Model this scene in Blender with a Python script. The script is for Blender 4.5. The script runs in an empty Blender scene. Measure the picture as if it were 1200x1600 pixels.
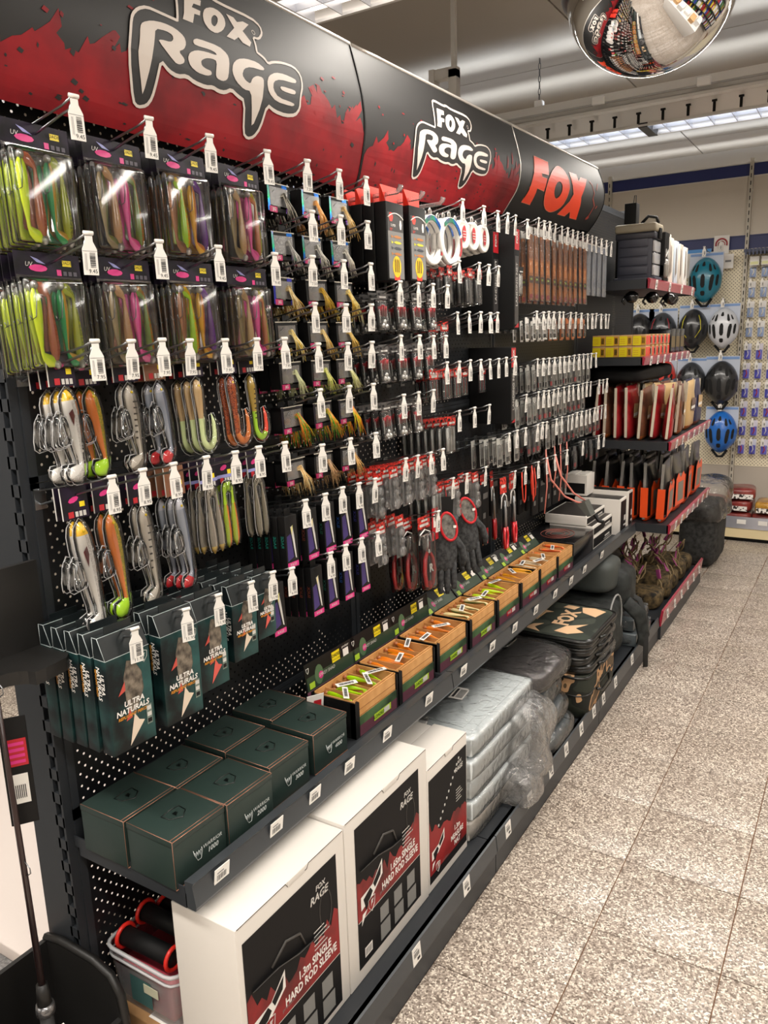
import bpy, bmesh, math, random
from mathutils import Vector, Matrix, Euler
from mathutils.geometry import tessellate_polygon
R = random.Random(7)
SC = bpy.context.scene
COL = SC.collection
PI = math.pi

# ------------------------------------------------------------------ camera
cd = bpy.data.cameras.new('camera'); cam = bpy.data.objects.new('camera', cd); COL.objects.link(cam)
cd.sensor_fit = 'VERTICAL'; cd.sensor_height = 36.0; cd.lens = 1217.8 * 36.0 / 1600.0
cr_, cu_, cf_ = Vector((.85168397, .52320519, -.02984544)), Vector((-.08745747, .19805552, .97628131)), Vector((-.5167065, .82887293, -.21443892))
cam.matrix_world = Matrix(((cr_.x, cu_.x, -cf_.x, 1.243), (cr_.y, cu_.y, -cf_.y, 0.0), (cr_.z, cu_.z, -cf_.z, 1.5), (0, 0, 0, 1)))
cd.clip_start = .02
SC.camera = cam
# ------------------------------------------------------------------ world, exposure
W = bpy.data.worlds.new('world'); SC.world = W; W.use_nodes = True
W.node_tree.nodes['Background'].inputs[0].default_value = (.9, .93, 1, 1)
W.node_tree.nodes['Background'].inputs[1].default_value = .25
SC.view_settings.view_transform = 'Standard'; SC.view_settings.look = 'None'
SC.view_settings.gamma = 1.0; SC.view_settings.use_curve_mapping = False
SC.view_settings.exposure = 0.05
SC.cycles.max_bounces = 8; SC.cycles.diffuse_bounces = 3; SC.cycles.glossy_bounces = 4
SC.cycles.transmission_bounces = 4; SC.cycles.transparent_max_bounces = 48
SC.cycles.sample_clamp_indirect = 4.0
# ------------------------------------------------------------------ lamps of the ceiling luminaires (rows across the aisle)
LUM_ROWS = (-2.2, .0, 2.155, 4.34, 6.6)
def area(name, loc, sx, sy, power, rot=(0, 0, 0), col=(1, .93, .84), spread=PI):
    l = bpy.data.lights.new(name, 'AREA'); l.shape = 'RECTANGLE'; l.size = sx; l.size_y = sy
    l.energy = power; l.color = col; l.spread = spread
    o = bpy.data.objects.new(name, l); COL.objects.link(o); o.location = loc; o.rotation_euler = rot
    return o
for k, yy in enumerate(LUM_ROWS):
    area('luminaire_lamp', (.7, yy, 2.488), 5.0, .16, 92)
    for s in (-1, 1):     # tubes glowing up past the reflector on both sides
        area('luminaire_uplight', (.7, yy + s * .12, 2.63), 5.0, .03, 4.5, (PI - s * .55, 0, 0), (.88, .94, 1), 1.1)

# ------------------------------------------------------------------ helpers
def lin(h):
    if isinstance(h, str):
        h = h.lstrip('#'); c = [int(h[i:i + 2], 16) / 255 for i in (0, 2, 4)]
    else: c = h
    return tuple(x / 12.92 if x <= .04045 else ((x + .055) / 1.055) ** 2.4 for x in c)
_M = {}
def mat(h, rough=.5, metal=0.0, spec=.5, coat=0.0, emit=0.0, name=None, bump=0.0, bscale=60.0, trans=0.0):
    key = (str(h), rough, metal, spec, coat, emit, name, bump, bscale)
    if key in _M: return _M[key]
    m = bpy.data.materials.new(name or 'paint'); m.use_nodes = True
    b = m.node_tree.nodes['Principled BSDF']; c = lin(h)
    b.inputs['Base Color'].default_value = (*c, 1); b.inputs['Roughness'].default_value = rough
    b.inputs['Metallic'].default_value = metal; b.inputs['Specular IOR Level'].default_value = spec
    b.inputs['Coat Weight'].default_value = coat; b.inputs['Coat Roughness'].default_value = .15
    if emit:
        b.inputs['Emission Color'].default_value = (*c, 1); b.inputs['Emission Strength'].default_value = emit
    m.diffuse_color = (*c, 1)
    nt = m.node_tree
    if bump:
        n = nt.nodes.new('ShaderNodeTexNoise'); n.inputs['Scale'].default_value = bscale; n.inputs['Detail'].default_value = 3
        tc = nt.nodes.new('ShaderNodeTexCoord'); nt.links.new(tc.outputs['Object'], n.inputs['Vector'])
        bu = nt.nodes.new('ShaderNodeBump'); bu.inputs['Strength'].default_value = bump; bu.inputs['Distance'].default_value = .01
        nt.links.new(n.outputs['Fac'], bu.inputs['Height']); nt.links.new(bu.outputs[0], b.inputs['Normal'])
    _M[key] = m; return m
def noisy(name, h1, h2, scale=8, rough=.5, detail=4, lo=.35, hi=.65, bump=0.0, metal=0.0, h3=None, coat=0.0):
    """two or three colours mixed by noise, in object space"""
    m = bpy.data.materials.new(name); m.use_nodes = True; nt = m.node_tree; b = nt.nodes['Principled BSDF']
    tc = nt.nodes.new('ShaderNodeTexCoord'); n = nt.nodes.new('ShaderNodeTexNoise')
    n.inputs['Scale'].default_value = scale; n.inputs['Detail'].default_value = detail
    nt.links.new(tc.outputs['Object'], n.inputs['Vector'])
    r = nt.nodes.new('ShaderNodeValToRGB'); e = r.color_ramp.elements
    e[0].position = lo; e[0].color = (*lin(h1), 1); e[1].position = hi; e[1].color = (*lin(h2), 1)
    if h3:
        q = e.new((lo + hi) / 2); q.color = (*lin(h3), 1)
    nt.links.new(n.outputs['Fac'], r.inputs[0]); nt.links.new(r.outputs[0], b.inputs['Base Color'])
    b.inputs['Roughness'].default_value = rough; b.inputs['Metallic'].default_value = metal; b.inputs['Coat Weight'].default_value = coat; b.inputs['Specular IOR Level'].default_value = .3
    if bump:
        bu = nt.nodes.new('ShaderNodeBump'); bu.inputs['Strength'].default_value = bump; bu.inputs['Distance'].default_value = .01
        nt.links.new(n.outputs['Fac'], bu.inputs['Height']); nt.links.new(bu.outputs[0], b.inputs['Normal'])
    return m
def clear(name, haze=.03, rough=.12, tint=(1, 1, 1), k=1.0, wrinkle=0.0):
    """clear packaging plastic: see-through, with fresnel gloss and a little milky haze"""
    m = bpy.data.materials.new(name); m.use_nodes = True; nt = m.node_tree; N = nt.nodes; L = nt.links
    N.remove(N['Principled BSDF']); out = N['Material Output']
    tr = N.new('ShaderNodeBsdfTransparent'); tr.inputs[0].default_value = (*tint, 1)
    gl = N.new('ShaderNodeBsdfGlossy'); gl.inputs['Roughness'].default_value = rough
    df = N.new('ShaderNodeBsdfDiffuse'); df.inputs[0].default_value = (.8, .8, .8, 1)
    fr = N.new('ShaderNodeFresnel'); fr.inputs[0].default_value = 1.45
    mu = N.new('ShaderNodeMath'); mu.operation = 'MULTIPLY_ADD'; mu.inputs[1].default_value = k; mu.inputs[2].default_value = .01
    mu.use_clamp = True
    L.new(fr.outputs[0], mu.inputs[0])
    if wrinkle:
        n = N.new('ShaderNodeTexNoise'); n.inputs['Scale'].default_value = 22; n.inputs['Detail'].default_value = 4; n.inputs['Distortion'].default_value = 1.2
        tc = N.new('ShaderNodeTexCoord'); L.new(tc.outputs['Object'], n.inputs['Vector'])
        bu = N.new('ShaderNodeBump'); bu.inputs['Strength'].default_value = wrinkle; bu.inputs['Distance'].default_value = .02
        L.new(n.outputs['Fac'], bu.inputs['Height']); L.new(bu.outputs[0], gl.inputs['Normal']); L.new(bu.outputs[0], fr.inputs['Normal']); L.new(bu.outputs[0], df.inputs['Normal'])
    m1 = N.new('ShaderNodeMixShader'); m1.inputs[0].default_value = haze
    L.new(tr.outputs[0], m1.inputs[1]); L.new(df.outputs[0], m1.inputs[2])
    m2 = N.new('ShaderNodeMixShader'); L.new(mu.outputs[0], m2.inputs[0]); L.new(m1.outputs[0], m2.inputs[1]); L.new(gl.outputs[0], m2.inputs[2])
    L.new(m2.outputs[0], out.inputs[0]); return m

KIDS = {}
class MB:
    """collects shapes and links them as one mesh"""
    def __init__(s): s.v = []; s.f = []; s.m = []; s.sm = []
    def add(s, vs, fs, m=0, smooth=False):
        o = len(s.v); s.v += [tuple(v) for v in vs]
        for f in fs: s.f.append(tuple(i + o for i in f)); s.m.append(m); s.sm.append(smooth)
        return s
    def box(s, x0, x1, y0, y1, z0, z1, m=0):
        return s.add([(x0, y0, z0), (x1, y0, z0), (x1, y1, z0), (x0, y1, z0), (x0, y0, z1), (x1, y0, z1), (x1, y1, z1), (x0, y1, z1)],
                     [(0, 3, 2, 1), (4, 5, 6, 7), (0, 1, 5, 4), (1, 2, 6, 5), (2, 3, 7, 6), (3, 0, 4, 7)], m)
    def bbox(s, x0, x1, y0, y1, z0, z1, b=.002, m=0):
        """box with chamfered edges"""
        bm = bmesh.new(); bmesh.ops.create_cube(bm, size=1)
        for v in bm.verts: v.co = Vector(((x0 + x1) / 2 + v.co.x * (x1 - x0), (y0 + y1) / 2 + v.co.y * (y1 - y0), (z0 + z1) / 2 + v.co.z * (z1 - z0)))
        bmesh.ops.bevel(bm, geom=list(bm.edges), offset=b, segments=2, affect='EDGES', profile=.6)
        s.bm(bm, m, True); return s
    def bm(s, bm, m=0, smooth=False):
        bm.verts.index_update()
        s.add([v.co.copy() for v in bm.verts], [[v.index for v in f.verts] for f in bm.faces], m, smooth); bm.free(); return s
    def quad(s, a, b, c, d, m=0): return s.add([a, b, c, d], [(0, 1, 2, 3)], m)
    def face_yz(s, x, pts, m=0):
        """flat polygon facing +x from (y, z) points"""
        t = tessellate_polygon([[Vector((p[0], p[1], 0)) for p in pts]])
        fs = []
        for a, b, c in t:
            A, B, C = pts[a], pts[b], pts[c]
            fs.append((a, b, c) if (B[0] - A[0]) * (C[1] - A[1]) - (B[1] - A[1]) * (C[0] - A[0]) > 0 else (a, c, b))
        return s.add([(x, p[0], p[1]) for p in pts], fs, m)
    def rect_yz(s, x, y0, y1, z0, z1, m=0): return s.add([(x, y0, z0), (x, y1, z0), (x, y1, z1), (x, y0, z1)], [(0, 1, 2, 3)], m)
    def prism_yz(s, pts, x0, x1, m=0):
        n = len(pts); s.face_yz(x1, pts, m)
        t = tessellate_polygon([[Vector((p[0], p[1], 0)) for p in pts]])
        s.add([(x0, p[0], p[1]) for p in pts], [tuple(q) for q in t], m)
        s.add([(x0, *p) for p in pts] + [(x1, *p) for p in pts], [(i, (i + 1) % n, n + (i + 1) % n, n + i) for i in range(n)], m); return s
    def prism_xz(s, pts, y0, y1, m=0):
        n = len(pts); t = tessellate_polygon([[Vector((p[0], p[1], 0)) for p in pts]])
        s.add([(p[0], y0, p[1]) for p in pts], [tuple(q) for q in t], m); s.add([(p[0], y1, p[1]) for p in pts], [tuple(q) for q in t], m)
        s.add([(p[0], y0, p[1]) for p in pts] + [(p[0], y1, p[1]) for p in pts], [(i, (i + 1) % n, n + (i + 1) % n, n + i) for i in range(n)], m); return s
    def prism_xy(s, pts, z0, z1, m=0):
        n = len(pts); t = tessellate_polygon([[Vector((p[0], p[1], 0)) for p in pts]])
        s.add([(p[0], p[1], z0) for p in pts], [tuple(q) for q in t], m); s.add([(p[0], p[1], z1) for p in pts], [tuple(q) for q in t], m)
        s.add([(p[0], p[1], z0) for p in pts] + [(p[0], p[1], z1) for p in pts], [(i, (i + 1) % n, n + (i + 1) % n, n + i) for i in range(n)], m); return s
    def tube(s, pts, r, n=5, m=0, closed=False, flat=1.0):
        P = [Vector(p) for p in pts]; k = len(P)
        rr = r if isinstance(r, (list, tuple)) else [r] * k
        vs = []; prev = None
        for i, p in enumerate(P):
            a = P[(i - 1) % k] if (closed or i > 0) else p; b = P[(i + 1) % k] if (closed or i < k - 1) else p
            d = (b - a).normalized() if (b - a).length > 1e-9 else Vector((0, 0, 1))
            if prev is None: u = d.orthogonal().normalized()
            else: u = (prev - d * prev.dot(d)); u = u.normalized() if u.length > 1e-6 else d.orthogonal().normalized()
            prev = u; w = d.cross(u)
            for j in range(n):
                t = 2 * PI * j / n; vs.append(p + (u * math.cos(t) + w * math.sin(t) * flat) * rr[i])
        fs = []
        for i in range(k if closed else k - 1):
            i2 = (i + 1) % k
            for j in range(n): fs.append((i * n + j, i * n + (j + 1) % n, i2 * n + (j + 1) % n, i2 * n + j))
        if not closed: fs += [tuple(range(n))[::-1], tuple((k - 1) * n + j for j in range(n))]
        return s.add(vs, fs, m, True)
    def rings(s, rs, m=0, cap=True, smooth=True, mf=None):
        """loft between rings of equal length"""
        n = len(rs[0]); o = []
        for r in rs: o += list(r)
        for i in range(len(rs) - 1):
            for j in range(n):
                a, b = i * n + j, i * n + (j + 1) % n
                s_f = (a, b, b + n, a + n)
                mm = mf(i, j) if mf else m
                if i == 0 and j == 0: base = len(s.v); s.v += [tuple(q) for q in o]
                s.f.append(tuple(q + base for q in s_f)); s.m.append(mm); s.sm.append(smooth)
        if cap:
            for q, rev in ((0, True), (len(rs) - 1, False)):
                f = [base + q * n + j for j in range(n)]
                s.f.append(tuple(f[::-1] if rev else f)); s.m.append(mf(min(q, len(rs) - 2), 0) if mf else m); s.sm.append(smooth)
        return s
    def lathe(s, prof, c=(0, 0, 0), n=16, m=0, axis='z', smooth=True, cap=True):
        rs = []
        for r, h in prof:
            ring = []
            for j in range(n):
                t = 2 * PI * j / n; a, b = r * math.cos(t), r * math.sin(t)
                if axis == 'z': q = (c[0] + a, c[1] + b, c[2] + h)
                elif axis == 'x': q = (c[0] + h, c[1] + a, c[2] + b)
                else: q = (c[0] + a, c[1] + h, c[2] + b)
                ring.append(q)
            rs.append(ring)
        return s.rings(rs, m, smooth=smooth, cap=cap)
    def ell(s, c, rx, ry, rz, n=8, k=6, m=0):
        rs = []
        for i in range(k + 1):
            t = -PI / 2 + PI * i / k; q = max(math.cos(t), .02)
            rs.append([(c[0] + rx * q * math.cos(2 * PI * j / n), c[1] + ry * q * math.sin(2 * PI * j / n), c[2] + rz * math.sin(t)) for j in range(n)])
        return s.rings(rs, m)
    def mesh(s, name, mats):
        me = bpy.data.meshes.new(name); me.from_pydata(s.v, [], s.f)
        for x in mats: me.materials.append(x)
        if s.f:
            me.polygons.foreach_set('material_index', s.m); me.polygons.foreach_set('use_smooth', s.sm)
        me.update(); return me
    def build(s, name, mats, parent=None, loc=(0, 0, 0), rot=(0, 0, 0)):
        if not isinstance(mats, (list, tuple)): mats = [mats]
        return put(name, s.mesh(name, mats), parent, loc, rot)
def put(name, me, parent=None, loc=(0, 0, 0), rot=(0, 0, 0)):
    o = bpy.data.objects.new(name, me); COL.objects.link(o); o.parent = parent; o.location = loc; o.rotation_euler = rot
    if parent is not None: KIDS.setdefault(parent.name, []).append(o)
    return o
def tag(o, label=None, cat=None, group=None, kind=None):
    if label: o['label'] = label
    if cat: o['category'] = cat
    if group: o['group'] = group
    if kind: o['kind'] = kind
    return o
def empty(name, loc=(0, 0, 0), rz=0): return put(name, None, None, loc, (0, 0, rz))
def dup(o, loc=None, rot=None, label=None, parent=None):
    c = o.copy(); COL.objects.link(c)
    if parent is not None:
        c.parent = parent; KIDS.setdefault(parent.name, []).append(c)
    if loc is not None: c.location = loc
    if rot is not None: c.rotation_euler = rot
    if label: c['label'] = label
    for ch in KIDS.get(o.name, ()): dup(ch, parent=c)
    return c
ORD = 'first second third fourth fifth sixth seventh eighth ninth tenth eleventh twelfth thirteenth fourteenth fifteenth sixteenth seventeenth eighteenth'.split()
def nth(i): return ORD[i]
_T = {}
def text_data(s, size, bold=0.0, align='CENTER', shear=0.0, space=1.0, sx=1.0):
    """triangulated lettering lying in the y-z plane facing +x (baseline along +y)"""
    k = (s, size, bold, align, shear, space, sx)
    if k in _T: return _T[k]
    c = bpy.data.curves.new('lettering', 'FONT'); c.body = s; c.size = size; c.offset = bold; c.align_x = align; c.shear = shear
    c.space_character = space; c.resolution_u = 2; c.align_y = 'CENTER'
    o = bpy.data.objects.new('lettering', c); COL.objects.link(o)
    dg = bpy.context.evaluated_depsgraph_get(); dg.update()
    me = bpy.data.meshes.new_from_object(o.evaluated_get(dg))
    vs = [(0, v.co.x * sx, v.co.y) for v in me.vertices]; fs = [tuple(p.vertices) for p in me.polygons]
    bpy.data.objects.remove(o); bpy.data.curves.remove(c); bpy.data.meshes.remove(me)
    _T[k] = (vs, fs); return _T[k]
def mtext(mb, s, size, x, y, z, m=0, rot=0.0, face='x', **kw):
    """adds lettering to a mesh: face 'x' looks +x, '-y' looks -y, 'z' looks up (read from +x)"""
    vs, fs = text_data(s, size, **kw); out = []
    ca, sa = math.cos(rot), math.sin(rot)
    for a, b, c in vs:
        u, w = b * ca - c * sa, b * sa + c * ca
        if face == 'x': out.append((x, y + u, z + w))
        elif face == '-y': out.append((x + u, y, z + w))
        elif face == 'z': out.append((x - w, y + u, z))
    return mb.add(out, fs, m)
# ------------------------------------------------------------------ shared materials
DARK = mat('#2a2d31', .42, spec=.4, name='dark_shelf_paint'); DARK2 = mat('#1d1f22', .5, spec=.4, name='dark_panel_paint')
BLACK = mat('#0e0e0f', .5, spec=.3, name='black_card'); BLK2 = mat('#09090a', .65, spec=.25, name='black_matt'); BLKG = mat('#101012', .2, coat=.4, name='black_gloss')
WHITE = mat('#e6e3de', .45, name='white_card'); WHT2 = mat('#e4e1dc', .6, name='white_board')
STEEL = mat('#9a9da0', .28, 1.0, name='zinc_wire'); DSTEEL = mat('#55585c', .32, .9, name='dark_wire'); CHROME = mat('#e8e8e8', .02, 1.0, name='mirror_chrome')
TAGW = mat('#e6e3dd', .4, name='tag_white'); INK = mat('#2a2a2c', .6, name='barcode_ink'); INKG = mat('#77777a', .6, name='grey_ink')
RED = mat('#b3202a', .4, name='red_print'); REDB = mat('#e03a2a', .35, name='bright_red'); PINK = mat('#d0307e', .4, name='pink_print'); YEL = mat('#e8d21c', .4, name='yellow_print')
PURP = noisy('purple_card', '#08060c', '#1e1228', 30, .55); BLUEP = mat('#2a2fa0', .25, .3, name='blue_foil')
CLEAR = clear('clear_plastic', .012, .1)
RIM = clear('rim_plastic_clear', .45, .2); CLEARM = clear('milky_plastic', .07, .25, k=.9); FILM = clear('wrinkled_film', .035, .10, k=1.3, wrinkle=.55)
BAGF = clear('clear_bag', .05, .12, k=1.2, wrinkle=.4)
ORANGE = mat('#f0601c', .4, name='orange_print'); GREY = mat('#7d7d7b', .5, name='grey_print'); LGREY = mat('#c9c7c2', .5, name='light_grey_print')
GOLD = mat('#c99a4e', .4, name='gold_print'); LEAD = mat('#c4c4c2', .3, .7, name='lead')
REDH = noisy('crumpled_red', '#4a0d10', '#dc3a30', 130, .35, 2, .35, .6, bump=.3)

def pegboard_mat():
    m = bpy.data.materials.new('perforated_steel'); m.use_nodes = True; nt = m.node_tree; N = nt.nodes; L = nt.links
    b = N['Principled BSDF']; b.inputs['Base Color'].default_value = (*lin('#17191c'), 1); b.inputs['Roughness'].default_value = .42
    b.inputs['Metallic'].default_value = .25
    tc = N.new('ShaderNodeTexCoord'); sp = N.new('ShaderNodeSeparateXYZ'); L.new(tc.outputs['Object'], sp.inputs[0])
    def mth(op, a, b_=None, c=None):
        n = N.new('ShaderNodeMath'); n.operation = op
        for i, q in enumerate((a, b_, c)):
            if q is None: continue
            if isinstance(q, (int, float)): n.inputs[i].default_value = q
            else: L.new(q, n.inputs[i])
        return n.outputs[0]
    def lattice(off):
        p = .0254
        fy = mth('SUBTRACT', mth('PINGPONG', mth('ADD', sp.outputs[1], off + 10), p / 2), 0)
        fz = mth('SUBTRACT', mth('PINGPONG', mth('ADD', sp.outputs[2], off + 10), p / 2), 0)
        return mth('LESS_THAN', mth('ADD', mth('MULTIPLY', fy, fy), mth('MULTIPLY', fz, fz)), .0026 ** 2)
    hole = mth('MAXIMUM', lattice(0), lattice(.0127))
    # solid margin round each panel edge is drawn by the frame strips
    tr = N.new('ShaderNodeBsdfTransparent'); mx = N.new('ShaderNodeMixShader'); L.new(hole, mx.inputs[0]); L.new(b.outputs[0], mx.inputs[1]); L.new(tr.outputs[0], mx.inputs[2])
    L.new(mx.outputs[0], N['Material Output'].inputs[0]); return m
PEG = pegboard_mat()

def terrazzo():
    m = bpy.data.materials.new('terrazzo'); m.use_nodes = True; nt = m.node_tree; N = nt.nodes; L = nt.links; b = N['Principled BSDF']
    g = N.new('ShaderNodeNewGeometry')
    v = N.new('ShaderNodeTexVoronoi'); v.inputs['Scale'].default_value = 230; L.new(g.outputs['Position'], v.inputs['Vector'])
    r = N.new('ShaderNodeValToRGB'); r.color_ramp.interpolation = 'CONSTANT'; e = r.color_ramp.elements
    cols = [(0, '#75695f'), (.16, '#94887d'), (.38, '#ada196'), (.62, '#c4b8ab'), (.76, '#dfd5c7'), (.88, '#f3ebdd')]
    e[0].position = 0; e[0].color = (*lin(cols[0][1]), 1); e[1].position = cols[1][0]; e[1].color = (*lin(cols[1][1]), 1)
    for p, c in cols[2:]: q = e.new(p); q.color = (*lin(c), 1)
    sx = N.new('ShaderNodeSeparateColor'); L.new(v.outputs['Color'], sx.inputs[0]); L.new(sx.outputs[0], r.inputs[0])
    n = N.new('ShaderNodeTexNoise'); n.inputs['Scale'].default_value = 420; n.inputs['Detail'].default_value = 2; L.new(g.outputs['Position'], n.inputs['Vector'])
    mx = N.new('ShaderNodeMix'); mx.data_type = 'RGBA'; mx.blend_type = 'OVERLAY'; mx.inputs[0].default_value = .5
    L.new(r.outputs[0], mx.inputs[6]); L.new(n.outputs['Fac'], mx.inputs[7])
    n2 = N.new('ShaderNodeTexNoise'); n2.inputs['Scale'].default_value = 1.7; L.new(g.outputs['Position'], n2.inputs['Vector'])
    r2 = N.new('ShaderNodeValToRGB'); r2.color_ramp.elements[0].position = .3; r2.color_ramp.elements[0].color = (.70, .67, .64, 1); r2.color_ramp.elements[1].position = .7; r2.color_ramp.elements[1].color = (.90, .89, .89, 1)
    L.new(n2.outputs['Fac'], r2.inputs[0])
    m2 = N.new('ShaderNodeMix'); m2.data_type = 'RGBA'; m2.blend_type = 'MULTIPLY'; m2.inputs[0].default_value = .8
    L.new(mx.outputs[2], m2.inputs[6]); L.new(r2.outputs[0], m2.inputs[7]); L.new(m2.outputs[2], b.inputs['Base Color'])
    b.inputs['Roughness'].default_value = .3; b.inputs['Specular IOR Level'].default_value = .45
    return m
TERR = terrazzo()
# ------------------------------------------------------------------ the room
def struct(name, mb, mats, **k): return tag(mb.build(name, mats, **k), kind='structure')
PLAST = mat('#a19a90', .55, name='ceiling_paint'); WALLM = mat('#c4bcb0', .6, name='wall_paint'); GROUT = mat('#7f5f49', .8, name='brown_grout')
ZC = 2.9; X0, X1, Y0, Y1 = -4.2, 3.6, -3.2, 8.3
fl = struct('floor', MB().box(X0, X1, Y0, Y1, -.06, -.004), GROUT)
tm = MB().bbox(-.1516, .1516, -.1516, .1516, -.004, 0, .0008).mesh('tile', [TERR])
tile0 = None
for i in range(-1, 7):
    for j in range(-2, 14):
        x, y = .757 + .306 * (i - .5), 2.049 + .306 * (j - 3.5)
        if x < .3 or (x > 1.6 and y > 4): continue
        o = put('tile', tm, fl, (x, y, 0))
# the parts of the floor too far or out of view for single tiles
rest = MB(); n = 0
for i in range(-17, 11):
    for j in range(-14, 22):
        x, y = .757 + .306 * (i - .5), 2.049 + .306 * (j - 3.5)
        if -1 <= i <= 6 and -2 <= j < 14 and not (x < .3 or (x > 1.6 and y > 4)): continue
        if x < -.45 and y < 1.5: continue
        rest.box(x - .1505, x + .1505, y - .1505, y + .1505, -.004, 0)
tag(rest.build('tile_field', TERR, fl), kind='stuff')
carpet = noisy('grey_carpet', '#5e5d5d', '#9a9896', 160, .9, lo=.3, hi=.7)
struct('floor_carpet', MB().box(X0, -.45, Y0, 1.45, -.003, .004), carpet)
struct('wall_back', MB().box(X0, X1, Y1, Y1 + .1, 0, ZC), WALLM)
struct('wall_left', MB().box(X0 - .1, X0, Y0, Y1, 0, ZC), WALLM)
struct('wall_right', MB().box(X1, X1 + .1, Y0, Y1, 0, ZC), WALLM)
struct('wall_front', MB().box(X0, X1, Y0 - .1, Y0, 0, ZC), WALLM)
ce = struct('ceiling', MB().box(X0, X1, Y0, Y1, ZC, ZC + .08), PLAST)
pm = MB()
cx0 = -.06 - 1.2 * 4
for i in range(8):
    for j in range(6):
        a, b = cx0 + i * 1.2, 4.34 + (j - 4) * 2.185
        o = MB().bbox(0.004, 1.196, .004, 2.181, -.012, 0, .002)
        if i == 0 and j == 0: cm = o.mesh('ceiling_panel', [PLAST])
        if a > X0 - .8 and a < X1: put('ceiling_panel', cm, ce, (a, b, ZC))
struct('ceiling_beam', MB().box(X0, X1, 7.1, 7.5, ZC - .16, ZC), mat('#aaa59e', .5, name='beam_paint'))

# suspended luminaires across the aisle: > reflector, louvre cells, rail, chain
LWH = mat('#dcdad6', .3, .3, name='luminaire_sheet'); LOUV = mat('#eef3ff', .3, emit=2.4, name='lit_louvre'); LOUVW = mat('#fff4ea', .3, emit=2.2, name='lit_louvre_warm')
BLADE = mat('#c9ccd2', .3, .5, name='louvre_blade')
def luminaire(y, label, x0=-2.2, x1=3.2, warm=False, detail=True):
    t = empty('ceiling_luminaire', (0, y, 2.5)); tag(t, label, 'ceiling light', 'suspended ceiling luminaires')
    hs = MB()
    for s in (-1, 1):
        hs.prism_xz([(0, 0), (1, 0)], 0, 0) if False else None
        hs.quad((x0, s * .105, .0), (x1, s * .105, 0), (x1, s * .15, .10), (x0, s * .15, .10))
        hs.quad((x0, s * .103, .0), (x1, s * .103, 0), (x1, s * .148, .10), (x0, s * .148, .10))
        hs.box(x0, x1, s * .15 - .004, s * .15 + .004, .10, .115)
        hs.box(x0, x1, s * .105 - .006, s * .105 + .006, -.006, .004)
    hs.box(x0, x1, -.05, .05, .085, .125)
    hs.build('reflector', LWH, t)
    MB().box(x0, x1, -.098, .098, .03, .034).build('lit_tube_field', LOUVW if warm else LOUV, t)
    if detail:
        bl = MB().box(-.0015, .0015, -.098, .098, -.004, .03).mesh('louvre_blade', [BLADE])
        for k in range(int((x1 - x0) / .105)):
            put('louvre_blade', bl, t, (x0 + .05 + k * .105, 0, 0))
        MB().box(x0, x1, -.0015, .0015, -.002, .02).build('centre_blade', BLADE, t)
    return t
luminaire(LUM_ROWS[2], 'louvred luminaire just above the top edge of the first logo sign', warm=True)
L2 = luminaire(LUM_ROWS[3], 'long louvred luminaire hung in front of the blue-banded back shelving', x0=-2.2, x1=3.2)
MB().box(.155, .2, -.11, .11, -.01, .05).build('joint_cover', DARK, L2)
# white rail with black clips along its near side, hung on a chain
rl = MB().box(-2.2, 3.2, -.185, -.155, .118, .155); rl.box(-2.2, 3.2, -.2, -.15, .07, .082)
rl.build('rail', mat('#d8d6d2', .4, name='rail_white'), L2)
for k in range(16):
    x = -.52 + k * .115
    MB().box(-.006, .006, -.004, .004, -.035, .012).box(-.011, .011, -.006, .006, .008, .016).build('clip', BLK2, L2, (x, -.168, .03))
for x in (-.02, .47): MB().bbox(-.03, .03, -.012, .012, -.014, .022, .003).build('rail_bracket', mat('#f5f4f2', .3, name='bracket_white'), L2, (x, -.2, .12))
ch = MB()
for k in range(8):
    zz = .17 + k * .03
    P_ = [(math.cos(a) * .006, 0, zz + math.sin(a) * .018) for a in [i * PI / 4 for i in range(8)]]
    if k % 2: P_ = [(0, p[0], p[2]) for p in P_]
    ch.tube(P_, .0018, 4, closed=True)
ch.build('chain', DSTEEL, L2, (-.341, -.16, 0))
MB().box(-.02, .02, -.02, .02, .15, .185).build('chain_bracket', mat('#f5f4f2', .3, name='bracket_white'), L2, (-.341, -.16, 0))
luminaire(LUM_ROWS[1], 'louvred luminaire over the aisle behind the viewer', detail=False)
luminaire(LUM_ROWS[0], 'louvred luminaire farthest behind the viewer', detail=False)
luminaire(LUM_ROWS[4], 'louvred luminaire beyond the blue-banded back shelving', detail=False)
# white bracket arm standing up behind the header
br = MB().box(-.36, -.325, -.02, .02, -.27, .0); br.box(-.43, -.325, -.02, .02, -.03, .01); br.box(-.45, -.425, -.025, .025, -.045, .012)
tag(br.build('ceiling_bracket', mat('#d3d0cb', .4, name='rail_grey'), loc=(.0, 3.2, 2.59)), 'white angled metal bracket rising behind the header sign', 'bracket')
MB().box(-.352, -.333, -.01, .01, -.01, ZC - 2.59).build('drop_rod', mat('#d3d0cb', .4, name='rail_grey'), COL.objects['ceiling_bracket'])

# dome mirror hung from the ceiling
dm = empty('dome_mirror', (.622, 2.5, 2.44)); tag(dm, 'half-dome convex security mirror hanging under the ceiling above the aisle', 'mirror')
prof = [(.232 * math.cos(a), -.215 * math.sin(a)) for a in [i * PI / 2 / 20 for i in range(20)]] + [(.002, -.215)]
MB().lathe(prof, n=56).build('mirror_dome', CHROME, dm)
MB().lathe([(.23, -.012), (.243, -.012), (.247, 0), (.243, .012), (.23, .012)], n=56).build('rim', mat('#3b3b40', .3, .5, name='grey_rim'), dm)
MB().lathe([(.01, .012), (.23, .012), (.02, .05), (.012, .46)], n=24).build('ceiling_mount', mat('#cfccc6', .4, name='mount_white'), dm)
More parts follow.
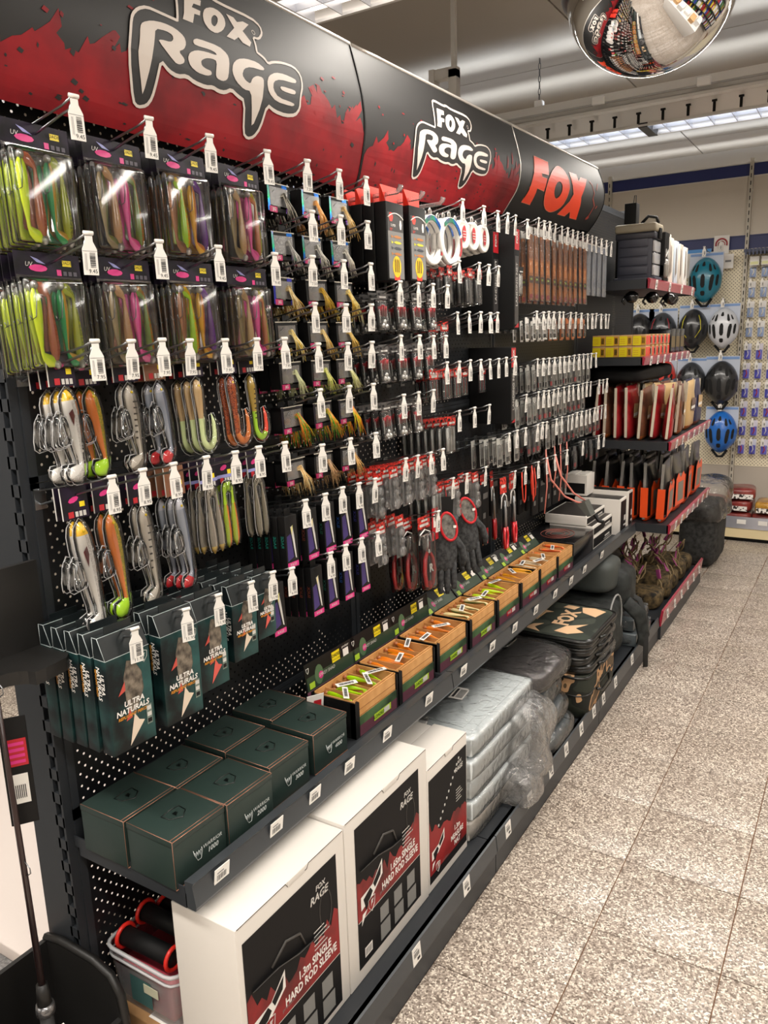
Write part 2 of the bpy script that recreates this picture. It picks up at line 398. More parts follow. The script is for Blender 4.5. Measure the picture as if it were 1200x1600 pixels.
# ------------------------------------------------------------------ the shelving run: sections start every metre
SY = [.815, 1.815, 2.815, 3.815, 4.88]
gd = empty('gondola_shelving', (0, SY[0], 0)); tag(gd, 'long dark grey steel gondola with perforated panels carrying the tackle display', 'shelving')
def gy(y): return y - SY[0]
# uprights with punched slots down the front edge
for k, y in enumerate(SY):
    u = MB(); top = 2.2
    w = .012
    u.box(-.105, -.03, -w, w, .0, top)
    # slotted front web: short bridges between open slots
    z = .1
    while z < top - .02:
        u.box(-.03, -.003, -w, w, z, z + .022)
        z += .05
    u.box(-.03, -.024, -w, w, .0, top); u.box(-.008, -.002, -w, w, 0, top)
    u.build('upright', DARK, gd, (0, gy(y), 0))
for k in range(4):
    a, b = gy(SY[k]), gy(SY[k + 1])
    for (z0, z1) in ((.1, .62), (.62, 1.272), (1.272, 2.13)):
        p = MB(); p.box(-.0008, 0, a + .022, b - .022, z0 + .012, z1 - .012, 0)
        p.box(-.012, .0015, a + .006, a + .022, z0 + .001, z1 - .001, 1); p.box(-.012, .0015, b - .022, b - .006, z0 + .001, z1 - .001, 1)
        p.box(-.012, .0015, a + .006, b - .006, z0 + .001, z0 + .012, 1); p.box(-.012, .0015, a + .006, b - .006, z1 - .012, z1 - .001, 1)
        p.build('perforated_panel', [PEG, DARK], gd)
    MB().box(-.09, -.02, a + .02, b - .02, 2.13, 2.16).build('cross_rail', DARK, gd)
# unseen dark slabs added behind the perforation to dim its bright holes
rg = tag(empty('rear_light_blocker', (-.16, SY[0], 0)), 'unseen dark slabs added behind the gondola panels to darken their holes', 'light blocker')
for (a, b, z0, z1) in ((1.05, 1.78, .62, 1.03), (1.85, 2.75, .62, 1.0), (1.9, 2.5, 1.3, 1.55), (2.85, 3.78, .62, 1.9), (1.0, 1.38, 1.32, 1.5), (1.85, 2.3, 1.70, 1.86), (3.84, 4.85, .6, 2.0), (.90, 1.35, 1.56, 1.62), (2.3, 2.8, 1.66, 1.86), (1.2, 1.78, 1.04, 1.12)):
    MB().bbox(-.05, .045, a - SY[0], b - SY[0], z0, z1, .003).build('blocker_slab', BLK2, rg)
# price labels
LBL = []
for v in range(3):
    m = MB().box(0, .0012, -.019, .019, -.022, .022, 0)
    for q in range(7):
        m.rect_yz(.0016, -.013 + q * .0036, -.0115 + q * .0036 + (.0006 if q % 2 else 0), -.004, .008, 1)
    m.rect_yz(.0016, -.013, .004, .011, .0135, 2); m.rect_yz(.0016, -.0, .013, -.016, -.009, 1)
    LBL.append(m.mesh('price_label', [TAGW, INK, INKG]))
MIDL = [.884, 1.039, 1.166, 1.296, 1.459, 1.671, 1.879, 2.081, 2.261, 2.452, 2.648, 2.829, 2.997, 3.238]
BASL = [1.05, 1.349, 1.618, 1.897, 2.07, 2.26, 2.414, 2.581, 2.735, 2.861, 3.032, 3.296]
SEC = ['section beside the end upright', 'section under the second logo sign', 'section under the orange lettering']
ZS = .566
strip_prof = [(.300, .59), (.322, .592), (.318, .586), (.3245, .544), (.322, .537), (.300, .537)]
for k in range(3):
    a, b = SY[k] + .002, SY[k + 1] - .002; L = b - a
    s = MB().box(.012, .302, 0, L, ZS - .028, ZS); s.prism_xz([(0, ZS - .01), (.3, ZS - .03), (.3, ZS + .012), (.0, ZS + .012)], -.0005, .002); 
    s.prism_xz([(0, ZS - .01), (.3, ZS - .03), (.3, ZS + .012), (.0, ZS + .012)], L - .002, L + .0005)
    o = tag(s.build('shelf', DARK, None, (0, a, 0)), f'dark grey steel middle shelf of the {SEC[k]}', 'shelf', 'middle shelves of the gondola')
    MB().prism_xz(strip_prof, 0, L).build('label_strip', mat('#3d4145', .35, .2, name='strip_grey'), o)
    for i, y in enumerate(MIDL):
        if a < y < b: put('price_label', LBL[i % 3], o, (.3225, y - a, .566), (0, .14, 0))
for k in range(3):
    a, b = SY[k] + .002, SY[k + 1] - .002; L = b - a
    s = MB().box(.0, .44, 0, L, .075, .1); s.box(.40, .452, 0, L, .0, .066)
    o = tag(s.build('base_shelf', DARK, None, (0, a, 0)), f'dark grey base shelf of the {SEC[k]}', 'shelf', 'base shelves of the gondola')
    MB().prism_xz([(.425, .066), (.455, .066), (.457, .072), (.452, .118), (.447, .12), (.445, .1), (.425, .1)], 0, L).build('label_strip', mat('#3d4145', .35, .2, name='strip_grey'), o)
    for i, y in enumerate(BASL):
        if a < y < b: put('price_label', LBL[i % 3], o, (.4545, y - a, .094), (0, -.08, 0))
# far section: deeper shelves with red label strips
REDS = mat('#9c2338', .25, coat=.6, name='red_label_strip'); 
FARZ = [(1.70, 1.742, .335, 'topmost'), (1.35, 1.386, .325, 'second'), (.95, .99, .463, 'third'), (.545, .588, .478, 'lowest')]
for z0, z1, d, w in FARZ:
    s = MB().box(.005, d - .01, 0, 1.06, z1 - .035, z1 - .004)
    s.prism_xz([(0, z0), (d - .005, z0), (d - .005, z1), (0, z1)], -.002, .003); s.prism_xz([(0, z0), (d - .005, z0), (d - .005, z1), (0, z1)], 1.057, 1.062)
    o = tag(s.build('shelf', DARK, None, (0, 3.825, 0)), f'{w} grey shelf with a red label strip in the farthest section', 'shelf', 'shelves with red label strips')
    MB().prism_xz([(d - .012, z0 + .002), (d + .002, z0), (d + .008, z1 - .002), (d - .002, z1 + .006), (d - .012, z1)], -.002, 1.062).build('label_strip', REDS, o)
    for i in range(7):
        if w == 'topmost' and i % 2: continue
        put('price_label', LBL[i % 3], o, (d + .006, .12 + i * .145, (z0 + z1) / 2), (0, .1, 0))
s = MB().box(.0, .455, 0, 1.06, .075, .1); s.box(.40, .462, 0, 1.06, .0, .07)
o = tag(s.build('base_shelf', DARK, None, (0, 3.825, 0)), 'base shelf with a red label strip at the far end of the gondola', 'shelf')
MB().prism_xz([(.445, .068), (.462, .07), (.472, .15), (.462, .155), (.452, .1)], 0.0, 1.062).build('label_strip', REDS, o)
for i in range(6): put('price_label', LBL[i % 3], o, (.4715, .1 + i * .17, .11), (0, -.12, 0))

# ------------------------------------------------------------------ curved header signs
PR = {.6: [(.055, 2.227), (.075, 2.153), (.088, 2.091), (.09, 2.016), (.069, 1.927), (.050, 1.885)],
      1.815: [(.055, 2.227), (.075, 2.153), (.088, 2.091), (.09, 2.016), (.069, 1.927), (.050, 1.885)],
      2.815: [(.075, 2.234), (.100, 2.153), (.110, 2.091), (.100, 2.028), (.065, 1.975), (.039, 1.940)],
      3.815: [(.088, 2.242), (.111, 2.184), (.121, 2.133), (.115, 2.080), (.085, 2.020), (.050, 1.975)]}
PK = sorted(PR)
def cr(p, s):
    n = len(p) - 1; f = min(max(s, 0), 1) * n; i = min(int(f), n - 1); t = f - i
    P = [Vector(p[max(0, min(n, i + k))]) for k in (-1, 0, 1, 2)]
    return .5 * ((2 * P[1]) + (P[2] - P[0]) * t + (2 * P[0] - 5 * P[1] + 4 * P[2] - P[3]) * t * t + (3 * P[1] - P[0] - 3 * P[2] + P[3]) * t ** 3)
def hsurf(y, s, off=0.0):
    y = min(max(y, PK[0]), PK[-1] - 1e-6)
    for a, b in zip(PK, PK[1:]):
        if a <= y <= b:
            t = (y - a) / (b - a)
            f = lambda q: cr(PR[a], q) * (1 - t) + cr(PR[b], q) * t
            q = f(s); d = f(min(s + .02, 1)) - f(max(s - .02, 0)); n = Vector((-d.y, d.x)).normalized()
            if n.x < 0: n = -n
            return Vector((q.x + n.x * off, y, q.y + n.y * off))
def hpoly(mb, pts, off, m, holes=None, dy=0.0, ds=0.0):
    loops = [[Vector((y + dy, s + ds, 0)) for y, s in pts]]
    if holes: loops += [[Vector((y + dy, s + ds, 0)) for y, s in h] for h in holes]
    flat = [v for l in loops for v in l]; tris = tessellate_polygon(loops)
    bm = bmesh.new(); vs = [bm.verts.new(v) for v in flat]
    for t in tris:
        try: bm.faces.new([vs[i] for i in t])
        except ValueError: pass
    for _ in range(4):
        es = [e for e in bm.edges if abs(e.verts[0].co.y - e.verts[1].co.y) > .07 or abs(e.verts[0].co.x - e.verts[1].co.x) > .3]
        if not es: break
        bmesh.ops.subdivide_edges(bm, edges=es, cuts=1); bmesh.ops.triangulate(bm, faces=[f for f in bm.faces if len(f.verts) > 3])
    bmesh.ops.recalc_face_normals(bm, faces=list(bm.faces))
    for f in bm.faces:
        if f.normal.z > 0: f.normal_flip()
    for v in bm.verts: v.co = hsurf(v.co.x, min(max(v.co.y, 0), 1), off)
    mb.bm(bm, m)
def hline(mb, pts, w, off, m, closed=True, dy=0.0, ds=0.0):
    """flat band along a line printed on the sign"""
    P = [(y + dy, s + ds) for y, s in pts]; n = len(P); q = []
    K = .37     # metres along the profile per unit of s
    for i in range(n):
        a = P[(i - 1) % n] if (closed or i) else P[i]; b = P[(i + 1) % n] if (closed or i < n - 1) else P[i]
        t = Vector((b[0] - a[0], (b[1] - a[1]) * K)).normalized(); nn = Vector((-t.y, t.x)) * w / 2
        for sg in (1, -1): q.append(hsurf(P[i][0] + sg * nn.x, min(max(P[i][1] + sg * nn.y / K, 0), 1), off))
    fs = [(2 * i, 2 * i + 1, 2 * ((i + 1) % n) + 1, 2 * ((i + 1) % n)) for i in range(n if closed else n - 1)]
    mb.add(q, fs, m)
def smooth(pts, closed=True, it=1):
    for _ in range(it):
        o = []
        n = len(pts)
        for i in range(n):
            a, b = pts[i], pts[(i + 1) % n]
            if i == n - 1 and not closed: o.append(a); break
            o += [(a[0] * .78 + b[0] * .22, a[1] * .78 + b[1] * .22), (a[0] * .22 + b[0] * .78, a[1] * .22 + b[1] * .78)]
        pts = o
    return pts
SIGNK = mat('#141313', .55, spec=.5, coat=0, name='sign_black'); SIGNR = noisy('sign_red', '#6c0e16', '#96131c', 9, .55, h3='#82101a')
SIGNW = mat('#cdc3ba', .5, name='sign_white'); SIGNO = mat('#ff4a22', .45, name='sign_orange'); EDGE = mat('#c9c4bd', .3, .6, name='sign_trim')
OUT1 = [(1.1746,0.4005),(1.1377,0.3992),(1.1041,0.3986),(1.0822,0.4258),(1.0677,0.4634),(1.0611,0.5099),(1.0529,0.6322),(1.0685,0.7806),(1.0804,0.8009),(1.1,0.7835),(1.1112,0.7463),(1.1192,0.6826),(1.1268,0.6131),(1.1466,0.6397),(1.1687,0.6471),(1.1908,0.6343),(1.2121,0.6468),(1.2424,0.6497),(1.2618,0.6404),(1.2779,0.6477),(1.2961,0.644),(1.314,0.6242),(1.3337,0.64),(1.3547,0.6491),(1.3618,0.7741),(1.3763,0.7958),(1.3952,0.7781),(1.4115,0.7316),(1.4268,0.6326),(1.4519,0.6479),(1.4907,0.6492),(1.524,0.6336),(1.5387,0.5969),(1.5414,0.5376),(1.5527,0.4687),(1.5499,0.4042),(1.5284,0.3702),(1.4883,0.3768),(1.4539,0.399),(1.4362,0.4215),(1.4249,0.398),(1.407,0.3842)]
OUT2 = [(2.4105,0.3455),(2.4104,0.2915),(2.4072,0.2512),(2.4267,0.2442),(2.4432,0.1912),(2.442,0.1485),(2.4182,0.1269),(2.3176,0.1317),(2.2899,0.1209),(2.2736,0.1322),(2.2137,0.1242),(2.2,0.1412),(2.1941,0.2408),(2.1859,0.3628)]
LR = [(1.0821,0.5039),(1.089,0.4812),(1.1109,0.4562),(1.1401,0.4431),(1.1692,0.4457),(1.1897,0.4674),(1.193,0.4985),(1.186,0.5287),(1.1711,0.5473),(1.1857,0.5705),(1.1842,0.5882),(1.1719,0.6021),(1.1599,0.5997),(1.1217,0.5357),(1.129,0.5257),(1.1525,0.5207),(1.1605,0.5042),(1.1594,0.4833),(1.1434,0.4774),(1.1181,0.4864),(1.1133,0.5383),(1.1037,0.6372),(1.0888,0.7485),(1.0859,0.7301),(1.073,0.6236),(1.0785,0.5626)]
LA = [(1.2117,0.4771),(1.2149,0.4616),(1.2263,0.4488),(1.2836,0.442),(1.307,0.4651),(1.3111,0.4943),(1.3051,0.5738),(1.2994,0.5928),(1.288,0.6035),(1.2721,0.6002),(1.2685,0.5849),(1.2739,0.5235),(1.2607,0.5197),(1.2427,0.5296),(1.229,0.5495),(1.2305,0.5696),(1.2412,0.5769),(1.2565,0.5781),(1.2578,0.5933),(1.2455,0.6052),(1.2196,0.6067),(1.2007,0.5914),(1.1941,0.5616),(1.2002,0.5332),(1.218,0.5099),(1.2443,0.4987),(1.2763,0.4952),(1.2717,0.4829),(1.2564,0.48),(1.2172,0.4881)]
LG = [(1.4219,0.4584),(1.4165,0.475),(1.3754,0.4822),(1.3544,0.5046),(1.3469,0.5408),(1.357,0.5613),(1.3717,0.5677),(1.3786,0.5366),(1.3936,0.5152),(1.4118,0.5117),(1.4161,0.5293),(1.4087,0.6375),(1.3845,0.7461),(1.38,0.6812),(1.3732,0.6003),(1.352,0.6046),(1.3277,0.5822),(1.3166,0.5446),(1.3209,0.5033),(1.3374,0.4676),(1.3631,0.4473),(1.3985,0.4403)]
LE = [(1.532,0.4546),(1.5262,0.4722),(1.472,0.4837),(1.4488,0.5089),(1.4455,0.5518),(1.4631,0.5815),(1.5164,0.5805),(1.5194,0.5909),(1.5081,0.6007),(1.4552,0.6049),(1.4308,0.576),(1.4255,0.5316),(1.434,0.4889),(1.4576,0.4555),(1.4886,0.4429),(1.5252,0.4453)]
LE2 = [(1.4696,0.5277),(1.4756,0.5174),(1.521,0.511),(1.5263,0.5208),(1.5199,0.5373),(1.4774,0.5413)]
F2 = [(2.2205,0.1715),(2.2649,0.1682),(2.2595,0.2035),(2.2409,0.2087),(2.2329,0.2389),(2.256,0.2381),(2.2512,0.271),(2.236,0.2762),(2.2268,0.3383),(2.2007,0.3406),(2.2069,0.3012)]
O2 = [(2.2601,0.255),(2.2711,0.2053),(2.2934,0.1761),(2.3136,0.1771),(2.3257,0.204),(2.3249,0.2525),(2.3112,0.3029),(2.2901,0.3397),(2.2702,0.3352),(2.2592,0.3013)]
O2i = [(2.2844,0.2489),(2.2961,0.2174),(2.3049,0.226),(2.3006,0.2633),(2.2887,0.3022),(2.2804,0.2922)]
X2 = [(2.335,0.1738),(2.3558,0.1749),(2.3645,0.1949),(2.3849,0.1719),(2.4023,0.1749),(2.3763,0.24),(2.3975,0.2944),(2.39,0.3283),(2.3688,0.3236),(2.3573,0.2991),(2.3432,0.3294),(2.3201,0.3285),(2.3504,0.2463)]
F3 = [(2.955,0.2092),(3.0997,0.22),(3.0875,0.3863),(3.0158,0.3906),(3.0211,0.4311),(3.0737,0.4348),(3.0594,0.5852),(2.9875,0.5695),(2.9913,0.7637),(2.904,0.7518),(2.9209,0.5522),(2.9379,0.408)]
O3 = [(3.1101,0.7163),(3.0751,0.6159),(3.0773,0.4867),(3.1194,0.339),(3.1779,0.2427),(3.2188,0.2176),(3.2759,0.249),(3.317,0.3472),(3.3331,0.4532),(3.3234,0.5749),(3.3108,0.704),(3.2654,0.7805),(3.2176,0.8104),(3.1632,0.7871)]
O3i = [(3.1936,0.6304),(3.1651,0.5703),(3.167,0.4924),(3.1883,0.4356),(3.2189,0.4197),(3.2467,0.4568),(3.2507,0.536),(3.2354,0.6032),(3.2154,0.634)]
X3 = [(3.3358,0.2486),(3.426,0.2493),(3.4425,0.3378),(3.4752,0.2691),(3.5587,0.2621),(3.4872,0.5445),(3.5506,0.8415),(3.4633,0.8341),(3.4269,0.7492),(3.3962,0.8226),(3.3078,0.8171),(3.365,0.6353),(3.3869,0.5342),(3.3653,0.4183)]
FL1 = [(3.5962,0.2752),(3.6277,0.3215),(3.6557,0.4417),(3.6445,0.5285),(3.689,0.6234),(3.6794,0.7095),(3.6711,0.7867)]
FL2 = [(3.7132,0.2714),(3.6878,0.3879)]
FL3 = [(3.7251,0.6156),(3.7155,0.6547)]
RED1 = [(0.8134,0.7233),(0.8237,0.708),(0.8328,0.6952),(0.8475,0.6854),(0.8707,0.6625),(0.8847,0.6408),(0.8977,0.6184),(0.9172,0.592),(0.9196,0.6196),(0.9092,0.6453),(0.9242,0.6672),(0.926,0.6847),(0.9364,0.6746),(0.9519,0.6797),(0.9734,0.6428),(0.9829,0.6349),(0.9993,0.6037),(1.027,0.5609),(1.0366,0.5787),(1.0242,0.6216),(1.0143,0.6479),(1.05,0.6219)]
RED2 = [(1.5462,0.5378),(1.5696,0.5615),(1.5819,0.552),(1.5899,0.5003),(1.5784,0.4582),(1.6104,0.4691),(1.6123,0.416),(1.6404,0.4629),(1.6558,0.4917),(1.6672,0.5287),(1.7072,0.5914),(1.7162,0.587),(1.7212,0.53),(1.7996,0.4167),(1.8013,0.4582),(1.7678,0.5493),(1.7995,0.5522)]
def spikes(pts, amp=.05, seed=1):
    r = random.Random(seed); o = []
    for a, b in zip(pts, pts[1:]):
        d = math.hypot(b[0] - a[0], (b[1] - a[1]) * .4); k = max(1, int(d / .011)); o.append(a)
        for i in range(1, k):
            t = i / k; y = a[0] * (1 - t) + b[0] * t; s = a[1] * (1 - t) + b[1] * t
            if i % 2: o.append((y + r.uniform(0, .012), s - r.uniform(.3, 1) * amp))
            else: o.append((y, s + r.uniform(0, .25) * amp))
    o.append(pts[-1]); return o
redline = [(.70, .76)] + RED1 + [(1.12, .56), (1.3, .60), (1.45, .62), (1.53, .52)] + RED2
def header(k, label):
    y0, y1 = ((.66, 1.811), (1.817, 2.812), (2.818, 3.81))[k]
    t = empty('header_sign', (0, 0, 0)); tag(t, label, 'sign', 'curved header signs over the gondola')
    ny, ns = 24, 20; g = MB(); vs = []
    for i in range(ny + 1):
        for j in range(ns + 1): vs.append(hsurf(y0 + (y1 - y0) * i / ny, j / ns))
    fs = [(i * (ns + 1) + j, i * (ns + 1) + j + 1, (i + 1) * (ns + 1) + j + 1, (i + 1) * (ns + 1) + j) for i in range(ny) for j in range(ns)]
    g.add(vs, fs, 0, True)
    # closed back and ends
    for i, y in ((0, y0), (1, y1)):
        ring = [hsurf(y, j / ns) for j in range(ns + 1)] + [Vector((.006, y, 1.9)), Vector((.006, y, 2.2))]
        g.add(ring, [tuple(range(len(ring)))], 1)
    top = [hsurf(y0, 0), hsurf(y1, 0)]
    g.add([top[0], top[1], (.006, y1, 2.2), (.006, y0, 2.2)], [(0, 1, 2, 3)], 1)
    g.build('sign_panel', [SIGNK, DARK2], t)
    tr = MB(); tr.tube([hsurf(y0 + (y1 - y0) * i / 6, 0) + Vector((-.003, 0, .004)) for i in range(7)], .0055, 6)
    tr.build('top_trim', EDGE, t)
    e = MB(); e.tube([hsurf(y1 - .001, j / 14, .001) for j in range(15)], .0022, 4)
    e.build('seam_trim', EDGE if k == 1 else BLACK, t)
    if k < 2:
        D = k * 1.0 + (.006 if k else 0); S = -.038 if k else 0
        rp = [(min(y + D, y1 - .003), s + S) for y, s in spikes(redline, .05, 3 + k)]
        if k: rp = [(y0 + .003, .70)] + [q for q in rp if q[0] > y0 + .012]
        rp = rp + [(y1 - .003, .60 + S * 0), (y1 - .003, .999), (max(rp[0][0], y0 + .003), .999)]
        m = MB(); hpoly(m, rp, .0006, 0)
        r = random.Random(40 + k)
        for _ in range(90):   # splashes
            y = r.uniform(y0 + .05, y1 - .05); s = r.uniform(.3, .97); a, b = r.uniform(.002, .009), r.uniform(.004, .02)
            hpoly(m, [(y - a, s), (y - a * .3, s - b), (y + a, s - b * .4), (y + a * .4, s + b * .6)], .0012, 1 if s > .62 else 0)
        if k:
            for (y, s) in ((2.70, .40), (2.74, .34), (2.77, .42), (2.755, .5), (2.6, .42), (2.62, .5)):
                hpoly(m, [(y - .006, s + .07), (y - .002, s - .03), (y + .004, s - .08), (y + .008, s - .02), (y + .006, s + .05)], .0012, 0)
        m.build('red_brush_print', [SIGNR, SIGNK], t)
        out = smooth(OUT1 + [(y - 1.0075, s + .038) for y, s in OUT2])
        m = MB(); hpoly(m, out, .0018, 0, dy=D, ds=S); m.build('logo_ground', SIGNK, t)
        m = MB(); hline(m, out, .0055, .0026, 0, dy=D, ds=S); m.build('logo_outline', SIGNW, t)
        for P_ in (LR, LA, LG, LE, LE2):
            m = MB(); hpoly(m, smooth(P_), .0026, 0, dy=D, ds=S); m.build('letter', SIGNW, t)
        for P_, H in ((F2, None), (O2, O2i), (X2, None)):
            P1 = [(y - 1.0075, s + .038) for y, s in P_]
            m = MB(); hpoly(m, smooth(P1) if H else P1, .0026, 0, [smooth([(y - 1.0075, s + .038) for y, s in H])] if H else None, dy=D, ds=S); m.build('letter', SIGNW, t)
        m = MB(); cy, cs = 1.405, .252
        hline(m, [(cy + .005 * math.cos(a), cs + .014 * math.sin(a)) for a in [i * PI / 4 for i in range(8)]], .0012, .0026, 0, dy=D, ds=S); m.build('registered_mark', SIGNW, t)
    else:
        for P_, H in ((F3, None), (O3, O3i), (X3, None)):
            m = MB(); hpoly(m, smooth(P_) if H else P_, .0018, 0, [smooth(H)] if H else None); m.build('letter', SIGNO, t)
            m = MB(); hline(m, smooth(P_) if H else P_, .003, .0024, 0); m.build('letter_edge', mat('#e88a6c', .4, name='letter_rim'), t)
        m = MB()
        for P_ in (FL1, FL2, FL3): hline(m, P_, .008, .0018, 0, closed=False)
        hpoly(m, [(3.655, .79), (3.668, .76), (3.69, .77), (3.685, .80), (3.66, .82)], .0018, 0)
        m.build('emblem_lines', mat('#a03a2c', .45, name='dull_red'), t)
    return t
header(0, 'curved black and red header sign with the large jagged logo, nearest the viewer')
header(1, 'middle curved black and red header sign with the smaller jagged logo')
header(2, 'curved black header sign with the orange lettering at the far end')
# ------------------------------------------------------------------ display hooks with hanging price tags
def zp(x, zt): return zt - .014 - .13 * (.2 - x)
TAGS = {}
def tag_mesh(price):
    if price in TAGS: return TAGS[price]
    m = MB(); w = .0118
    prof = [(-w, -.062), (w, -.062), (w, -.024), (.006, -.012), (.006, -.004), (-.006, -.004), (-.006, -.012), (-w, -.024)]
    m.prism_yz(prof, -.0007, .0007, 0)
    m.tube([(0, -.0075, .0), (0, .0075, .0)], .0034, 8, 0)
    m.rect_yz(.0011, -w, w, -.0268, -.0262, 2)
    z = -.029
    r = random.Random(len(price) * 7 + 3)
    while z > -.051:
        h = r.choice((.0006, .0011, .0016)); m.rect_yz(.0011, -.001, .008, z - h, z, 1); z -= h + r.choice((.0006, .001))
    for q in (-.0085, -.0065): m.rect_yz(.0011, q, q + .0006, -.055, -.030, 2)
    mtext(m, price, .0085, .0012, .003, -.0565, 1, align='CENTER')
    TAGS[price] = m.mesh('price_tag', [TAGW, INK, INKG]); return TAGS[price]
WIRE = {}
def wire_mesh(L):
    if L in WIRE: return WIRE[L]
    m = MB()
    for dy in (0,):
        m.tube([(-.01, 0, -.042 - .13 * (L - .2)), (.0, 0, -.038 - .12 * (L - .2)), (L * .5, .0, -.022), (L * .86, 0, -.008), (L - .004, 0, .0)], .0019, 6)
        m.tube([(-.01, 0, -.066), (0, 0, -.064), (L * .45, 0, -.040), (L * .85, 0, -.020), (L - .012, 0, -.0165), (L - .008, 0, -.010)], .0022, 6)
    m.box(-.004, .003, -.012, .012, -.072, -.034)
    WIRE[L] = m.mesh('display_hook', [STEEL]); return WIRE[L]
def hook(y, zt, price, label, group, L=.2, turn=-.18):
    o = tag(put('display_hook', wire_mesh(L), None, (0, y, zt)), label, 'hook', group)
    put('price_tag', tag_mesh(price), o, (L, 0, 0), (0, R.uniform(-.05, .05), turn + R.uniform(-.12, .12)))
    return o
HK = {
'A1': (1.869, [0.839, 0.983, 1.123, 1.282]), 'J1': (1.873, [1.412, 1.529, 1.639]), 'A2': (1.677, [0.839, 0.982, 1.125, 1.287]),
'J2': (1.775, [1.42, 1.527, 1.639]), 'J3': (1.68, [1.414, 1.533, 1.647]), 'J4': (1.585, [1.415, 1.534, 1.644]), 'J5': (1.496, [1.42, 1.536, 1.641]),
'J6': (1.397, [1.419, 1.536, 1.641]), 'J7': (1.276, [1.417, 1.531, 1.645]), 'A4': (1.512, [0.83, 0.902, 0.969, 1.034, 1.125, 1.216, 1.303]),
'A6': (1.297, [0.835, 0.9, 0.97, 1.052, 1.131, 1.201, 1.285]), 'S1': (1.162, [1.345, 1.42, 1.49, 1.561, 1.635]), 'S2': (1.02, [1.284, 1.43, 1.493, 1.563, 1.639]),
'A7': (1.031, [0.841, 0.96, 1.045, 1.14, 1.208]), 'B1': (1.888, [2.153, 2.299, 2.404, 2.485, 2.552, 2.656]),
'B2': (1.72, [2.126, 2.265, 2.336, 2.412]), 'B3': (1.645, [1.784, 1.88, 1.963, 2.05]), 'B4': (1.575, [2.112, 2.191, 2.274, 2.346, 2.403]),
'B5': (1.509, [1.783, 1.881, 1.961, 2.035]), 'B6': (1.432, [2.041, 2.122, 2.197, 2.272, 2.342, 2.413, 2.476, 2.556]), 'B7': (1.359, [1.789, 1.87, 1.956]),
'B8': (1.287, [2.119, 2.226, 2.339]), 'B9': (1.188, [1.792, 1.859, 1.933, 2.008]), 'B10': (1.089, [2.073, 2.167, 2.31]), 'B11': (1.009, [1.974]),
'B12': (1.035, [2.56, 2.658, 2.788, 2.88, 2.974, 3.12]), 'C1': (1.902, [2.763, 2.818, 2.874, 2.936, 3.007, 3.075, 3.137, 3.196, 3.259, 3.322, 3.385, 3.44, 3.518, 3.593, 3.673]),
'C2': (1.586, [2.753, 2.823, 2.878, 2.934, 2.997, 3.042, 3.131, 3.195, 3.265, 3.35, 3.415, 3.474, 3.546, 3.617, 3.669]),
'C3': (1.417, [2.767, 2.826, 2.889, 2.95, 3.01, 3.061, 3.122, 3.186, 3.248, 3.307, 3.364, 3.418, 3.484]),
'C4': (1.296, [2.661, 2.781, 2.838, 2.889, 2.947, 2.998, 3.065, 3.127, 3.18, 3.247, 3.305, 3.363, 3.42, 3.546, 3.606, 3.67]),
'C5': (1.177, [2.504, 2.576, 2.656, 2.778, 2.829, 2.874, 2.982, 3.047, 3.127, 3.18, 3.239, 3.3, 3.362, 3.415, 3.489, 3.538, 3.598, 3.658]),
'C6': (1.044, [3.331, 3.562, 3.651])}
ROWS = {
'A1': ('9.45', 'big lure clamshells, top row'), 'A2': ('9.45', 'big lure clamshells, lower row'), 'A4': ('7.95', 'single shads, upper row'), 'A6': ('8.95', 'long shads, lower row'),
'A7': ('11.95', 'dark teal fish boxes'), 'J1': ('7.50', 'skirted jigs, top row'), 'J2': ('7.50', 'skirted jigs, second row'), 'J3': ('7.50', 'skirted jigs, third row'),
'J4': ('7.50', 'skirted jigs, fourth row'), 'J5': ('7.50', 'skirted jigs, fifth row'), 'J6': ('7.50', 'skirted jigs, sixth row'), 'J7': ('7.50', 'skirted jigs, bottom row'),
'S1': ('6.95', 'slim dark boxes, upper row'), 'S2': ('6.95', 'slim dark boxes, lower row'), 'B1': ('5.95', 'white line rings'), 'B2': ('4.95', 'red-topped float packs'),
'B3': ('4.95', 'clear jighead bags, upper row'), 'B4': ('4.50', 'bare pegs below float packs'), 'B5': ('4.95', 'clear jighead bags, middle row'),
'B6': ('3.95', 'small black leader packs'), 'B7': ('4.95', 'clear jighead bags, lower row'), 'B8': ('3.50', 'clear tube packs'), 'B9': ('4.25', 'clear bubble packs, upper row'),
'B10': ('4.25', 'clear bubble packs, lower row'), 'B11': ('12.95', 'red glasses and gloves'), 'B12': ('14.95', 'red-handled tools'), 'C1': ('6.50', 'orange rig sleeves'),
'C2': ('3.95', 'white card packs below the sleeves'), 'C3': ('3.95', 'small grey packs, upper row'), 'C4': ('3.50', 'small grey packs, middle row'), 'C5': ('3.25', 'small grey packs, bottom row'), 'C6': ('3.95', 'tail row above the white boxes')}
for k, (z, ys) in HK.items():
    price, where = ROWS[k]
    for i, y in enumerate(ys):
        L = .21 if k == 'A7' else .2
        hook(y, z + R.uniform(-.002, .002), price, f'{nth(i)} tagged hook from the left over the {where}', f'price-tagged hooks over the {where}', L, turn=-.3 if k == 'A7' else (-.18 if k[0] in 'AJS' else -.02))
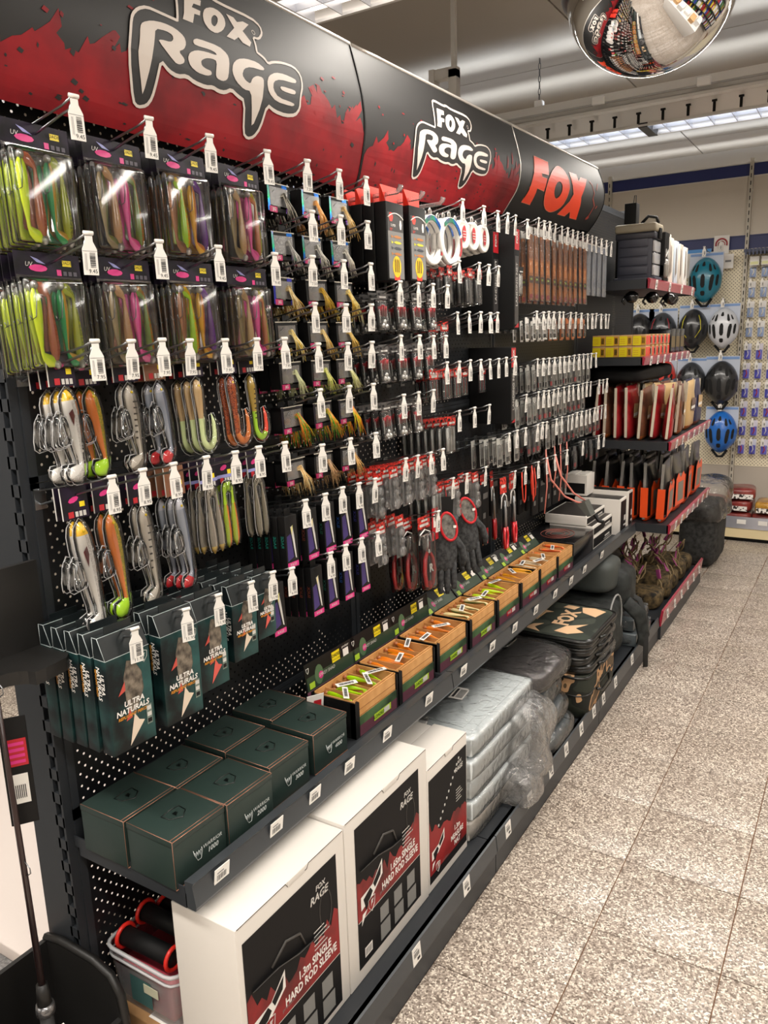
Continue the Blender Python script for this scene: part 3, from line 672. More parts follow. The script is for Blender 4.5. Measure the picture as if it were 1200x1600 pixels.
# ------------------------------------------------------------------ soft lures
def lure_mesh(name, line, mats, mf, flat=.6, n=8):
    """line: (y, z, half height, half thickness) down the body; elliptical sections lofted across the line"""
    rs = []; k = len(line)
    for i, (y, z, h, t) in enumerate(line):
        a = line[max(i - 1, 0)]; b = line[min(i + 1, k - 1)]
        d = Vector((b[0] - a[0], b[1] - a[1])).normalized(); p = Vector((-d.y, d.x))
        rs.append([(t * math.sin(2 * PI * j / n), y + p.x * h * math.cos(2 * PI * j / n), z + p.y * h * math.cos(2 * PI * j / n)) for j in range(n)])
    m = MB(); m.rings(rs, mf=mf); return m, mats
def shad_line(L, w, tail=.022, tilt=0.0, up=False, bend=1.0):
    """a paddle-tail shad hanging nose up: the boot tail turns sideways at the end"""
    pts = [(0, 0, .12), (0, .04, .55), (0, .12, .9), (0, .25, 1.0), (0, .40, .92), (0, .55, .76), (0, .70, .52), (0, .80, .36), (-.01, .875, .36), (-.14, .93, .80), (-.40, .985, 1.15), (-.66, 1.02, .62), (-.74, 1.03, .2)]
    o = []
    for y, s, h in pts:
        z = -s * L; yy = y * tail * bend / .6 + tilt * s * L
        if up: z = -L - z
        o.append((yy, z, h * w, (h * w * .62 if s < .93 else h * w * .3)))
    return o
def curly_line(L, w):
    o = [(0, 0, .15 * w, .1 * w), (0, -.03 * L, .7 * w, .5 * w), (.001, -.15 * L, w, .7 * w), (.002, -.35 * L, .85 * w, .6 * w), (.003, -.55 * L, .6 * w, .4 * w)]
    for a in range(0, 190, 20):
        t = math.radians(a); r = .125 * L; o.append((.003 + r - r * math.cos(t), -.78 * L - r * 1.5 * math.sin(t), w * (.5 + .25 * math.sin(t)), .0035))
    o += [(.003 + .25 * L, -.62 * L, w * .4, .003), (.003 + .22 * L, -.5 * L, w * .1, .001)]
    return o
def two(a, b, c=None, g=6, tail=None, tm=None):
    """material by side: j 0..7 around; 0 is toward -y, 4 toward +y"""
    def f(i, j):
        if tail is not None and i >= tail: return tm
        if c is not None and i < 2: return c
        return a if j in (2, 3, 4, 5) else b
    return f
def lure(kind, L, w, mats, mf, **k):
    line = {'shad': shad_line, 'curly': curly_line}[kind](L, w, **k); return lure_mesh('lure', line, mats, mf)
def col(h, r=.3): return mat(h, r, coat=.5, name='soft_plastic_' + h[1:])
def glit(h1, h2): return noisy('glitter_plastic', h1, h2, 420, .25, 2, .45, .6, coat=.5)
EYE = mat('#f3d21a', .2, name='fish_eye')

# ------------------------------------------------------------------ big clamshell packs, two rows of four columns
def printed_header(m, y0, y1, z0, z1, x, pinky=True):
    """m materials: 0 purple card, 1 pink, 2 yellow, 3 white, 4 lilac"""
    w = y1 - y0; h = z1 - z0
    m.face_yz(x, [(y0 + w * .34 * 1 + w * .14 * math.cos(a), z0 + h * .35 + h * .17 * math.sin(a)) for a in [i * PI / 5 for i in range(10)]], 1)
    m.face_yz(x, [(y0 + w * .24, z1 - h * .12), (y0 + w * .33, z0 + h * .62), (y0 + w * .46, z0 + h * .55), (y0 + w * .34, z0 + h * .78)], 4)
    m.rect_yz(x, y0 + w * .72, y0 + w * .86, z0 + h * .52, z0 + h * .8, 2)
    m.rect_yz(x, y0 + w * .62, y0 + w * .69, z0 + h * .06, z0 + h * .34, 1)
    for q in range(3): m.rect_yz(x, y0 + w * (.72 + .08 * q), y0 + w * (.775 + .08 * q), z0 + h * .08, z0 + h * .28, 5)
    mtext(m, 'UV', h * .3, x, y0 + w * .2, z0 + h * .5, 3, shear=.2)
HDRM = None
LILAC = mat('#8d8fc4', .4, name='lilac_print'); MIDG = mat('#55505c', .5, name='icon_grey')
hdr_mats = [PURP, PINK, YEL, LGREY, LILAC, MIDG]
WP = .120
card = MB().box(-.001, 0, -WP / 2, WP / 2, -.2, .006); card_me = card.mesh('card', [PURP])
pr = MB(); printed_header(pr, -WP / 2, WP / 2, -.03, .003, .0006); mtext(pr, 'LOADED', .0075, .0009, .035, -.0075, 0)
print_me = pr.mesh('header_print', hdr_mats)
def shell_mesh(w, h, d, name='blister', z0=-.030, b=.008, m=CLEAR):
    mb = MB().bbox(.0008, d, -w / 2 + .004, w / 2 - .004, z0 - h + .004, z0 - .004, b)
    mb.box(.0006, .0016, -w / 2, w / 2, z0 - h, z0 - h + .004); mb.box(.0006, .0016, -w / 2, w / 2, z0 - .004, z0)
    mb.box(.0006, .0016, -w / 2, -w / 2 + .004, z0 - h, z0); mb.box(.0006, .0016, w / 2 - .004, w / 2, z0 - h, z0)
    return mb.mesh(name, [m])
shell_me = shell_mesh(WP, .15, .017)
headball = MB().ell((0, 0, 0), .007, .006, .007, 10, 8).mesh('jig_head', [LEAD])
jhook = MB().tube([(0, 0, 0), (0, 0, -.02), (.0, -.004, -.045), (0, -.012, -.05), (0, -.016, -.043)], .0009, 4).mesh('hook', [STEEL])
PACKS = [   # four lures per pack: (body colour, second colour, head down?, material kind)
 ('chartreuse and rust-brown lures', [('#d8ee12', '#c8e80e', 0), ('#9a4a28', '#b0603a', 1), ('#0f9a52', '#c79a2a', 0), ('#6f7a2c', '#a8b414', 1)]),
 ('sand and pink lures', [('#8a7a58', '#5f6a30', 0), ('#caa67a', '#b88c5c', 1), ('#ee5fa8', '#e0418e', 0), ('#b0501c', '#6a8a1c', 1)]),
 ('orange-green and purple lures', [('#8a5a34', '#7a4a2a', 0), ('#f08a18', '#a8d818', 1), ('#e8b020', '#c87818', 0), ('#6a2a8c', '#5a1a7a', 1)]),
 ('tan and pink lures', [('#7a6a44', '#8a7648', 0), ('#d4b890', '#c4a070', 1), ('#ee5fa8', '#dd3f92', 0), ('#7ca018', '#b86a1c', 1)])]
def clam(k):
    t = MB().box(-.001, 0, -WP / 2, WP / 2, -.034, .006); o = t.build('lure_clamshell', PURP)
    put('header_print', print_me, o); put('blister', shell_me, o)
    name, L4 = PACKS[k]
    for i, (a, b, dn) in enumerate(L4):
        m, ms = lure('shad', .118, .0095, [glit(a, b) if i in (1, 3) else col(a), col(b)], two(0, 1), tail=.02, up=bool(dn), bend=-1 if i == 0 or i == 2 else 1)
        y = -.037 + i * .0235; z = -.048 if not dn else -.048
        q = m.build('soft_lure', ms, o, (.008, y, z))
        q2 = put('jig_head', headball, o, (.009, y, -.046 if not dn else -.170))
        if i in (0, 2): put('fish_hook', jhook, o, (.013, y - .002, -.05))
    return o, name
for row, key, rn in ((0, 'A1', 'top'), (1, 'A2', 'second')):
    zt, ys = HK[key]
    for k in range(4):
        src, name = clam(k) if row == 0 else (None, PACKS[k][0])
        if row == 0: CL = globals().setdefault('CLAM', []); CL.append(src)
        src = CLAM[k]
        n = 6
        for i in range(n):
            x = (.102, .108, .126, .126)[k] - i * .0165; y = ys[k] - .004 + R.uniform(-.0015, .0015)
            o = src if (row == 0 and i == 0) else dup(src)
            o.location = (x, y, zp(x, zt) - .003); o.rotation_euler = (R.uniform(-.012, .012), -.04, R.uniform(-.02, .02))
            tag(o, f'clamshell of {name}, {"front one" if i == 0 else nth(i) + " from the front"} on the {rn}-row hook', 'lure pack', f'clamshells of {name} on the {rn} row')

# ------------------------------------------------------------------ single shads in shaped clear shells
def small_card(wd, h, hue=0):
    m = MB().box(-.0008, 0, -wd / 2, wd / 2, -h, .006, 0); m.box(-.001, .0007, -wd / 2 - .0012, -wd / 2, -h, .006, 3)
    z0, z1 = -h, .004
    m.face_yz(.0005, [(-wd * .05 + wd * .20 * math.cos(a), (z0 + z1) / 2 + h * .12 + h * .10 * math.sin(a) + wd * .05 * math.cos(a)) for a in [i * PI / 4 for i in range(8)]], 1)
    m.rect_yz(.0005, wd * .16, wd * .36, -h * .62, -h * .44, 2)
    m.rect_yz(.0006, -wd * .30, -wd * .10, -h * .95, -h * .74, 4); m.face_yz(.0007, [(-wd * .1, -h * .2), (wd * .2, -h * .1), (wd * .05, -h * .3), (-wd * .15, -h * .45)], 5) if False else None
    for q in range(3): m.rect_yz(.0006, -wd * .04 + q * wd * .15, wd * .07 + q * wd * .15, -h * .94, -h * .76, 5)
    if hue == 1: m.rect_yz(.0004, -wd / 2, wd / 2, -h * .75, -h * .62, 6)
    return m.mesh('card', [PURP if hue == 0 else (BROWNC if hue == 2 else PURP), PINK if hue < 2 else BROWNC, YEL, LGREY, RED, LGREY, LILAC])
BROWNC = mat('#7a5138', .5, name='brown_print')
CARD = {0: small_card(.052, .05), 1: small_card(.05, .052, 1), 2: small_card(.052, .05, 2)}
def blob_shell(line, off=.006, dep=.011, hub=None):
    m, _ = lure_mesh('shell', [(y, z + (off if i == 0 else (-off * .6 if i == len(line) - 1 else 0)), h + off, dep if 0 < i < len(line) - 1 else .003) for i, (y, z, h, t) in enumerate(line)], None, None, n=10)
    return m
def outline(line, off, x, hub=None):
    # raised rim that follows the clamshell edge, with the hook-keeper bubble on its belly side
    L_, R_ = [], []; k = len(line)
    for i, (y, z, h, t) in enumerate(line):
        a = line[max(i - 1, 0)]; b = line[min(i + 1, k - 1)]; d = Vector((b[0] - a[0], b[1] - a[1])).normalized(); p = Vector((-d.y, d.x)); q = (h + off)
        if i == 0: L_.append((y, z + off)); continue
        L_.append((y - p.x * q, z - p.y * q)); R_.append((y + p.x * q, z + p.y * q))
    P_ = L_ + R_[::-1]
    m = MB(); m.tube([(x, a, b) for a, b in P_], .0009, 4, closed=True)
    if hub:
        y, z = hub; H_ = [(y + .006, z + .034), (y - .004, z + .038), (y - .013, z + .024), (y - .019, z - .006), (y - .019, z - .020), (y - .012, z - .026), (y + .010, z - .022), (y + .014, z - .012)]
        m.tube([(x, a, b) for a, b in H_], .0010, 4); m.tube([(x + .010, a * .8 + y * .2, b * .8 + z * .2) for a, b in H_], .0007, 4)
    return m
def bubble_dome(hub):
    y, z = hub; m = MB(); rs = []
    for i, (k, x) in enumerate(((1, .0), (.96, .007), (.82, .012), (.4, .0135))):
        rs.append([(x, y - .004 + .0155 * k * math.cos(t) * (1 if math.sin(t) < 0 else .82), z + .006 + .028 * k * math.sin(t)) for t in [2 * PI * j / 14 for j in range(14)]])
    m.rings(rs, cap=True); return m
def single(kind, L, w, mats, mf, card, hub=True, stripes=None, fin=None, eye=True, extra=None, **k):
    o = MB().box(-.0012, -.0004, -.02, .02, -.03, .004).build('shad_pack', PURP)
    put('card', CARD[card], o)
    if kind == 'double':
        for s in (-1, 1):
            m, ms = lure('shad', L, w, mats, mf, up=True, tail=.014, bend=s)
            m.build('soft_lure', ms, o, (.004, s * w * 1.25, -.055)); 
            ln_ = shad_line(L, w, up=True, tail=.014, bend=s); blob_shell(ln_, .004, .009).build('blister', CLEAR, o, (.004, s * w * 1.25, -.055)); outline(ln_, .0045, 0).build('blister_rim', RIM, o, (.004, s * w * 1.25, -.055))
        MB().box(-.001, .006, -.022, .022, -.098, -.094).box(-.001, .006, -.02, .02, -.138, -.134).build('blister_bar', CLEARM, o)
    else:
        ln = (curly_line(L, w) if kind == 'curly' else shad_line(L, w, **k)); m, ms = lure_mesh('lure', ln, mats, mf)
        if eye: m.ell((w * .55, 0.001, -L * .085), .002, .0026, .0026, 6, 4, len(ms)); ms = ms + [EYE]
        if stripes:
            for q in range(7):
                z = -L * (.2 + q * .075); hw = w * (.85 - q * .07)
                m.box(w * .50 - q * .0002, w * .66 - q * .0003, hw * .1, hw * .85, z - .002, z + .0008, len(ms))
            ms = ms + [mat(stripes, .5, name='stripe')]
        if fin: m.face_yz(w * .72, [(-w * .5, -L * .27), (w * .1, -L * .22), (w * .3, -L * .30), (0, -L * .42)], len(ms)); ms = ms + [mat(fin, .4, name='fin_patch')]
        m.build('soft_lure', ms, o, (.004, 0, -.056))
        blob_shell(ln, .0055, .012).build('blister', CLEAR, o, (.004, 0, -.056)); hb_ = (-w - .004, -L * .50) if hub else None
        outline(ln, .0065, .0, hb_).build('blister_rim', RIM, o, (.003, 0, -.056))
        if hub: bubble_dome(hb_).build('hook_bubble', CLEAR, o, (.004, 0, -.056))
        if hub:
            hz = -.056 - L * .5; MB().tube([(.006, -w * .6, hz + .012), (.007, -w - .004, hz + .026), (.007, -w - .010, hz + .004), (.007, -w - .006, hz - .012), (.007, -w + .002, hz - .004)], .001, 4).build('fish_hook', STEEL, o)
    return o
S_ = [   # (phrase, builder, count) upper row
 ('silver shad with yellow head', lambda L: single('shad', L, .0135, [col('#d9d6d0'), glit('#b0aca6', '#d0ccc6'), col('#e8b818')], two(0, 1, 2), 0, tilt=.1, fin='#5a1a1c'), 3),
 ('orange perch shad with green tail', lambda L: single('shad', L, .014, [col('#e07a18'), glit('#8c8a20', '#c8a820'), col('#d86a18'), col('#b4ea1c')], two(0, 1, None, tail=8, tm=3), 0, tilt=.1), 2),
 ('grey striped shad', lambda L: single('shad', L, .0125, [col('#b9b1a4'), col('#6f685c')], two(0, 1), 0, tilt=.1, stripes='#3a352e'), 2),
 ('smoky shad with red tail', lambda L: single('shad', L, .0118, [col('#9aa0ac'), col('#5f6a80'), col('#b8b8c0'), col('#c81e28')], two(0, 1, 2, tail=9, tm=3), 2, tilt=.1), 2)]
UP = S_ + [
 ('pale green curly tail', lambda L: single('curly', L, .0105, [col('#c9a877'), col('#6a4a2c'), col('#d4e2a4')], (lambda i, j: 2 if i > 3 else (0 if j in (0, 1, 2, 3) else 1)), 0, hub=False), 3),
 ('orange-brown curly tail', lambda L: single('curly', L, .0105, [glit('#b4501c', '#6a2c14'), col('#d0701c')], (lambda i, j: 0 if i < 6 else 1), 0, hub=False), 2),
 ('green and red curly tail', lambda L: single('curly', L, .0105, [col('#b8983c'), col('#a8d82c'), col('#f0482c')], (lambda i, j: 2 if i > 11 else (1 if i > 3 else 0)), 0, hub=False, stripes='#3a2c18'), 1)]
LO = S_ + [
 ('pale tail-up twin shad', lambda L: single('double', .13, .009, [col('#b4aa9a'), col('#8a8274'), col('#c8a850')], two(0, 1, 2), 1), 3),
 ('orange tail-up twin shad', lambda L: single('double', .132, .0095, [col('#f08018'), col('#a8c020'), col('#b4dc1c')], two(0, 1, None, tail=6, tm=2), 1), 2),
 ('striped perch tail-up twin shad', lambda L: single('double', .13, .0088, [col('#b9b1a0'), col('#77705c')], two(0, 1), 1), 2)]
AX4 = (.114, .076, .104, .102, .112, .118, .092); AX6 = (.104, .096, .108, .114, .122, .104, .112)
for key, lst, Ls, rn in (('A4', UP, (.142, .142, .144, .142, .138, .138, .138), 'upper'), ('A6', LO, (.19, .182, .178, .172, .13, .13, .13), 'lower')):
    zt, ys = HK[key]
    for k, (nm, fn, n) in enumerate(lst):
        src = fn(Ls[k])
        if key == 'A6' and k < 4: n = 2 if k != 3 else 3
        for i in range(n):
            x = (AX4 if key == 'A4' else AX6)[k] - i * .024; o = src if i == 0 else dup(src)
            y = ys[k] - .003
            o.location = (x, y + R.uniform(-.003, .003), zp(x, zt) + (.006 if key == 'A4' else -.002)); o.rotation_euler = (R.uniform(-.02, .02), -.05, R.uniform(-.05, .05))
            tag(o, f'{nm} in clear shell, {"front one" if i == 0 else nth(i) + " back"}, {rn} row', 'lure pack', f'{nm} packs on the {rn} row')

# ------------------------------------------------------------------ skirted jigs in black windowed boxes
def jig(hc, c1, c2, foil=None, n=30, seed=0, long=.05):
    r = random.Random(seed)
    w, h, d = .078, .058, .03
    mb = MB(); f = .008
    # frame around an open window
    mb.box(-d, 0, -w / 2, w / 2, -h, -h + f, 0); mb.box(-d, 0, -w / 2, w / 2, -f, 0, 0)
    mb.box(-d, 0, -w / 2, -w / 2 + f, -h, 0, 0); mb.box(-d, 0, w / 2 - f * .8, w / 2, -h, 0, 0); mb.box(-d, -d + .002, -w / 2, w / 2, -h, 0, 1)
    mb.box(-.018, -.017, w / 2 - .022, w / 2 - .012, -h + .012, -.008, 2)      # pale side strip seen inside
    mb.box(-.003, .0, -.012, .012, 0, .014, 0)
    mb.box(-.001, .0006, -w / 2, w / 2, -.0015, 0.0006, 2)
    o = mb.build('skirted_jig_pack', [BLACK, BLK2, mat('#b9b2a4', .5, name='inner_card')])
    if foil is not None:
        MB().rect_yz(.0007, -w / 2, -w / 2 + .007, -h, 0).rect_yz(.0007, w / 2 - .016, w / 2, -h, -h + .010).rect_yz(.0007, .012, .03, -.008, -.001).build('foil_print', foil, o)
    lb = MB().box(.0, .0015, -w / 2 + .004, -w / 2 + .030, -h - .002, -h + .010, 0)
    mtext(lb, 'JIG', .009, .0018, -w / 2 + .019, -h + .004, 1, bold=.0002)
    for q in (.009, .028): lb.tube([(-.002, -w / 2 + q, -h - .008), (.003, -w / 2 + q, -h - .008)], .0016, 6, 2)
    lb.build('jig_label', [mat('#b01e5c', .4, name='magenta_label'), LGREY, STEEL], o)
    MB().ell((-.010, -.010, -.034), .008, .009, .008, 10, 6).build('jig_head', col(hc), o)
    for ci, cc in ((0, c1), (1, c2)):
        sk = MB()
        for q in range(n // 2):
            a = r.uniform(-1.0, .75); L = long * r.uniform(.5, 1.25)
            sk.tube([(-.008, -.004, -.030), (.004, .004 + L * .25, -.024 + r.uniform(-.004, .008)), (.010, .008 + L * (.5 + a * .3), -.038 - L * .25), (.010 + r.uniform(-.004, .006), .010 + L * (.62 + a * .5), -.045 - L * r.uniform(.5, .95))], [.0005, .0007, .0007, .0005], 3)
        sk.build('skirt', col(cc), o)
    MB().tube([(-.01, -.016, -.034), (0, -.022, -.020), (.002, -.012, -.012)], .001, 4).build('fish_hook', STEEL, o)
    MB().box(.0004, .0010, -w / 2 + f, w / 2 - f, -h + .012, -.008).build('window_film', CLEARM, o)
    return o
def rainbow():
    m = bpy.data.materials.new('iridescent_foil'); m.use_nodes = True; nt = m.node_tree; b = nt.nodes['Principled BSDF']
    tc = nt.nodes.new('ShaderNodeTexCoord'); n = nt.nodes.new('ShaderNodeTexNoise'); n.inputs['Scale'].default_value = 14; nt.links.new(tc.outputs['Object'], n.inputs['Vector'])
    r = nt.nodes.new('ShaderNodeValToRGB'); e = r.color_ramp.elements; e[0].position = .3; e[0].color = (*lin('#2018a0'), 1); e[1].position = .7; e[1].color = (*lin('#7a1aa8'), 1)
    q = e.new(.45); q.color = (*lin('#1a78c8'), 1); q = e.new(.55); q.color = (*lin('#18a860'), 1)
    nt.links.new(n.outputs['Fac'], r.inputs[0]); nt.links.new(r.outputs[0], b.inputs['Base Color']); b.inputs['Metallic'].default_value = .7; b.inputs['Roughness'].default_value = .2
    return m
FOIL = rainbow()
JC = {'J1': [('#3a2c20', '#3a3a34', '#b8b0a0', 'dark skirt'), ('#c08a3c', '#e8a050', '#f0c080', 'copper orange skirt'), ('#a07840', '#c8a058', '#e8d0a0', 'thin tan skirt')],
      'J2': [('#8a8a86', '#c0bdb4', '#8a8884', 'grey skirt'), ('#9a9a94', '#dcd8cc', '#8f8d86', 'white skirt'), ('#8a8a86', '#cfcabc', '#9a948a', 'pale grey skirt')],
      'J3': [('#7ab83c', '#b08a30', '#e0d0a0', 'olive skirt'), ('#8a6a2c', '#c8a030', '#a88828', 'gold skirt'), ('#8a6a2c', '#d0a838', '#e8d890', 'yellow gold skirt')],
      'J4': [('#8a7428', '#d8b84c', '#e8e0b8', 'tinsel skirt'), ('#a88430', '#c89838', '#e8d8a0', 'honey skirt'), ('#9a7c30', '#b08c30', '#e0c070', 'bronze skirt')],
      'J5': [('#a8b06c', '#d8dca8', '#b8ba90', 'cream skirt'), ('#b84830', '#d8d488', '#c8d060', 'lime-white skirt'), ('#c8b04c', '#e8e4b0', '#b8b870', 'straw skirt')],
      'J6': [('#f0a020', '#f08018', '#58a828', 'fire tiger skirt'), ('#f0a020', '#f09028', '#6ab030', 'short fire tiger skirt'), ('#e8d020', '#f07818', '#c8d020', 'orange and lime skirt')],
      'J7': [('#d0903c', '#d8a860', '#f0d8a0', 'caramel skirt'), ('#a8844c', '#c8a070', '#a8845c', 'brown skirt'), ('#d0a050', '#e8c078', '#b88848', 'amber skirt')]}
for key in ('J1', 'J2', 'J3', 'J4', 'J5', 'J6', 'J7'):
    zt, ys = HK[key]
    for k, (hc, c1, c2, nm) in enumerate(JC[key]):
        src = jig(hc, c1, c2, FOIL if key in ('J1', 'J2') else (PURP if key == 'J6' else (BLUEP if (key, k) == ('J3', 0) else None)), seed=ord(key[1]) * 7 + k, long=.05 if key in ('J1', 'J6', 'J7', 'J3') else .042)
        for i in range(3):
            x = .122 - i * .033; o = src if i == 0 else dup(src)
            o.location = (x, ys[k] - .004 + R.uniform(-.002, .002), zp(x, zt) - .013); o.rotation_euler = (R.uniform(-.03, .03), -.03, R.uniform(-.05, .05))
            tag(o, f'boxed jig with {nm}, {"front one" if i == 0 else nth(i) + " back"} on its hook', 'lure pack', f'boxed jigs with {nm}')

# ------------------------------------------------------------------ slim dark boxes with a pale swoosh window (two rows)
def slim(side, c1, tailc, grp):
    w, h, d = .043, .125, .020
    o = MB().bbox(-d, 0, -w / 2, w / 2, -h, -.004, .001).box(-.011, -.009, -.010, .010, -.006, .012).build('slim_lure_box', BLACK)
    p = MB(); mtext(p, side, .012, -w / 2 - .0006, 0, 0) if False else None
    vs, fs = text_data(side, .011); p.add([(-d / 2 + c, -w / 2 - .0005, -h * .5 + b) for a, b, c in vs], fs, 0)
    p.face_yz(.0005, [(-.004, -.03), (.004, -.028), (.008, -.05), (.014, -h + .02), (.010, -h + .022), (.002, -.06)], 1)
    p.rect_yz(.0005, -w / 2 + .002, w / 2 - .002, -h + .002, -h + .014, 2); mtext(p, 'RAGE', .009, .0008, 0, -h + .008, 1)
    p.face_yz(.0004, [(-.018, -.05), (-.004, -.045), (.004, -.10), (-.018, -.108)], 3)
    p.face_yz(.0006, [(.005, -.026), (.001, -.05), (-.002, -.035)], 4)
    p.build('box_print', [mat(c1, .5, name='side_lettering'), LGREY, PINK, mat('#3a2a6a', .4, name='violet_print'), mat(tailc, .4, name='lure_picture')], o); return o
for key, names in (('S1', ['Rage', 'Slick', 'Slick', 'Slick', 'Slick']), ('S2', ['Nat', 'Slick', 'Slick', 'Slick', 'Slick'])):
    zt, ys = HK[key]
    for k in range(5):
        src = slim(names[k].upper(), ('#1a8a7a', '#7a3a2a', '#2a6a5a', '#2a5aa8', '#3a3a8a')[k], ('#e8e07a', '#f0e0a0', '#e8e070', '#c0b090', '#b8b0a0')[k], key)
        for i in range(5):
            x = .165 - i * .023; o = src if i == 0 else dup(src)
            o.location = (x, ys[k] - .012, zp(x, zt) - .014); o.rotation_euler = (R.uniform(-.015, .015), -.02, R.uniform(-.03, .03))
            rn = 'upper' if key == 'S1' else 'lower'
            tag(o, f'slim dark box, {"front" if i == 0 else nth(i) + " back"} on the {nth(k)} hook of the {rn} slim-box row', 'lure box', f'slim dark lure boxes, {rn} row, {nth(k)} hook')
# ------------------------------------------------------------------ tall dark teal boxes with a fish picture
TEAL = noisy('teal_card', '#0d1416', '#2c5a58', 11, .35, 5, .42, .75); TEALD = mat('#131a1c', .4, name='teal_dark')
def teal_box(w, h, d, k, name='REPLICANT PERCH'):
    t = MB(); g = .038      # gable height
    t.bbox(-d, 0, -w / 2, w / 2, -h - g, -g, .0012, 0)
    t.prism_xz([(-d, -g), (0, -g), (-d * .55, 0.0), (-d * .95, .0), (-d * 1.0, -g * .5)], -w / 2 + .001, w / 2 - .001, 1)
    t.box(-d * .72, -d * .66, -w * .3, w * .3, -.002, .014, 1)
    o = t.build('fish_display_box', [TEAL, TEALD])
    e = MB(); r = .0006
    for (a, b) in (((0, -w / 2, -g), (0, w / 2, -g)), ((0, -w / 2, -g), (-d * .55, -w / 2, 0)), ((-d * .55, -w / 2, 0), (-d * .55, w / 2, 0)), ((-d, -w / 2, -g), (-d, -w / 2, -.0)), ((0, -w / 2, -g), (-d, -w / 2, -g)), ((-d * .55, -w / 2, 0), (-d, -w / 2, 0))):
        e.tube([a, b], r, 4)
    e.build('folded_edge', mat('#a9b4b4', .5, name='worn_edge'), o)
    p = MB(); s = w / .095
    # fish picture: grey body, red fins, pale forked tail
    body = [(-.004, -.05), (.012, -.055), (.026, -.08), (.028, -.11), (.016, -.135), (.004, -.155), (-.006, -.15), (-.012, -.12), (-.014, -.08)]
    p.face_yz(.0006, [(a * s, b * h / .175) for a, b in body], 0)
    p.face_yz(.0007, [(a * s, b * h / .175) for a, b in [(-.012, -.085), (-.028, -.108), (-.012, -.102)]], 1)
    p.face_yz(.0007, [(a * s, b * h / .175) for a, b in [(-.006, -.138), (-.016, -.158), (-.002, -.155)]], 1)
    p.face_yz(.0008, [(a * s, b * h / .175) for a, b in [(.003, -.150), (.012, -.165), (.024, -.170), (.010, -.184), (-.012, -.206), (-.004, -.175)]], 2 if k % 2 == 0 else 3)
    p.build('fish_picture', [noisy('fish_grey', '#3a342e', '#857a6c', 60, .4), mat('#b8483c', .4, name='fin_red'), mat('#d8c8b4', .5, name='tail_cream'), mat('#d05a50', .4, name='tail_red')], o)
    l = MB(); z0 = -.127 * h / .175
    mtext(l, 'ULTRA', .0145 * s, .0011, .004, z0, 0, rot=.0, bold=.0004, shear=.15); mtext(l, 'NATURALS', .0145 * s, .0011, 0, z0 - .0135 * s, 0, bold=.0004, shear=.15)
    mtext(l, name, .0078 * s, .0011, 0, z0 - .024 * s, 1, shear=.15, bold=.0002)
    vs, fs = text_data('ULTRA', .014, bold=.0003); 
    for txt, dx, sz in (('ULTRA', .004, .0125), ('NATURALS', -.008, .0125)):
        vs, fs = text_data(txt, sz, bold=.0003, shear=.15); l.add([(-d * .5 - c + dx * .8, -w / 2 - .0007, -.082 - b) for a, b, c in [(q[0], q[1], -q[2]) for q in vs]], fs, 0)
    vs, fs = text_data(name, .006, bold=.0001); l.add([(-d * .5 + c - .013, -w / 2 - .0007, -.082 - b) for a, b, c in vs], fs, 1)
    l.build('lettering', [WHITE, mat('#d08a1c', .4, name='gold_lettering')], o)
    q = MB()
    q.rect_yz(.0009, w / 2 - .018, w / 2 - .006, -h - g + .03, -h - g + .068, 0)
    for i in range(3): q.rect_yz(.0012, w / 2 - .0165, w / 2 - .0075, -h - g + .033 + i * .012, -h - g + .041 + i * .012, 1 if i else 2)
    # shield emblem
    cy, cz = w / 2 - .014, -.055
    sh = [(-.008, .008), (0, .011), (.008, .008), (.007, -.002), (0, -.011), (-.007, -.002)]
    q.tube([(.0012, cy + a, cz + b) for a, b in sh], .0006, 4, 1, closed=True)
    q.face_yz(.0012, [(cy - .003, cz - .006), (cy - .001, cz + .005), (cy + .004, cz + .005), (cy + .001, cz + .002), (cy + .003, cz), (cy, cz)], 1)
    q.build('badges', [mat('#6f7d74', .4, name='badge_grey'), LGREY, BLACK], o)
    return o
zt, ys = HK['A7']
sizes = [(.092, .178, .030), (.09, .178, .030), (.078, .150, .028), (.07, .122, .026), (.056, .10, .024)]
for k in range(5):
    w, h, d = sizes[k]; src = teal_box(w, h, d, k + (0 if k == 0 else 1))
    nb = 5
    for i in range(nb):
        x = .192 - i * (.036 if k < 2 else .034); o = src if i == 0 else dup(src)
        o.location = (x, ys[k] - .004 + (.0 if k else -.002), zt - .006 + .0 * i); o.rotation_euler = (R.uniform(-.01, .01), 0.02, -.03 + R.uniform(-.02, .02))
        tag(o, f'dark teal boxed fish lure, {"front box" if i == 0 else nth(i) + " back"} on the {nth(k)} hook from the end upright', 'lure box', f'dark teal fish boxes on the {nth(k)} hook')

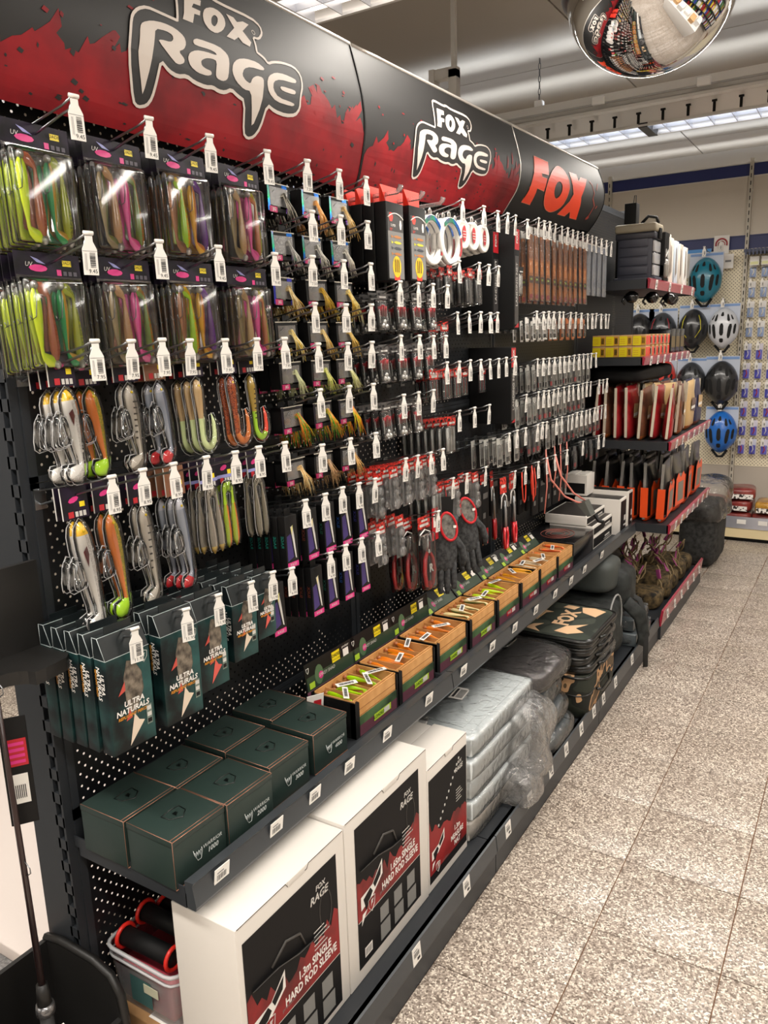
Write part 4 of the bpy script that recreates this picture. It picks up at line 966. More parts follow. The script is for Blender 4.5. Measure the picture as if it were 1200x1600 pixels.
# ------------------------------------------------------------------ dark green reel boxes on the middle shelf
GRN = mat('#24332f', .42, name='dark_green_card'); GRN2 = mat('#1b2623', .45, name='dark_green_lid'); COP = mat('#a0705a', .35, .5, name='copper_edge')
def reel_box(num):
    w, d, h = .128, .118, .096
    t = MB().bbox(-d, 0, 0, w, 0, h - .002, .0012); t.bbox(-d - .0005, .0008, -.0008, w + .0008, h - .012, h, .001)
    o = t.build('reel_box', GRN)
    e = MB()
    for zz in (.001, h - .0005):
        e.tube([(.0008, 0, zz), (.0008, w, zz)], .0008, 4); 
    e.tube([(-d, .0, h), (0, .0, h)], .0007, 4); e.tube([(-d, w, h), (0, w, h)], .0007, 4); e.tube([(-.006, .0, h + .0004), (-.006, w, h + .0004)], .0006, 4); e.tube([(.0006, 0, .001), (.0006, 0, h)], .0005, 4)
    e.build('copper_edge', COP, o)
    p = MB(); cy = w / 2; cx = -d / 2
    sh = [(-.015, -.021), (-.018, 0), (-.015, .021), (.005, .019), (.019, 0), (.005, -.019)]
    p.tube([(cx + a, cy + b, h + .0006) for a, b in sh], .0011, 4, closed=True)
    p.add([(cx + a, cy + b, h + .0008) for a, b in [(.007, -.004), (-.006, -.004), (-.006, .007), (-.003, .003), (0, .006), (.002, .0)]], [(0, 5, 4, 3, 2, 1)], 0)
    p.build('lid_emblem', mat('#080c0b', .3, name='debossed_ink'), o)
    f = MB(); y0, z0 = .058, .040
    f.tube([(.0012, y0 + a, z0 + b) for a, b in ((-.013, .012), (-.011, .002), (-.004, -.012), (.004, -.012), (.008, .002), (.007, .009))], .0006, 4)
    for a, b, c in ((-.010, .0, .004), (-.005, .002, .002), (0, .002, .002)):
        f.tube([(.0012, y0 + a, z0 + .006), (.0012, y0 + a + .002, z0 - .006 + b), (.0012, y0 + a + .005, z0 + .006)], .0007, 4)
    mtext(f, 'WARRIOR', .0105, .0012, y0 + .034, z0 + .006, 0, shear=.2); mtext(f, num, .0135, .0012, y0 + .034, z0 - .007, 0, shear=.2, bold=.0002)
    f.build('lettering', mat('#c9cfcd', .4, name='silver_print'), o)
    return o
bx = [('1000', .812, .283), ('2000', .943, .289), ('3000', 1.082, .276), ('4000', 1.232, .274)]
for k, (num, y, x) in enumerate(bx):
    src = reel_box(num)
    src.location = (x, y, ZS + .0005); src.rotation_euler = (0, 0, R.uniform(-.03, .01))
    tag(src, f'front dark green reel box lettered {num}, {nth(k)} one from the end upright', 'box', 'dark green reel boxes on the middle shelf')
    b = dup(src, (x - .124, y + (.0, -.004, .005, .012)[k], ZS + .0005), (0, 0, R.uniform(-.01, .02)))
    tag(b, f'dark green reel box against the board, {nth(k)} one from the end upright', 'box', 'dark green reel boxes on the middle shelf')

# ------------------------------------------------------------------ lure display trays on the middle shelf
CARDB = noisy('kraft_card', '#b9844a', '#d3a067', 20, .6, lo=.3, hi=.7); CARDD = mat('#8f6032', .7, name='kraft_edge')
TRYG = noisy('tray_print', '#2b3a2a', '#4f6a46', 14, .4); TRYP = mat('#5e3542', .45, name='plum_print')
LIME = mat('#a8c838', .4, name='lime_print'); 
def tray_lure(c1, c2, L=.085):
    m, ms = lure('shad', L, .0075, [col(c1), col(c2)], two(0, 1), tail=.014)
    m.ell((0, 0, .003), .006, .006, .007, 8, 5, 2); ms = ms + [mat('#a8683c', .4, name='painted_head')]
    return m.mesh('tray_lure', ms)
def lure_tag_mesh():
    m = MB().box(0, .001, -.03, .03, -.007, .007, 0)
    for i in range(12): m.rect_yz(.0014, -.022 + i * .0036, -.020 + i * .0036 + (i % 3) * .0004, -.004, .004, 1)
    return m.mesh('barcode_strip', [TAGW, INK])
LT = lure_tag_mesh()
TW = .196
def tray(kind):
    w, d, h = TW, .128, .095
    t = MB()
    # printed outer tray: low at the front with tall corner posts
    t.box(-.002, 0, 0, w, 0, .028, 1); t.box(-.002, 0, 0, w, .028, .05, 0)
    t.box(-.014, 0.001, -.001, .016, 0, h - .004, 2) ; t.box(-.014, .001, w - .005, w + .001, 0, h - .004, 2)
    t.box(-d, 0, -.001, .001, 0, h - .002, 2); t.box(-d, 0, w - .001, w + .001, 0, h - .002, 2); t.box(-d - .002, -d, 0, w, 0, h, 2)
    o = t.build('lure_tray', [TRYG, TRYP, BLACK])
    k = MB()      # kraft inner tray with double walls and dividers
    k.box(-.006, -.003, .016, w - .006, .034, h - .002); k.box(-.011, -.008, .004, w - .004, .03, h + .001)
    k.box(-d + .002, -.004, .003, .006, .03, h); k.box(-d + .002, -.004, w - .006, w - .003, .03, h); k.box(-d + .002, -d + .006, .003, w - .003, .03, h)
    k.box(-d + .004, -.01, .006, w - .006, .055, .058)
    k.build('kraft_liner', CARDB, o)
    for q in range(1, 4 if kind < 4 else 3):
        yy = w * q / (4 if kind < 4 else 3); MB().box(-d + .004, -.011, yy - .001, yy + .001, .05, h - .006).build('divider', CARDB, o)
    g = MB()
    for zz in (.052, .068): g.box(-.0028, -.0022, .016, w - .006, zz, zz + .0012)
    g.build('ply_edge', CARDD, o)
    p = MB(); red = kind >= 4
    p.rect_yz(.0008, .08, .16 if not red else .15, .012, .030, 0)
    p.rect_yz(.0012, .125, .152, .014, .028, 1)
    mtext(p, 'LOADED' if not red else 'RAGE', .012, .0013, .103, .021, 2 if not red else 1, bold=.0002)
    p.build('front_print', [LIME if not red else RED, LGREY, mat('#3f5a18', .5, name='dark_lime')], o)
    return o
def backcard(kind):
    t = MB(); w, h = .222 if kind < 3 else .20, .086
    t.box(-.002, 0, 0, w, 0, h, 0)
    o = t.build('header_card', [BLACK])
    p = MB()
    p.rect_yz(.0006, .004, w - .004, .012, .05, 0); p.rect_yz(.0007, .0, w, 0, .014, 1)
    p.face_yz(.0010, [(.055 + .018 * math.cos(a), .044 + .026 * math.sin(a)) for a in [i * PI / 6 for i in range(12)]], 2)
    p.face_yz(.0013, [(.062 + .010 * math.cos(a), .040 + .010 * math.sin(a)) for a in [i * PI / 4 for i in range(8)]], 3)
    mtext(p, 'SPIKEY SHAD', .012, .0015, .088, .040, 4, shear=.2)
    p.rect_yz(.0010, .115, .150, .050, .078, 5); mtext(p, 'LOADED', .0115, .0014, .1325, .067, 6, bold=.0004); mtext(p, 'WITH LURES', .006, .0014, .1325, .056, 6)
    p.rect_yz(.0010, .165, .190, .050, .070, 7); mtext(p, 'predator', .009, .0012, .178, .077, 7)
    p.rect_yz(.0010, .012, .034, .018, .034, 8)
    p.tube([(.001, .010 + a, .068 + b) for a, b in [(-.005, .006), (.005, .006), (.004, -.002), (0, -.008), (-.004, -.002)]], .0008, 4, 7, closed=True)
    p.rect_yz(.0009, .06, w - .02, .005, .0068, 9)
    p.build('card_print', [mat('#2f4030', .4, name='bottle_green'), mat('#7a4a5e', .4, name='mauve_print'), mat('#4f6a4a', .5, name='leaf_print'), PINK, LGREY, YEL, mat('#4a4408', .5, name='yellow_ink'), TAGW, LIME, LILAC], o)
    return o
wc = MB().box(-.0008, .0008, -.022, .022, 0, .045).build('white_red_card', TAGW, None, (.165, 1.385, .628), (0, .15, -.5)); tag(wc, 'small white card with red print at the near end of the trays', 'card')
MB().rect_yz(.0012, -.004, .016, .008, .03).build('red_mark', RED, wc)
TY = [1.408, 1.612, 1.824, 2.038, 2.245, 2.45, 2.632, 2.826]
TC = [('#c8ec18', '#a8dc10', 'lime green lures'), ('#f0b020', '#e88018', 'amber lures'), ('#f0a040', '#f08a30', 'peach orange lures'), ('#58743c', '#e8d8a0', 'green-backed lures'),
      ('#d8e818', '#b8d818', 'chartreuse lures'), ('#e8b818', '#d8941c', 'yellow lures'), ('#e8e0d0', '#c8b898', 'white-wrapped lures'), ('#d84018', '#e88040', 'red lures')]
for k, y in enumerate(TY):
    o = tray(k); o.location = (.268, y, ZS + .001)
    tag(o, f'kraft-lined display tray of {TC[k][2]}, {nth(k)} tray from the green boxes', 'display tray', 'lure trays along the middle shelf')
    me = tray_lure(TC[k][0], TC[k][1])
    nb = 4 if k < 4 else 3; per = 2
    for c in range(nb):
        for q in range(per):
            yy = y + TW * (c + .5) / nb + (q - .5) * .012 + R.uniform(-.003, .003)
            l = put('soft_lure', me, None, (.268 - .116 + R.uniform(0, .012), yy, ZS + .076 + q * .009 + R.uniform(-.002, .004)), (PI / 2 + R.uniform(-.12, .05), R.uniform(-.08, .08), -PI / 2 + R.uniform(-.25, .25)))
            tag(l, f'single {TC[k][2][:-1]} in the {nth(c)} compartment of its tray, {"lower" if q == 0 else "upper"} one', 'lure', f'loose {TC[k][2]} lying in the tray')
        if (c + k) % 2 == 0 or k in (0, 6):
            put('barcode_strip', LT, l, (-.008, .0, -.04), (R.uniform(-.2, .2) + PI / 2, 0, -PI / 2 if False else PI + PI)) if False else None
            s = put('barcode_strip', LT, o, (-.06 + R.uniform(-.02, .02), TW * (c + .5) / nb, .099 + R.uniform(0, .004)), (R.uniform(-.5, .5), -PI / 2 + R.uniform(-.1, .25), R.uniform(-.3, .5)))
    b = backcard(k)
    lean = .10 if k < 3 else .75
    b.location = (.118 if k < 3 else .13, y + .012, ZS + .068); b.rotation_euler = (0, -lean, 0)
    tag(b, f'printed header card standing behind the tray of {TC[k][2]}', 'display card', 'header cards behind the lure trays')
# ------------------------------------------------------------------ middle and far sections of the board
def stack(src, key, k, n, x0, dx, label, group, cat='tackle pack', dy=-.008, dz=-.006, tilt=-.03, jit=.03):
    """n copies hung one behind another on hook k of row key; label gets the rank"""
    zt, ys = HK[key]
    for i in range(n):
        x = x0 - i * dx; o = src if i == 0 else dup(src)
        o.location = (x, ys[k] + dy + R.uniform(-.0015, .0015), zp(x, zt) + dz); o.rotation_euler = (R.uniform(-jit, jit) * .5, tilt, R.uniform(-jit, jit))
        tag(o, label.format('front one' if i == 0 else nth(i) + ' back'), cat, group)
        src_done = True
def used(o): return o
COPIES = {}
def fresh(key, fn):
    """first call returns the original, later calls a copy with its parts"""
    if key not in COPIES: COPIES[key] = fn(); return COPIES[key]
    return dup(COPIES[key])
# big black boxes with red tops on clear pegs
CPEG = clear('clear_peg', .25, .1)
def peg(y, label):
    m = MB().tube([(-.005, 0, 0), (.03, 0, 0), (.19, 0, .004), (.197, 0, .012), (.2, 0, .020)], [.0055, .0055, .0055, .007, .007], 8)
    o = tag(m.build('clear_peg', CPEG, None, (0, y, 1.86)), label, 'hook', 'thick clear pegs')
    MB().box(-.004, .002, -.016, .016, -.02, .02).build('peg_plate', CPEG, o)
for i, y in enumerate((1.80, 1.914, 2.03)): peg(y, f'{nth(i)} thick clear peg above the tall grey-fronted boxes')
def fourlure_box():
    w, h, d = .088, .19, .033
    o = MB().bbox(-d, 0, -w / 2, w / 2, -h, 0, .0012).build('lure_set_box', BLACK)
    MB().box(-d * .6, -d * .5, -w / 2 + .003, w / 2 - .003, -.002, .042).add([(-.017, -.04, .0), (0, -.044, 0), (-.017, -.04, .04)], [(0, 1, 2)], 0).build('red_header', REDB, o)
    p = MB(); p.rect_yz(.0006, -w / 2 + .006, w / 2 - .004, -h + .004, -.03, 0); p.rect_yz(.0007, -w / 2 + .006, w / 2 - .004, -.07, -.025, 1)
    arc = [(-w / 2 + .006 + i * .0078, -.026 - .012 * abs((i - 5) / 5) ** 2) for i in range(11)]
    p.tube([(.001, a, b) for a, b in arc], .0016, 4, 2)
    p.face_yz(.0012, [(-.022 + .011 * math.cos(a), -.036 + .012 * math.sin(a)) for a in [i * PI / 3 for i in range(6)]], 3)
    mtext(p, 'SUPER', .009, .0013, -.012, -.056, 2); mtext(p, 'SET', .009, .0013, -.022, -.066, 3)
    p.face_yz(.0013, [(.026 + .006 * math.cos(a), -.052 + .013 * math.sin(a)) for a in [i * PI / 3 for i in range(6)]], 2)
    for q, m_ in enumerate((7, 8, 9, 7)):
        z = -.083 - q * .014; p.face_yz(.0013, [(-.012, z), (0, z + .004), (.02, z + .003), (.03, z), (.02, z - .003), (0, z - .003)], m_); p.face_yz(.0013, [(-.012, z), (-.024, z + .004), (-.022, z - .004)], m_)
    cz = -h + .034
    p.face_yz(.0011, [(.002 + .022 * math.cos(a), cz + .027 * math.sin(a)) for a in [i * PI / 8 for i in range(16)]], 4)
    p.rect_yz(.0010, -.012, .016, -h + .0, -h + .012, 3)
    for q in (-.009, 0, .009): p.face_yz(.0014, [(.002 + q - .002, cz + .016), (.002 + q, cz + .02), (.002 + q + .002, cz + .016), (.002 + q + .002, cz - .014), (.002 + q - .002, cz - .014)], 5)
    p.build('front_print', [GREY, mat('#3b3a3a', .4, name='charcoal_print'), WHITE, REDB, mat('#f0c020', .4, name='yellow_badge'), BLACK, BLACK, mat('#b87840', .4, name='copper_lure'), mat('#c8c840', .4, name='lime_lure'), mat('#3a3f48', .4, name='slate_lure')], o)
    return o
for j, y in enumerate((1.815, 1.93)):
    for i in range(5):
        o = fresh('flb', fourlure_box); o.location = (.172 - i * .036, y - .002 + (.004 if j else 0), 1.842 - (0 if j == 0 else -.004)); o.rotation_euler = (0, -.01, R.uniform(-.02, .02))
        tag(o, f'tall boxed lure set with red header on the {nth(j)} clear peg, {"front one" if i == 0 else nth(i) + " back"}', 'lure box', 'tall grey-fronted lure sets')
# white line rings
def ring(r, inner, d=.014):
    m = MB(); prof = [(inner, -d), (r, -d), (r + .001, -d * .5), (r, 0), (r - .006, .0), (r - .010, -.003), (inner + .006, -.003), (inner, 0), (inner, -d)]
    m.lathe([(a, b) for a, b in prof], c=(0, 0, -r - .004), n=28, axis='x', cap=False)
    o = m.build('line_ring', WHT2)
    MB().tube([(-.006, -.006, -.002), (-.006, -.007, .008), (-.006, 0, .013), (-.006, .007, .008), (-.006, .006, -.002)], .002, 5).build('hang_loop', WHITE, o)
    lb = MB(); a0 = [PI * .12 + i * PI * .62 / 8 for i in range(9)]
    if inner > .02:
        lb.face_yz(.0012, [((r - .002) * math.cos(a), (r - .002) * math.sin(a) - r - .004) for a in a0] + [((inner + .003) * math.cos(a), (inner + .003) * math.sin(a) - r - .004) for a in a0[::-1]], 0)
        b0 = [-PI * .22 + i * PI * .3 / 6 for i in range(7)]
        lb.face_yz(.0014, [((r - .003) * math.cos(a), (r - .003) * math.sin(a) - r - .004) for a in b0] + [((r - .012) * math.cos(a), (r - .012) * math.sin(a) - r - .004) for a in b0[::-1]], 1)
    else:
        lb.face_yz(.0012, [(.012 * math.cos(a), .024 * math.sin(a) - r - .002) for a in [i * PI / 7 for i in range(14)]], 1)
        for q in (-.008, 0, .008): lb.rect_yz(.0015, -.009, .009, -r - .004 + q - .0012, -r - .004 + q + .0012, 2)
    lb.build('ring_label', [FOIL, RED, LGREY], o)
    return o
for j, (y, n) in enumerate(((2.045, 4), (2.155, 6))):
    for i in range(n):
        o = fresh('ring', lambda: ring(.068, .050)); o.location = (.160 - i * .019 - (.004 if j == 0 else 0), y, (1.846 if j == 0 else 1.850) - i * .001); o.rotation_euler = (0, R.uniform(-.04, .02), R.uniform(-.06, .06))
        tag(o, f'large white line spool ring, {"front" if i == 0 else nth(i) + " back"} on the {"peg" if j == 0 else "hook"} {"beside the grey-fronted boxes" if j == 0 else "under the first line-ring tag"}', 'line spool', 'large white line rings')
for j, y in enumerate((2.262, 2.330, 2.410)):
    for i in range(4):
        o = fresh('ring2', lambda: ring(.042, .012, .016)); o.location = (.150 - i * .024, y, zp(.15 - i * .024, 1.888) - .012); o.rotation_euler = (0, -.02, R.uniform(-.06, .06))
        tag(o, f'small white line spool with red label, {"front" if i == 0 else nth(i) + " back"} on the {nth(j)} small-spool hook', 'line spool', 'small white line spools')

# generic small packs
def cardpack(name, w, h, d, cols, head=.02, body=None, cm=None, lead=False, lines=0, tubes=0, bubble=False, txt=None):
    """hanging pack: header card, clear pouch, contents"""
    hm = cm or REDH
    m = MB().box(-.0008, 0, -w / 2, w / 2, -head, .008, 0)
    if body is not None: m.box(-d - .0012, -d, -w / 2, w / 2, -h, -head * .9, 1)
    o = m.build(name, [hm, body or BLACK])
    pr = MB(); pr.rect_yz(.0006, -w * .3, w * .35, -head * .75, -head * .45, 0); pr.rect_yz(.0006, -w * .42, -w * .2, -head * .3, .002, 1)
    if txt: mtext(pr, txt, head * .5, .0009, 0, -head * .3, 0)
    pr.build('header_print', [LGREY, BLACK], o)
    MB().bbox(-d, 0, -w / 2 + .001, w / 2 - .001, -h, -head, min(.004, d * .4)).build('pouch', BAGF if not bubble else CLEARM, o)
    c = MB(); k = 0
    if lead:
        for a, b in ((-.008, -.078), (.006, -.080), (.0, -.069)):
            MB().ell((-d / 2 + .003, a * w / .045, b * h / .09), .0068, .0068, .0068, 10, 8).build('lead_weight', LEAD, o)
        arc = [(-w * .38, -h * .8), (-w * .36, -h * .45), (-w * .15, -h * .3), (w * .15, -h * .3), (w * .36, -h * .45), (w * .38, -h * .75)]
        c.tube([(-d * .2, a, b) for a, b in arc], .0017, 4, 0); c.tube([(-d * .15, a * .8, b * .92 - .004) for a, b in arc[1:-1]], .0026, 4, 1)
        for q in (-.3, -.1, .12, .3): c.tube([(-d * .3, q * w, -h * .34), (-d * .3, q * w * .9, -h * .62)], [.0045, .0015], 5, 1)
    for q in range(lines): 
        y = -w * .35 + q * w * .7 / max(lines - 1, 1); c.tube([(-d * .4, y, -head - .004), (-d * .3, y * .8, -h * .55), (-d * .4, y, -h + .008)], .0014, 4, q % 2)
    for q in range(tubes):
        y = -w * .33 + q * w * .66 / max(tubes - 1, 1); c.tube([(-d * .5, y, -head - .006), (-d * .5, y, -h + .008)], w * .11, 6, 2)
    if c.v: c.build('contents', cols, o)
    return o
DSIL = mat('#8a8a88', .3, .6, name='dull_silver')
bags = lambda: cardpack('jighead_bag', .05, .092, .010, [LGREY, RED, LEAD], lead=True, head=.014, body=BLK2, cm=mat('#4a4644', .4, name='smoke_header'))
for key, rn in (('B3', 'upper'), ('B5', 'middle'), ('B7', 'lower')):
    for k in range(len(HK[key][1])):
        n = 4 if k < 3 else 3
        s = fresh('jb', bags); stack(s, key, k, n, .150, .027, f'clear bag of round lead jigheads, {{}}, {nth(k)} hook of the {rn} bag row', f'jighead bags, {rn} row', tilt=-.10)
# same bags hang at the right edge of the first section
fl_ = lambda: cardpack('float_pack', .036, .098, .014, [mat('#d8cfc4', .4, name='float_white'), REDB, DSIL], head=.020, body=BLACK, tubes=2, txt='FLOAT')
for k, n in ((0, 6), (1, 5), (2, 3)):
    s = fresh('fl', fl_); stack(s, 'B2', k, n, .172, .026, f'red-topped black float pack, {{}}, {nth(k)} hook of the float row', 'red-topped float packs', dz=-.002)
for y0, n, q_ in ((1.90, 5, 'near'), (1.99, 5, 'far')):
    for i in range(n):
        o = fresh('fl', fl_); o.location = (.150 - i * .026, y0, 1.706); tag(o, f'red-topped black float pack above the jighead bags, {nth(i)} back in the {q_} file', 'tackle pack', 'red-topped float packs')
lead_ = lambda: cardpack('leader_pack', .05, .085, .006, [DSIL, RED, LEAD], head=.022, body=BLACK, lines=4, txt='LEADER')
for k, n in ((0, 3), (1, 4), (2, 3)):
    s = fresh('ld', lead_); stack(s, 'B6', k, n, .160, .022, f'black leader pack with red header, {{}}, {nth(k)} hook of the leader row', 'black leader packs')
for k in range(2):
    s = fresh('ld', lead_); stack(s, 'B4', k, 3, .120, .024, f'black leader pack with red header, {{}}, {nth(k)} hook above the leader row', 'black leader packs, upper row')
for k in range(3, 8):
    if k in (4, 6): continue
    s = fresh('ld', lead_); stack(s, 'B6', k, 1, .080, .022, f'black leader pack alone on the {nth(k)} leader hook', 'black leader packs')
tub = lambda: cardpack('tube_pack', .056, .105, .012, [LGREY, DSIL, mat('#b9b9b4', .35, name='clear_grey_tube')], head=.020, tubes=3, cm=REDH, body=mat('#3c3d3d', .5, name='grey_backing'))
s = fresh('tp', tub); stack(s, 'B8', 0, 7, .175, .025, 'clear pack of three grey tubes under a red header, {}', 'clear tube packs', dy=-.006)
s = fresh('tp', tub); stack(s, 'B10', 0, 4, .150, .026, 'clear pack of three grey tubes, {}, in the lower red-header row', 'clear tube packs, lower row')
def bubble():
    w, h = .046, .115
    o = MB().box(-.0008, 0, -w / 2, w / 2, -.026, .006).build('bubble_pack', REDH)
    MB().rect_yz(.0007, -w * .4, w * .4, -.024, -.016).rect_yz(.0007, -w * .2, w * .3, -.010, -.004).build('header_print', LGREY, o)
    m = MB()
    for z, r in ((-.042, .013), (-.066, .010), (-.098, .016)): m.lathe([(r, -.001), (r, .008), (r * .7, .013), (.001, .014)], c=(0, (z * 130 % 2 - 1) * .003, z), n=12, axis='x')
    m.bbox(-.001, .006, -.008, .008, -.11, -.03, .003); m.box(-.0012, .0, -w / 2, w / 2, -h, -.026)
    m.build('bubble', CLEARM, o)
    MB().tube([(.004, 0, -.035), (.004, .002, -.06), (.004, -.004, -.08), (.004, .004, -.095), (.004, 0, -.103)], .0012, 4).ell((.005, 0, -.062), .004, .004, .004, 6, 4).build('contents', DSIL, o)
    return o
for key, ks in (('B9', (0, 1, 2, 3)), ('B10', (1, 2))):
    for k in ks:
        s = fresh('bb', bubble); stack(s, key, k, 5 if key == 'B9' else 3, .165, .026, f'clear bubble pack with red header, {{}}, {nth(k)} hook of the {"upper" if key == "B9" else "lower"} bubble row', f'clear bubble packs, {key == "B9" and "upper" or "lower"} row')
for (key, k, rn) in (('S1', 4, 'upper'), ('S2', 4, 'lower')):
    pass
for j, (y, z) in enumerate(((1.745, 1.165), (1.85, 1.03), (1.75, 1.03))):
    for i in range(4):
        o = fresh('bb', bubble); o.location = (.14 - i * .028, y, z - .02); tag(o, f'clear bubble pack in the lower bubble cluster, {nth(i)} back of the {nth(j)} group', 'tackle pack', 'clear bubble packs, lower cluster')

# red glasses/pliers packs
def pliers(sz=1.0):
    o = MB().box(-.001, 0, -.033, .033, -.035, .006).build('tool_pack', REDH)
    MB().rect_yz(.0006, -.024, .024, -.024, -.016).rect_yz(.0006, -.014, .020, -.010, -.004).build('header_print', LGREY, o)
    MB().tube([(.002, -.034, -.075), (.002, -.026, -.045), (.002, 0, -.034), (.002, .026, -.045), (.002, .034, -.075)], .0022, 5).build('white_arc', WHITE, o)
    MB().face_yz(.0, [(-.034, -.03), (.034, -.03), (.036, -.15), (.026, -.195), (0, -.22), (-.026, -.195), (-.036, -.15)]).build('backing', BLKG, o)
    m = MB()
    for s in (-1, 1):
        m.tube([(.010, s * .004, -.10), (.011, s * .020, -.122), (.011, s * .026, -.16), (.010, s * .017, -.20), (.010, s * .004, -.212), (.010, s * .002, -.19)], [.005, .0065, .007, .0065, .005, .003], 8)
    m.build('red_handle', mat('#c01420', .25, coat=.6, name='red_rubber'), o)
    MB().tube([(.010, -.005, -.098), (.010, 0, -.07), (.010, .003, -.05)], [.006, .004, .0015], 6).ell((.012, 0, -.10), .006, .009, .009, 8, 6).build('jaw', mat('#d8d8d8', .25, .8, name='steel_jaw'), o)
    e = MB(); mtext(e, 'R', .034, .018, .0, -.150, 0, bold=.0015); e.build('emblem', WHITE, o)
    MB().bbox(.0, .020, -.034, .034, -.215, -.045, .008).build('blister', CLEAR, o)
    return o
for i, (x, y, z) in enumerate(((.155, 1.965, .985), (.10, 1.955, .975), (.05, 1.955, .965))):
    o = fresh('pl', pliers); o.location = (x, y, z); o.rotation_euler = (0, -.04, .06 * (i - 1)); tag(o, f'pair of red-handled pliers in a black and clear pack, {("front one", "second back", "third back")[i]}', 'pliers', 'red-handled pliers packs')
# hanging gloves
GLV = noisy('grey_neoprene', '#2a2b2c', '#48494a', 90, .85, bump=.2); CUF = mat('#c81e28', .6, name='red_cuff')
def glove(flip=1):
    """a flat work glove hanging fingers down, cuff at the top"""
    m = MB()
    def sec(z, y, w, t): return [(t * math.sin(2 * PI * j / 12), y + w * math.cos(2 * PI * j / 12), z) for j in range(12)]
    m.rings([sec(0, 0, .044, .020), sec(-.03, 0, .040, .018), sec(-.07, 0, .042, .017), (sec(-.12, 0, .046, .016)), sec(-.16, 0, .044, .014), sec(-.175, 0, .036, .010)])
    for i, (y, L) in enumerate(((-.033, .062), (-.011, .078), (.011, .080), (.033, .066))):
        m.tube([(0, y, -.15), (.002, y * 1.05, -.17 - L * .4), (.006, y * 1.08, -.17 - L * .8), (.010, y * 1.05, -.17 - L)], [.0105, .011, .010, .006], 8)
    m.tube([(0, flip * .036, -.075), (.004, flip * .058, -.105), (.008, flip * .066, -.14), (.008, flip * .062, -.165)], [.013, .0125, .011, .006], 8)
    o = m.build('glove', GLV)
    ca, sa = math.cos(.35 * flip), math.sin(.35 * flip); E_ = [(.026 * math.cos(t), .046 * math.sin(t)) for t in [2 * PI * i / 20 for i in range(20)]]; E_ = [(a * ca - b * sa, a * sa + b * ca - .03) for a, b in E_]
    c = MB(); c.tube([(.021, a, b) for a, b in E_], .0042, 6, closed=True); c.build('cuff_edge', CUF, o)
    MB().face_yz(.0205, E_).build('lining', noisy('grey_lining', '#4a4846', '#8b8780', 60, .9), o)
    MB().box(.0245, .026, .014, .024, -.034, -.026).build('white_logo', WHITE, o)
    return o
for i, (x, y, z, f, rx, rz) in enumerate(((.16, 2.10, .965, 1, -.06, -.65), (.15, 2.245, .985, 1, .10, -.55), (.07, 2.17, .95, 1, .0, -.3))):
    o = glove(f); o.location = (x, y, z); o.rotation_euler = (rx, 0, rz)
    tag(o, ('dark grey glove with wide red cuff opening, hanging beside the pliers', 'second dark grey glove with red cuff, turned away and hanging by the trays', 'dark grey glove behind the other two, close to the board')[i], 'glove', 'gloves hanging beside the pliers')
    MB().box(-.002, .002, -.022, .022, .0, .06).build('hang_tag', BLACK, o); MB().tube([(0, 0, .05), (-.01, 0, .075)], .0015, 4).build('hang_loop', RED, o)
for i in range(2):
    o = MB().box(-.001, .001, -.02, .02, -.10, 0).build('red_card_tag', RED, None, (.15 - i * .02, 2.045 + i * .01, 1.0 - i * .01)); tag(o, f'slim red card tag beside the gloves, {("front", "rear")[i]} one', 'card tag', 'slim red card tags')
    MB().box(.0011, .0016, -.012, .012, -.06, -.02).build('tag_print', WHITE, o)
# long red-tipped tools further along
def longtool():
    o = MB().box(-.001, 0, -.022, .022, -.05, .006).build('long_tool_pack', REDH)
    MB().rect_yz(.0006, -.014, .014, -.03, -.02).build('header_print', LGREY, o)
    MB().tube([(.002, -.022, -.10), (.002, -.016, -.062), (.002, 0, -.05), (.002, .016, -.062), (.002, .022, -.10)], .002, 5).build('white_arc', WHITE, o)
    MB().box(-.001, .0, -.022, .022, -.25, -.05).build('backing', BLKG, o)
    m = MB(); m.tube([(.006, -.006, -.17), (.007, -.013, -.20), (.007, -.008, -.245), (.007, .006, -.245), (.007, .013, -.20), (.007, .006, -.17)], .005, 7); m.build('red_handle', mat('#c01420', .25, coat=.6, name='red_rubber'), o)
    MB().tube([(.006, 0, -.17), (.006, .0, -.11), (.006, -.002, -.075)], [.005, .006, .003], 6).build('shaft', mat('#9c9ea0', .3, .8, name='tool_steel'), o)
    return o
for i, (x, y) in enumerate(((.19, 2.475), (.185, 2.565), (.10, 2.50), (.10, 2.58))):
    o = fresh('lt', longtool); o.location = (x, y, 1.02); o.rotation_euler = (0, -.03, .1 * (i - 1)); tag(o, f'long tool with red handle loops in a black pack, {("front first", "front second", "rear first", "rear second")[i]} hook', 'hand tool', 'long red-handled tools')
# lanyards with red cord
def lanyard(i):
    m = MB(); L = .12 + .02 * (i % 3)
    m.tube([(0, -.012, 0), (.004, -.018, -L * .5), (.006, -.012, -L * .9), (.006, .0, -L), (.006, .012, -L * .9), (.004, .018, -L * .5), (0, .012, 0)], .0028, 6)
    o = m.build('cord_lanyard', mat('#d8402c', .35, name='red_cord')); MB().bbox(-.004, .006, -.008, .008, -.02, .01, .002).build('clip', BLACK, o); return o
for i, (x, y, z) in enumerate(((.15, 2.76, 1.0), (.17, 2.80, 1.02), (.12, 2.72, .98), (.15, 2.86, 1.0))):
    o = lanyard(i); o.location = (x, y, z); o.rotation_euler = (0, 0, .3 * i); tag(o, f'looped red cord lanyard with black clip, {nth(i)} of the cluster by the long tools', 'lanyard', 'red cord lanyards')
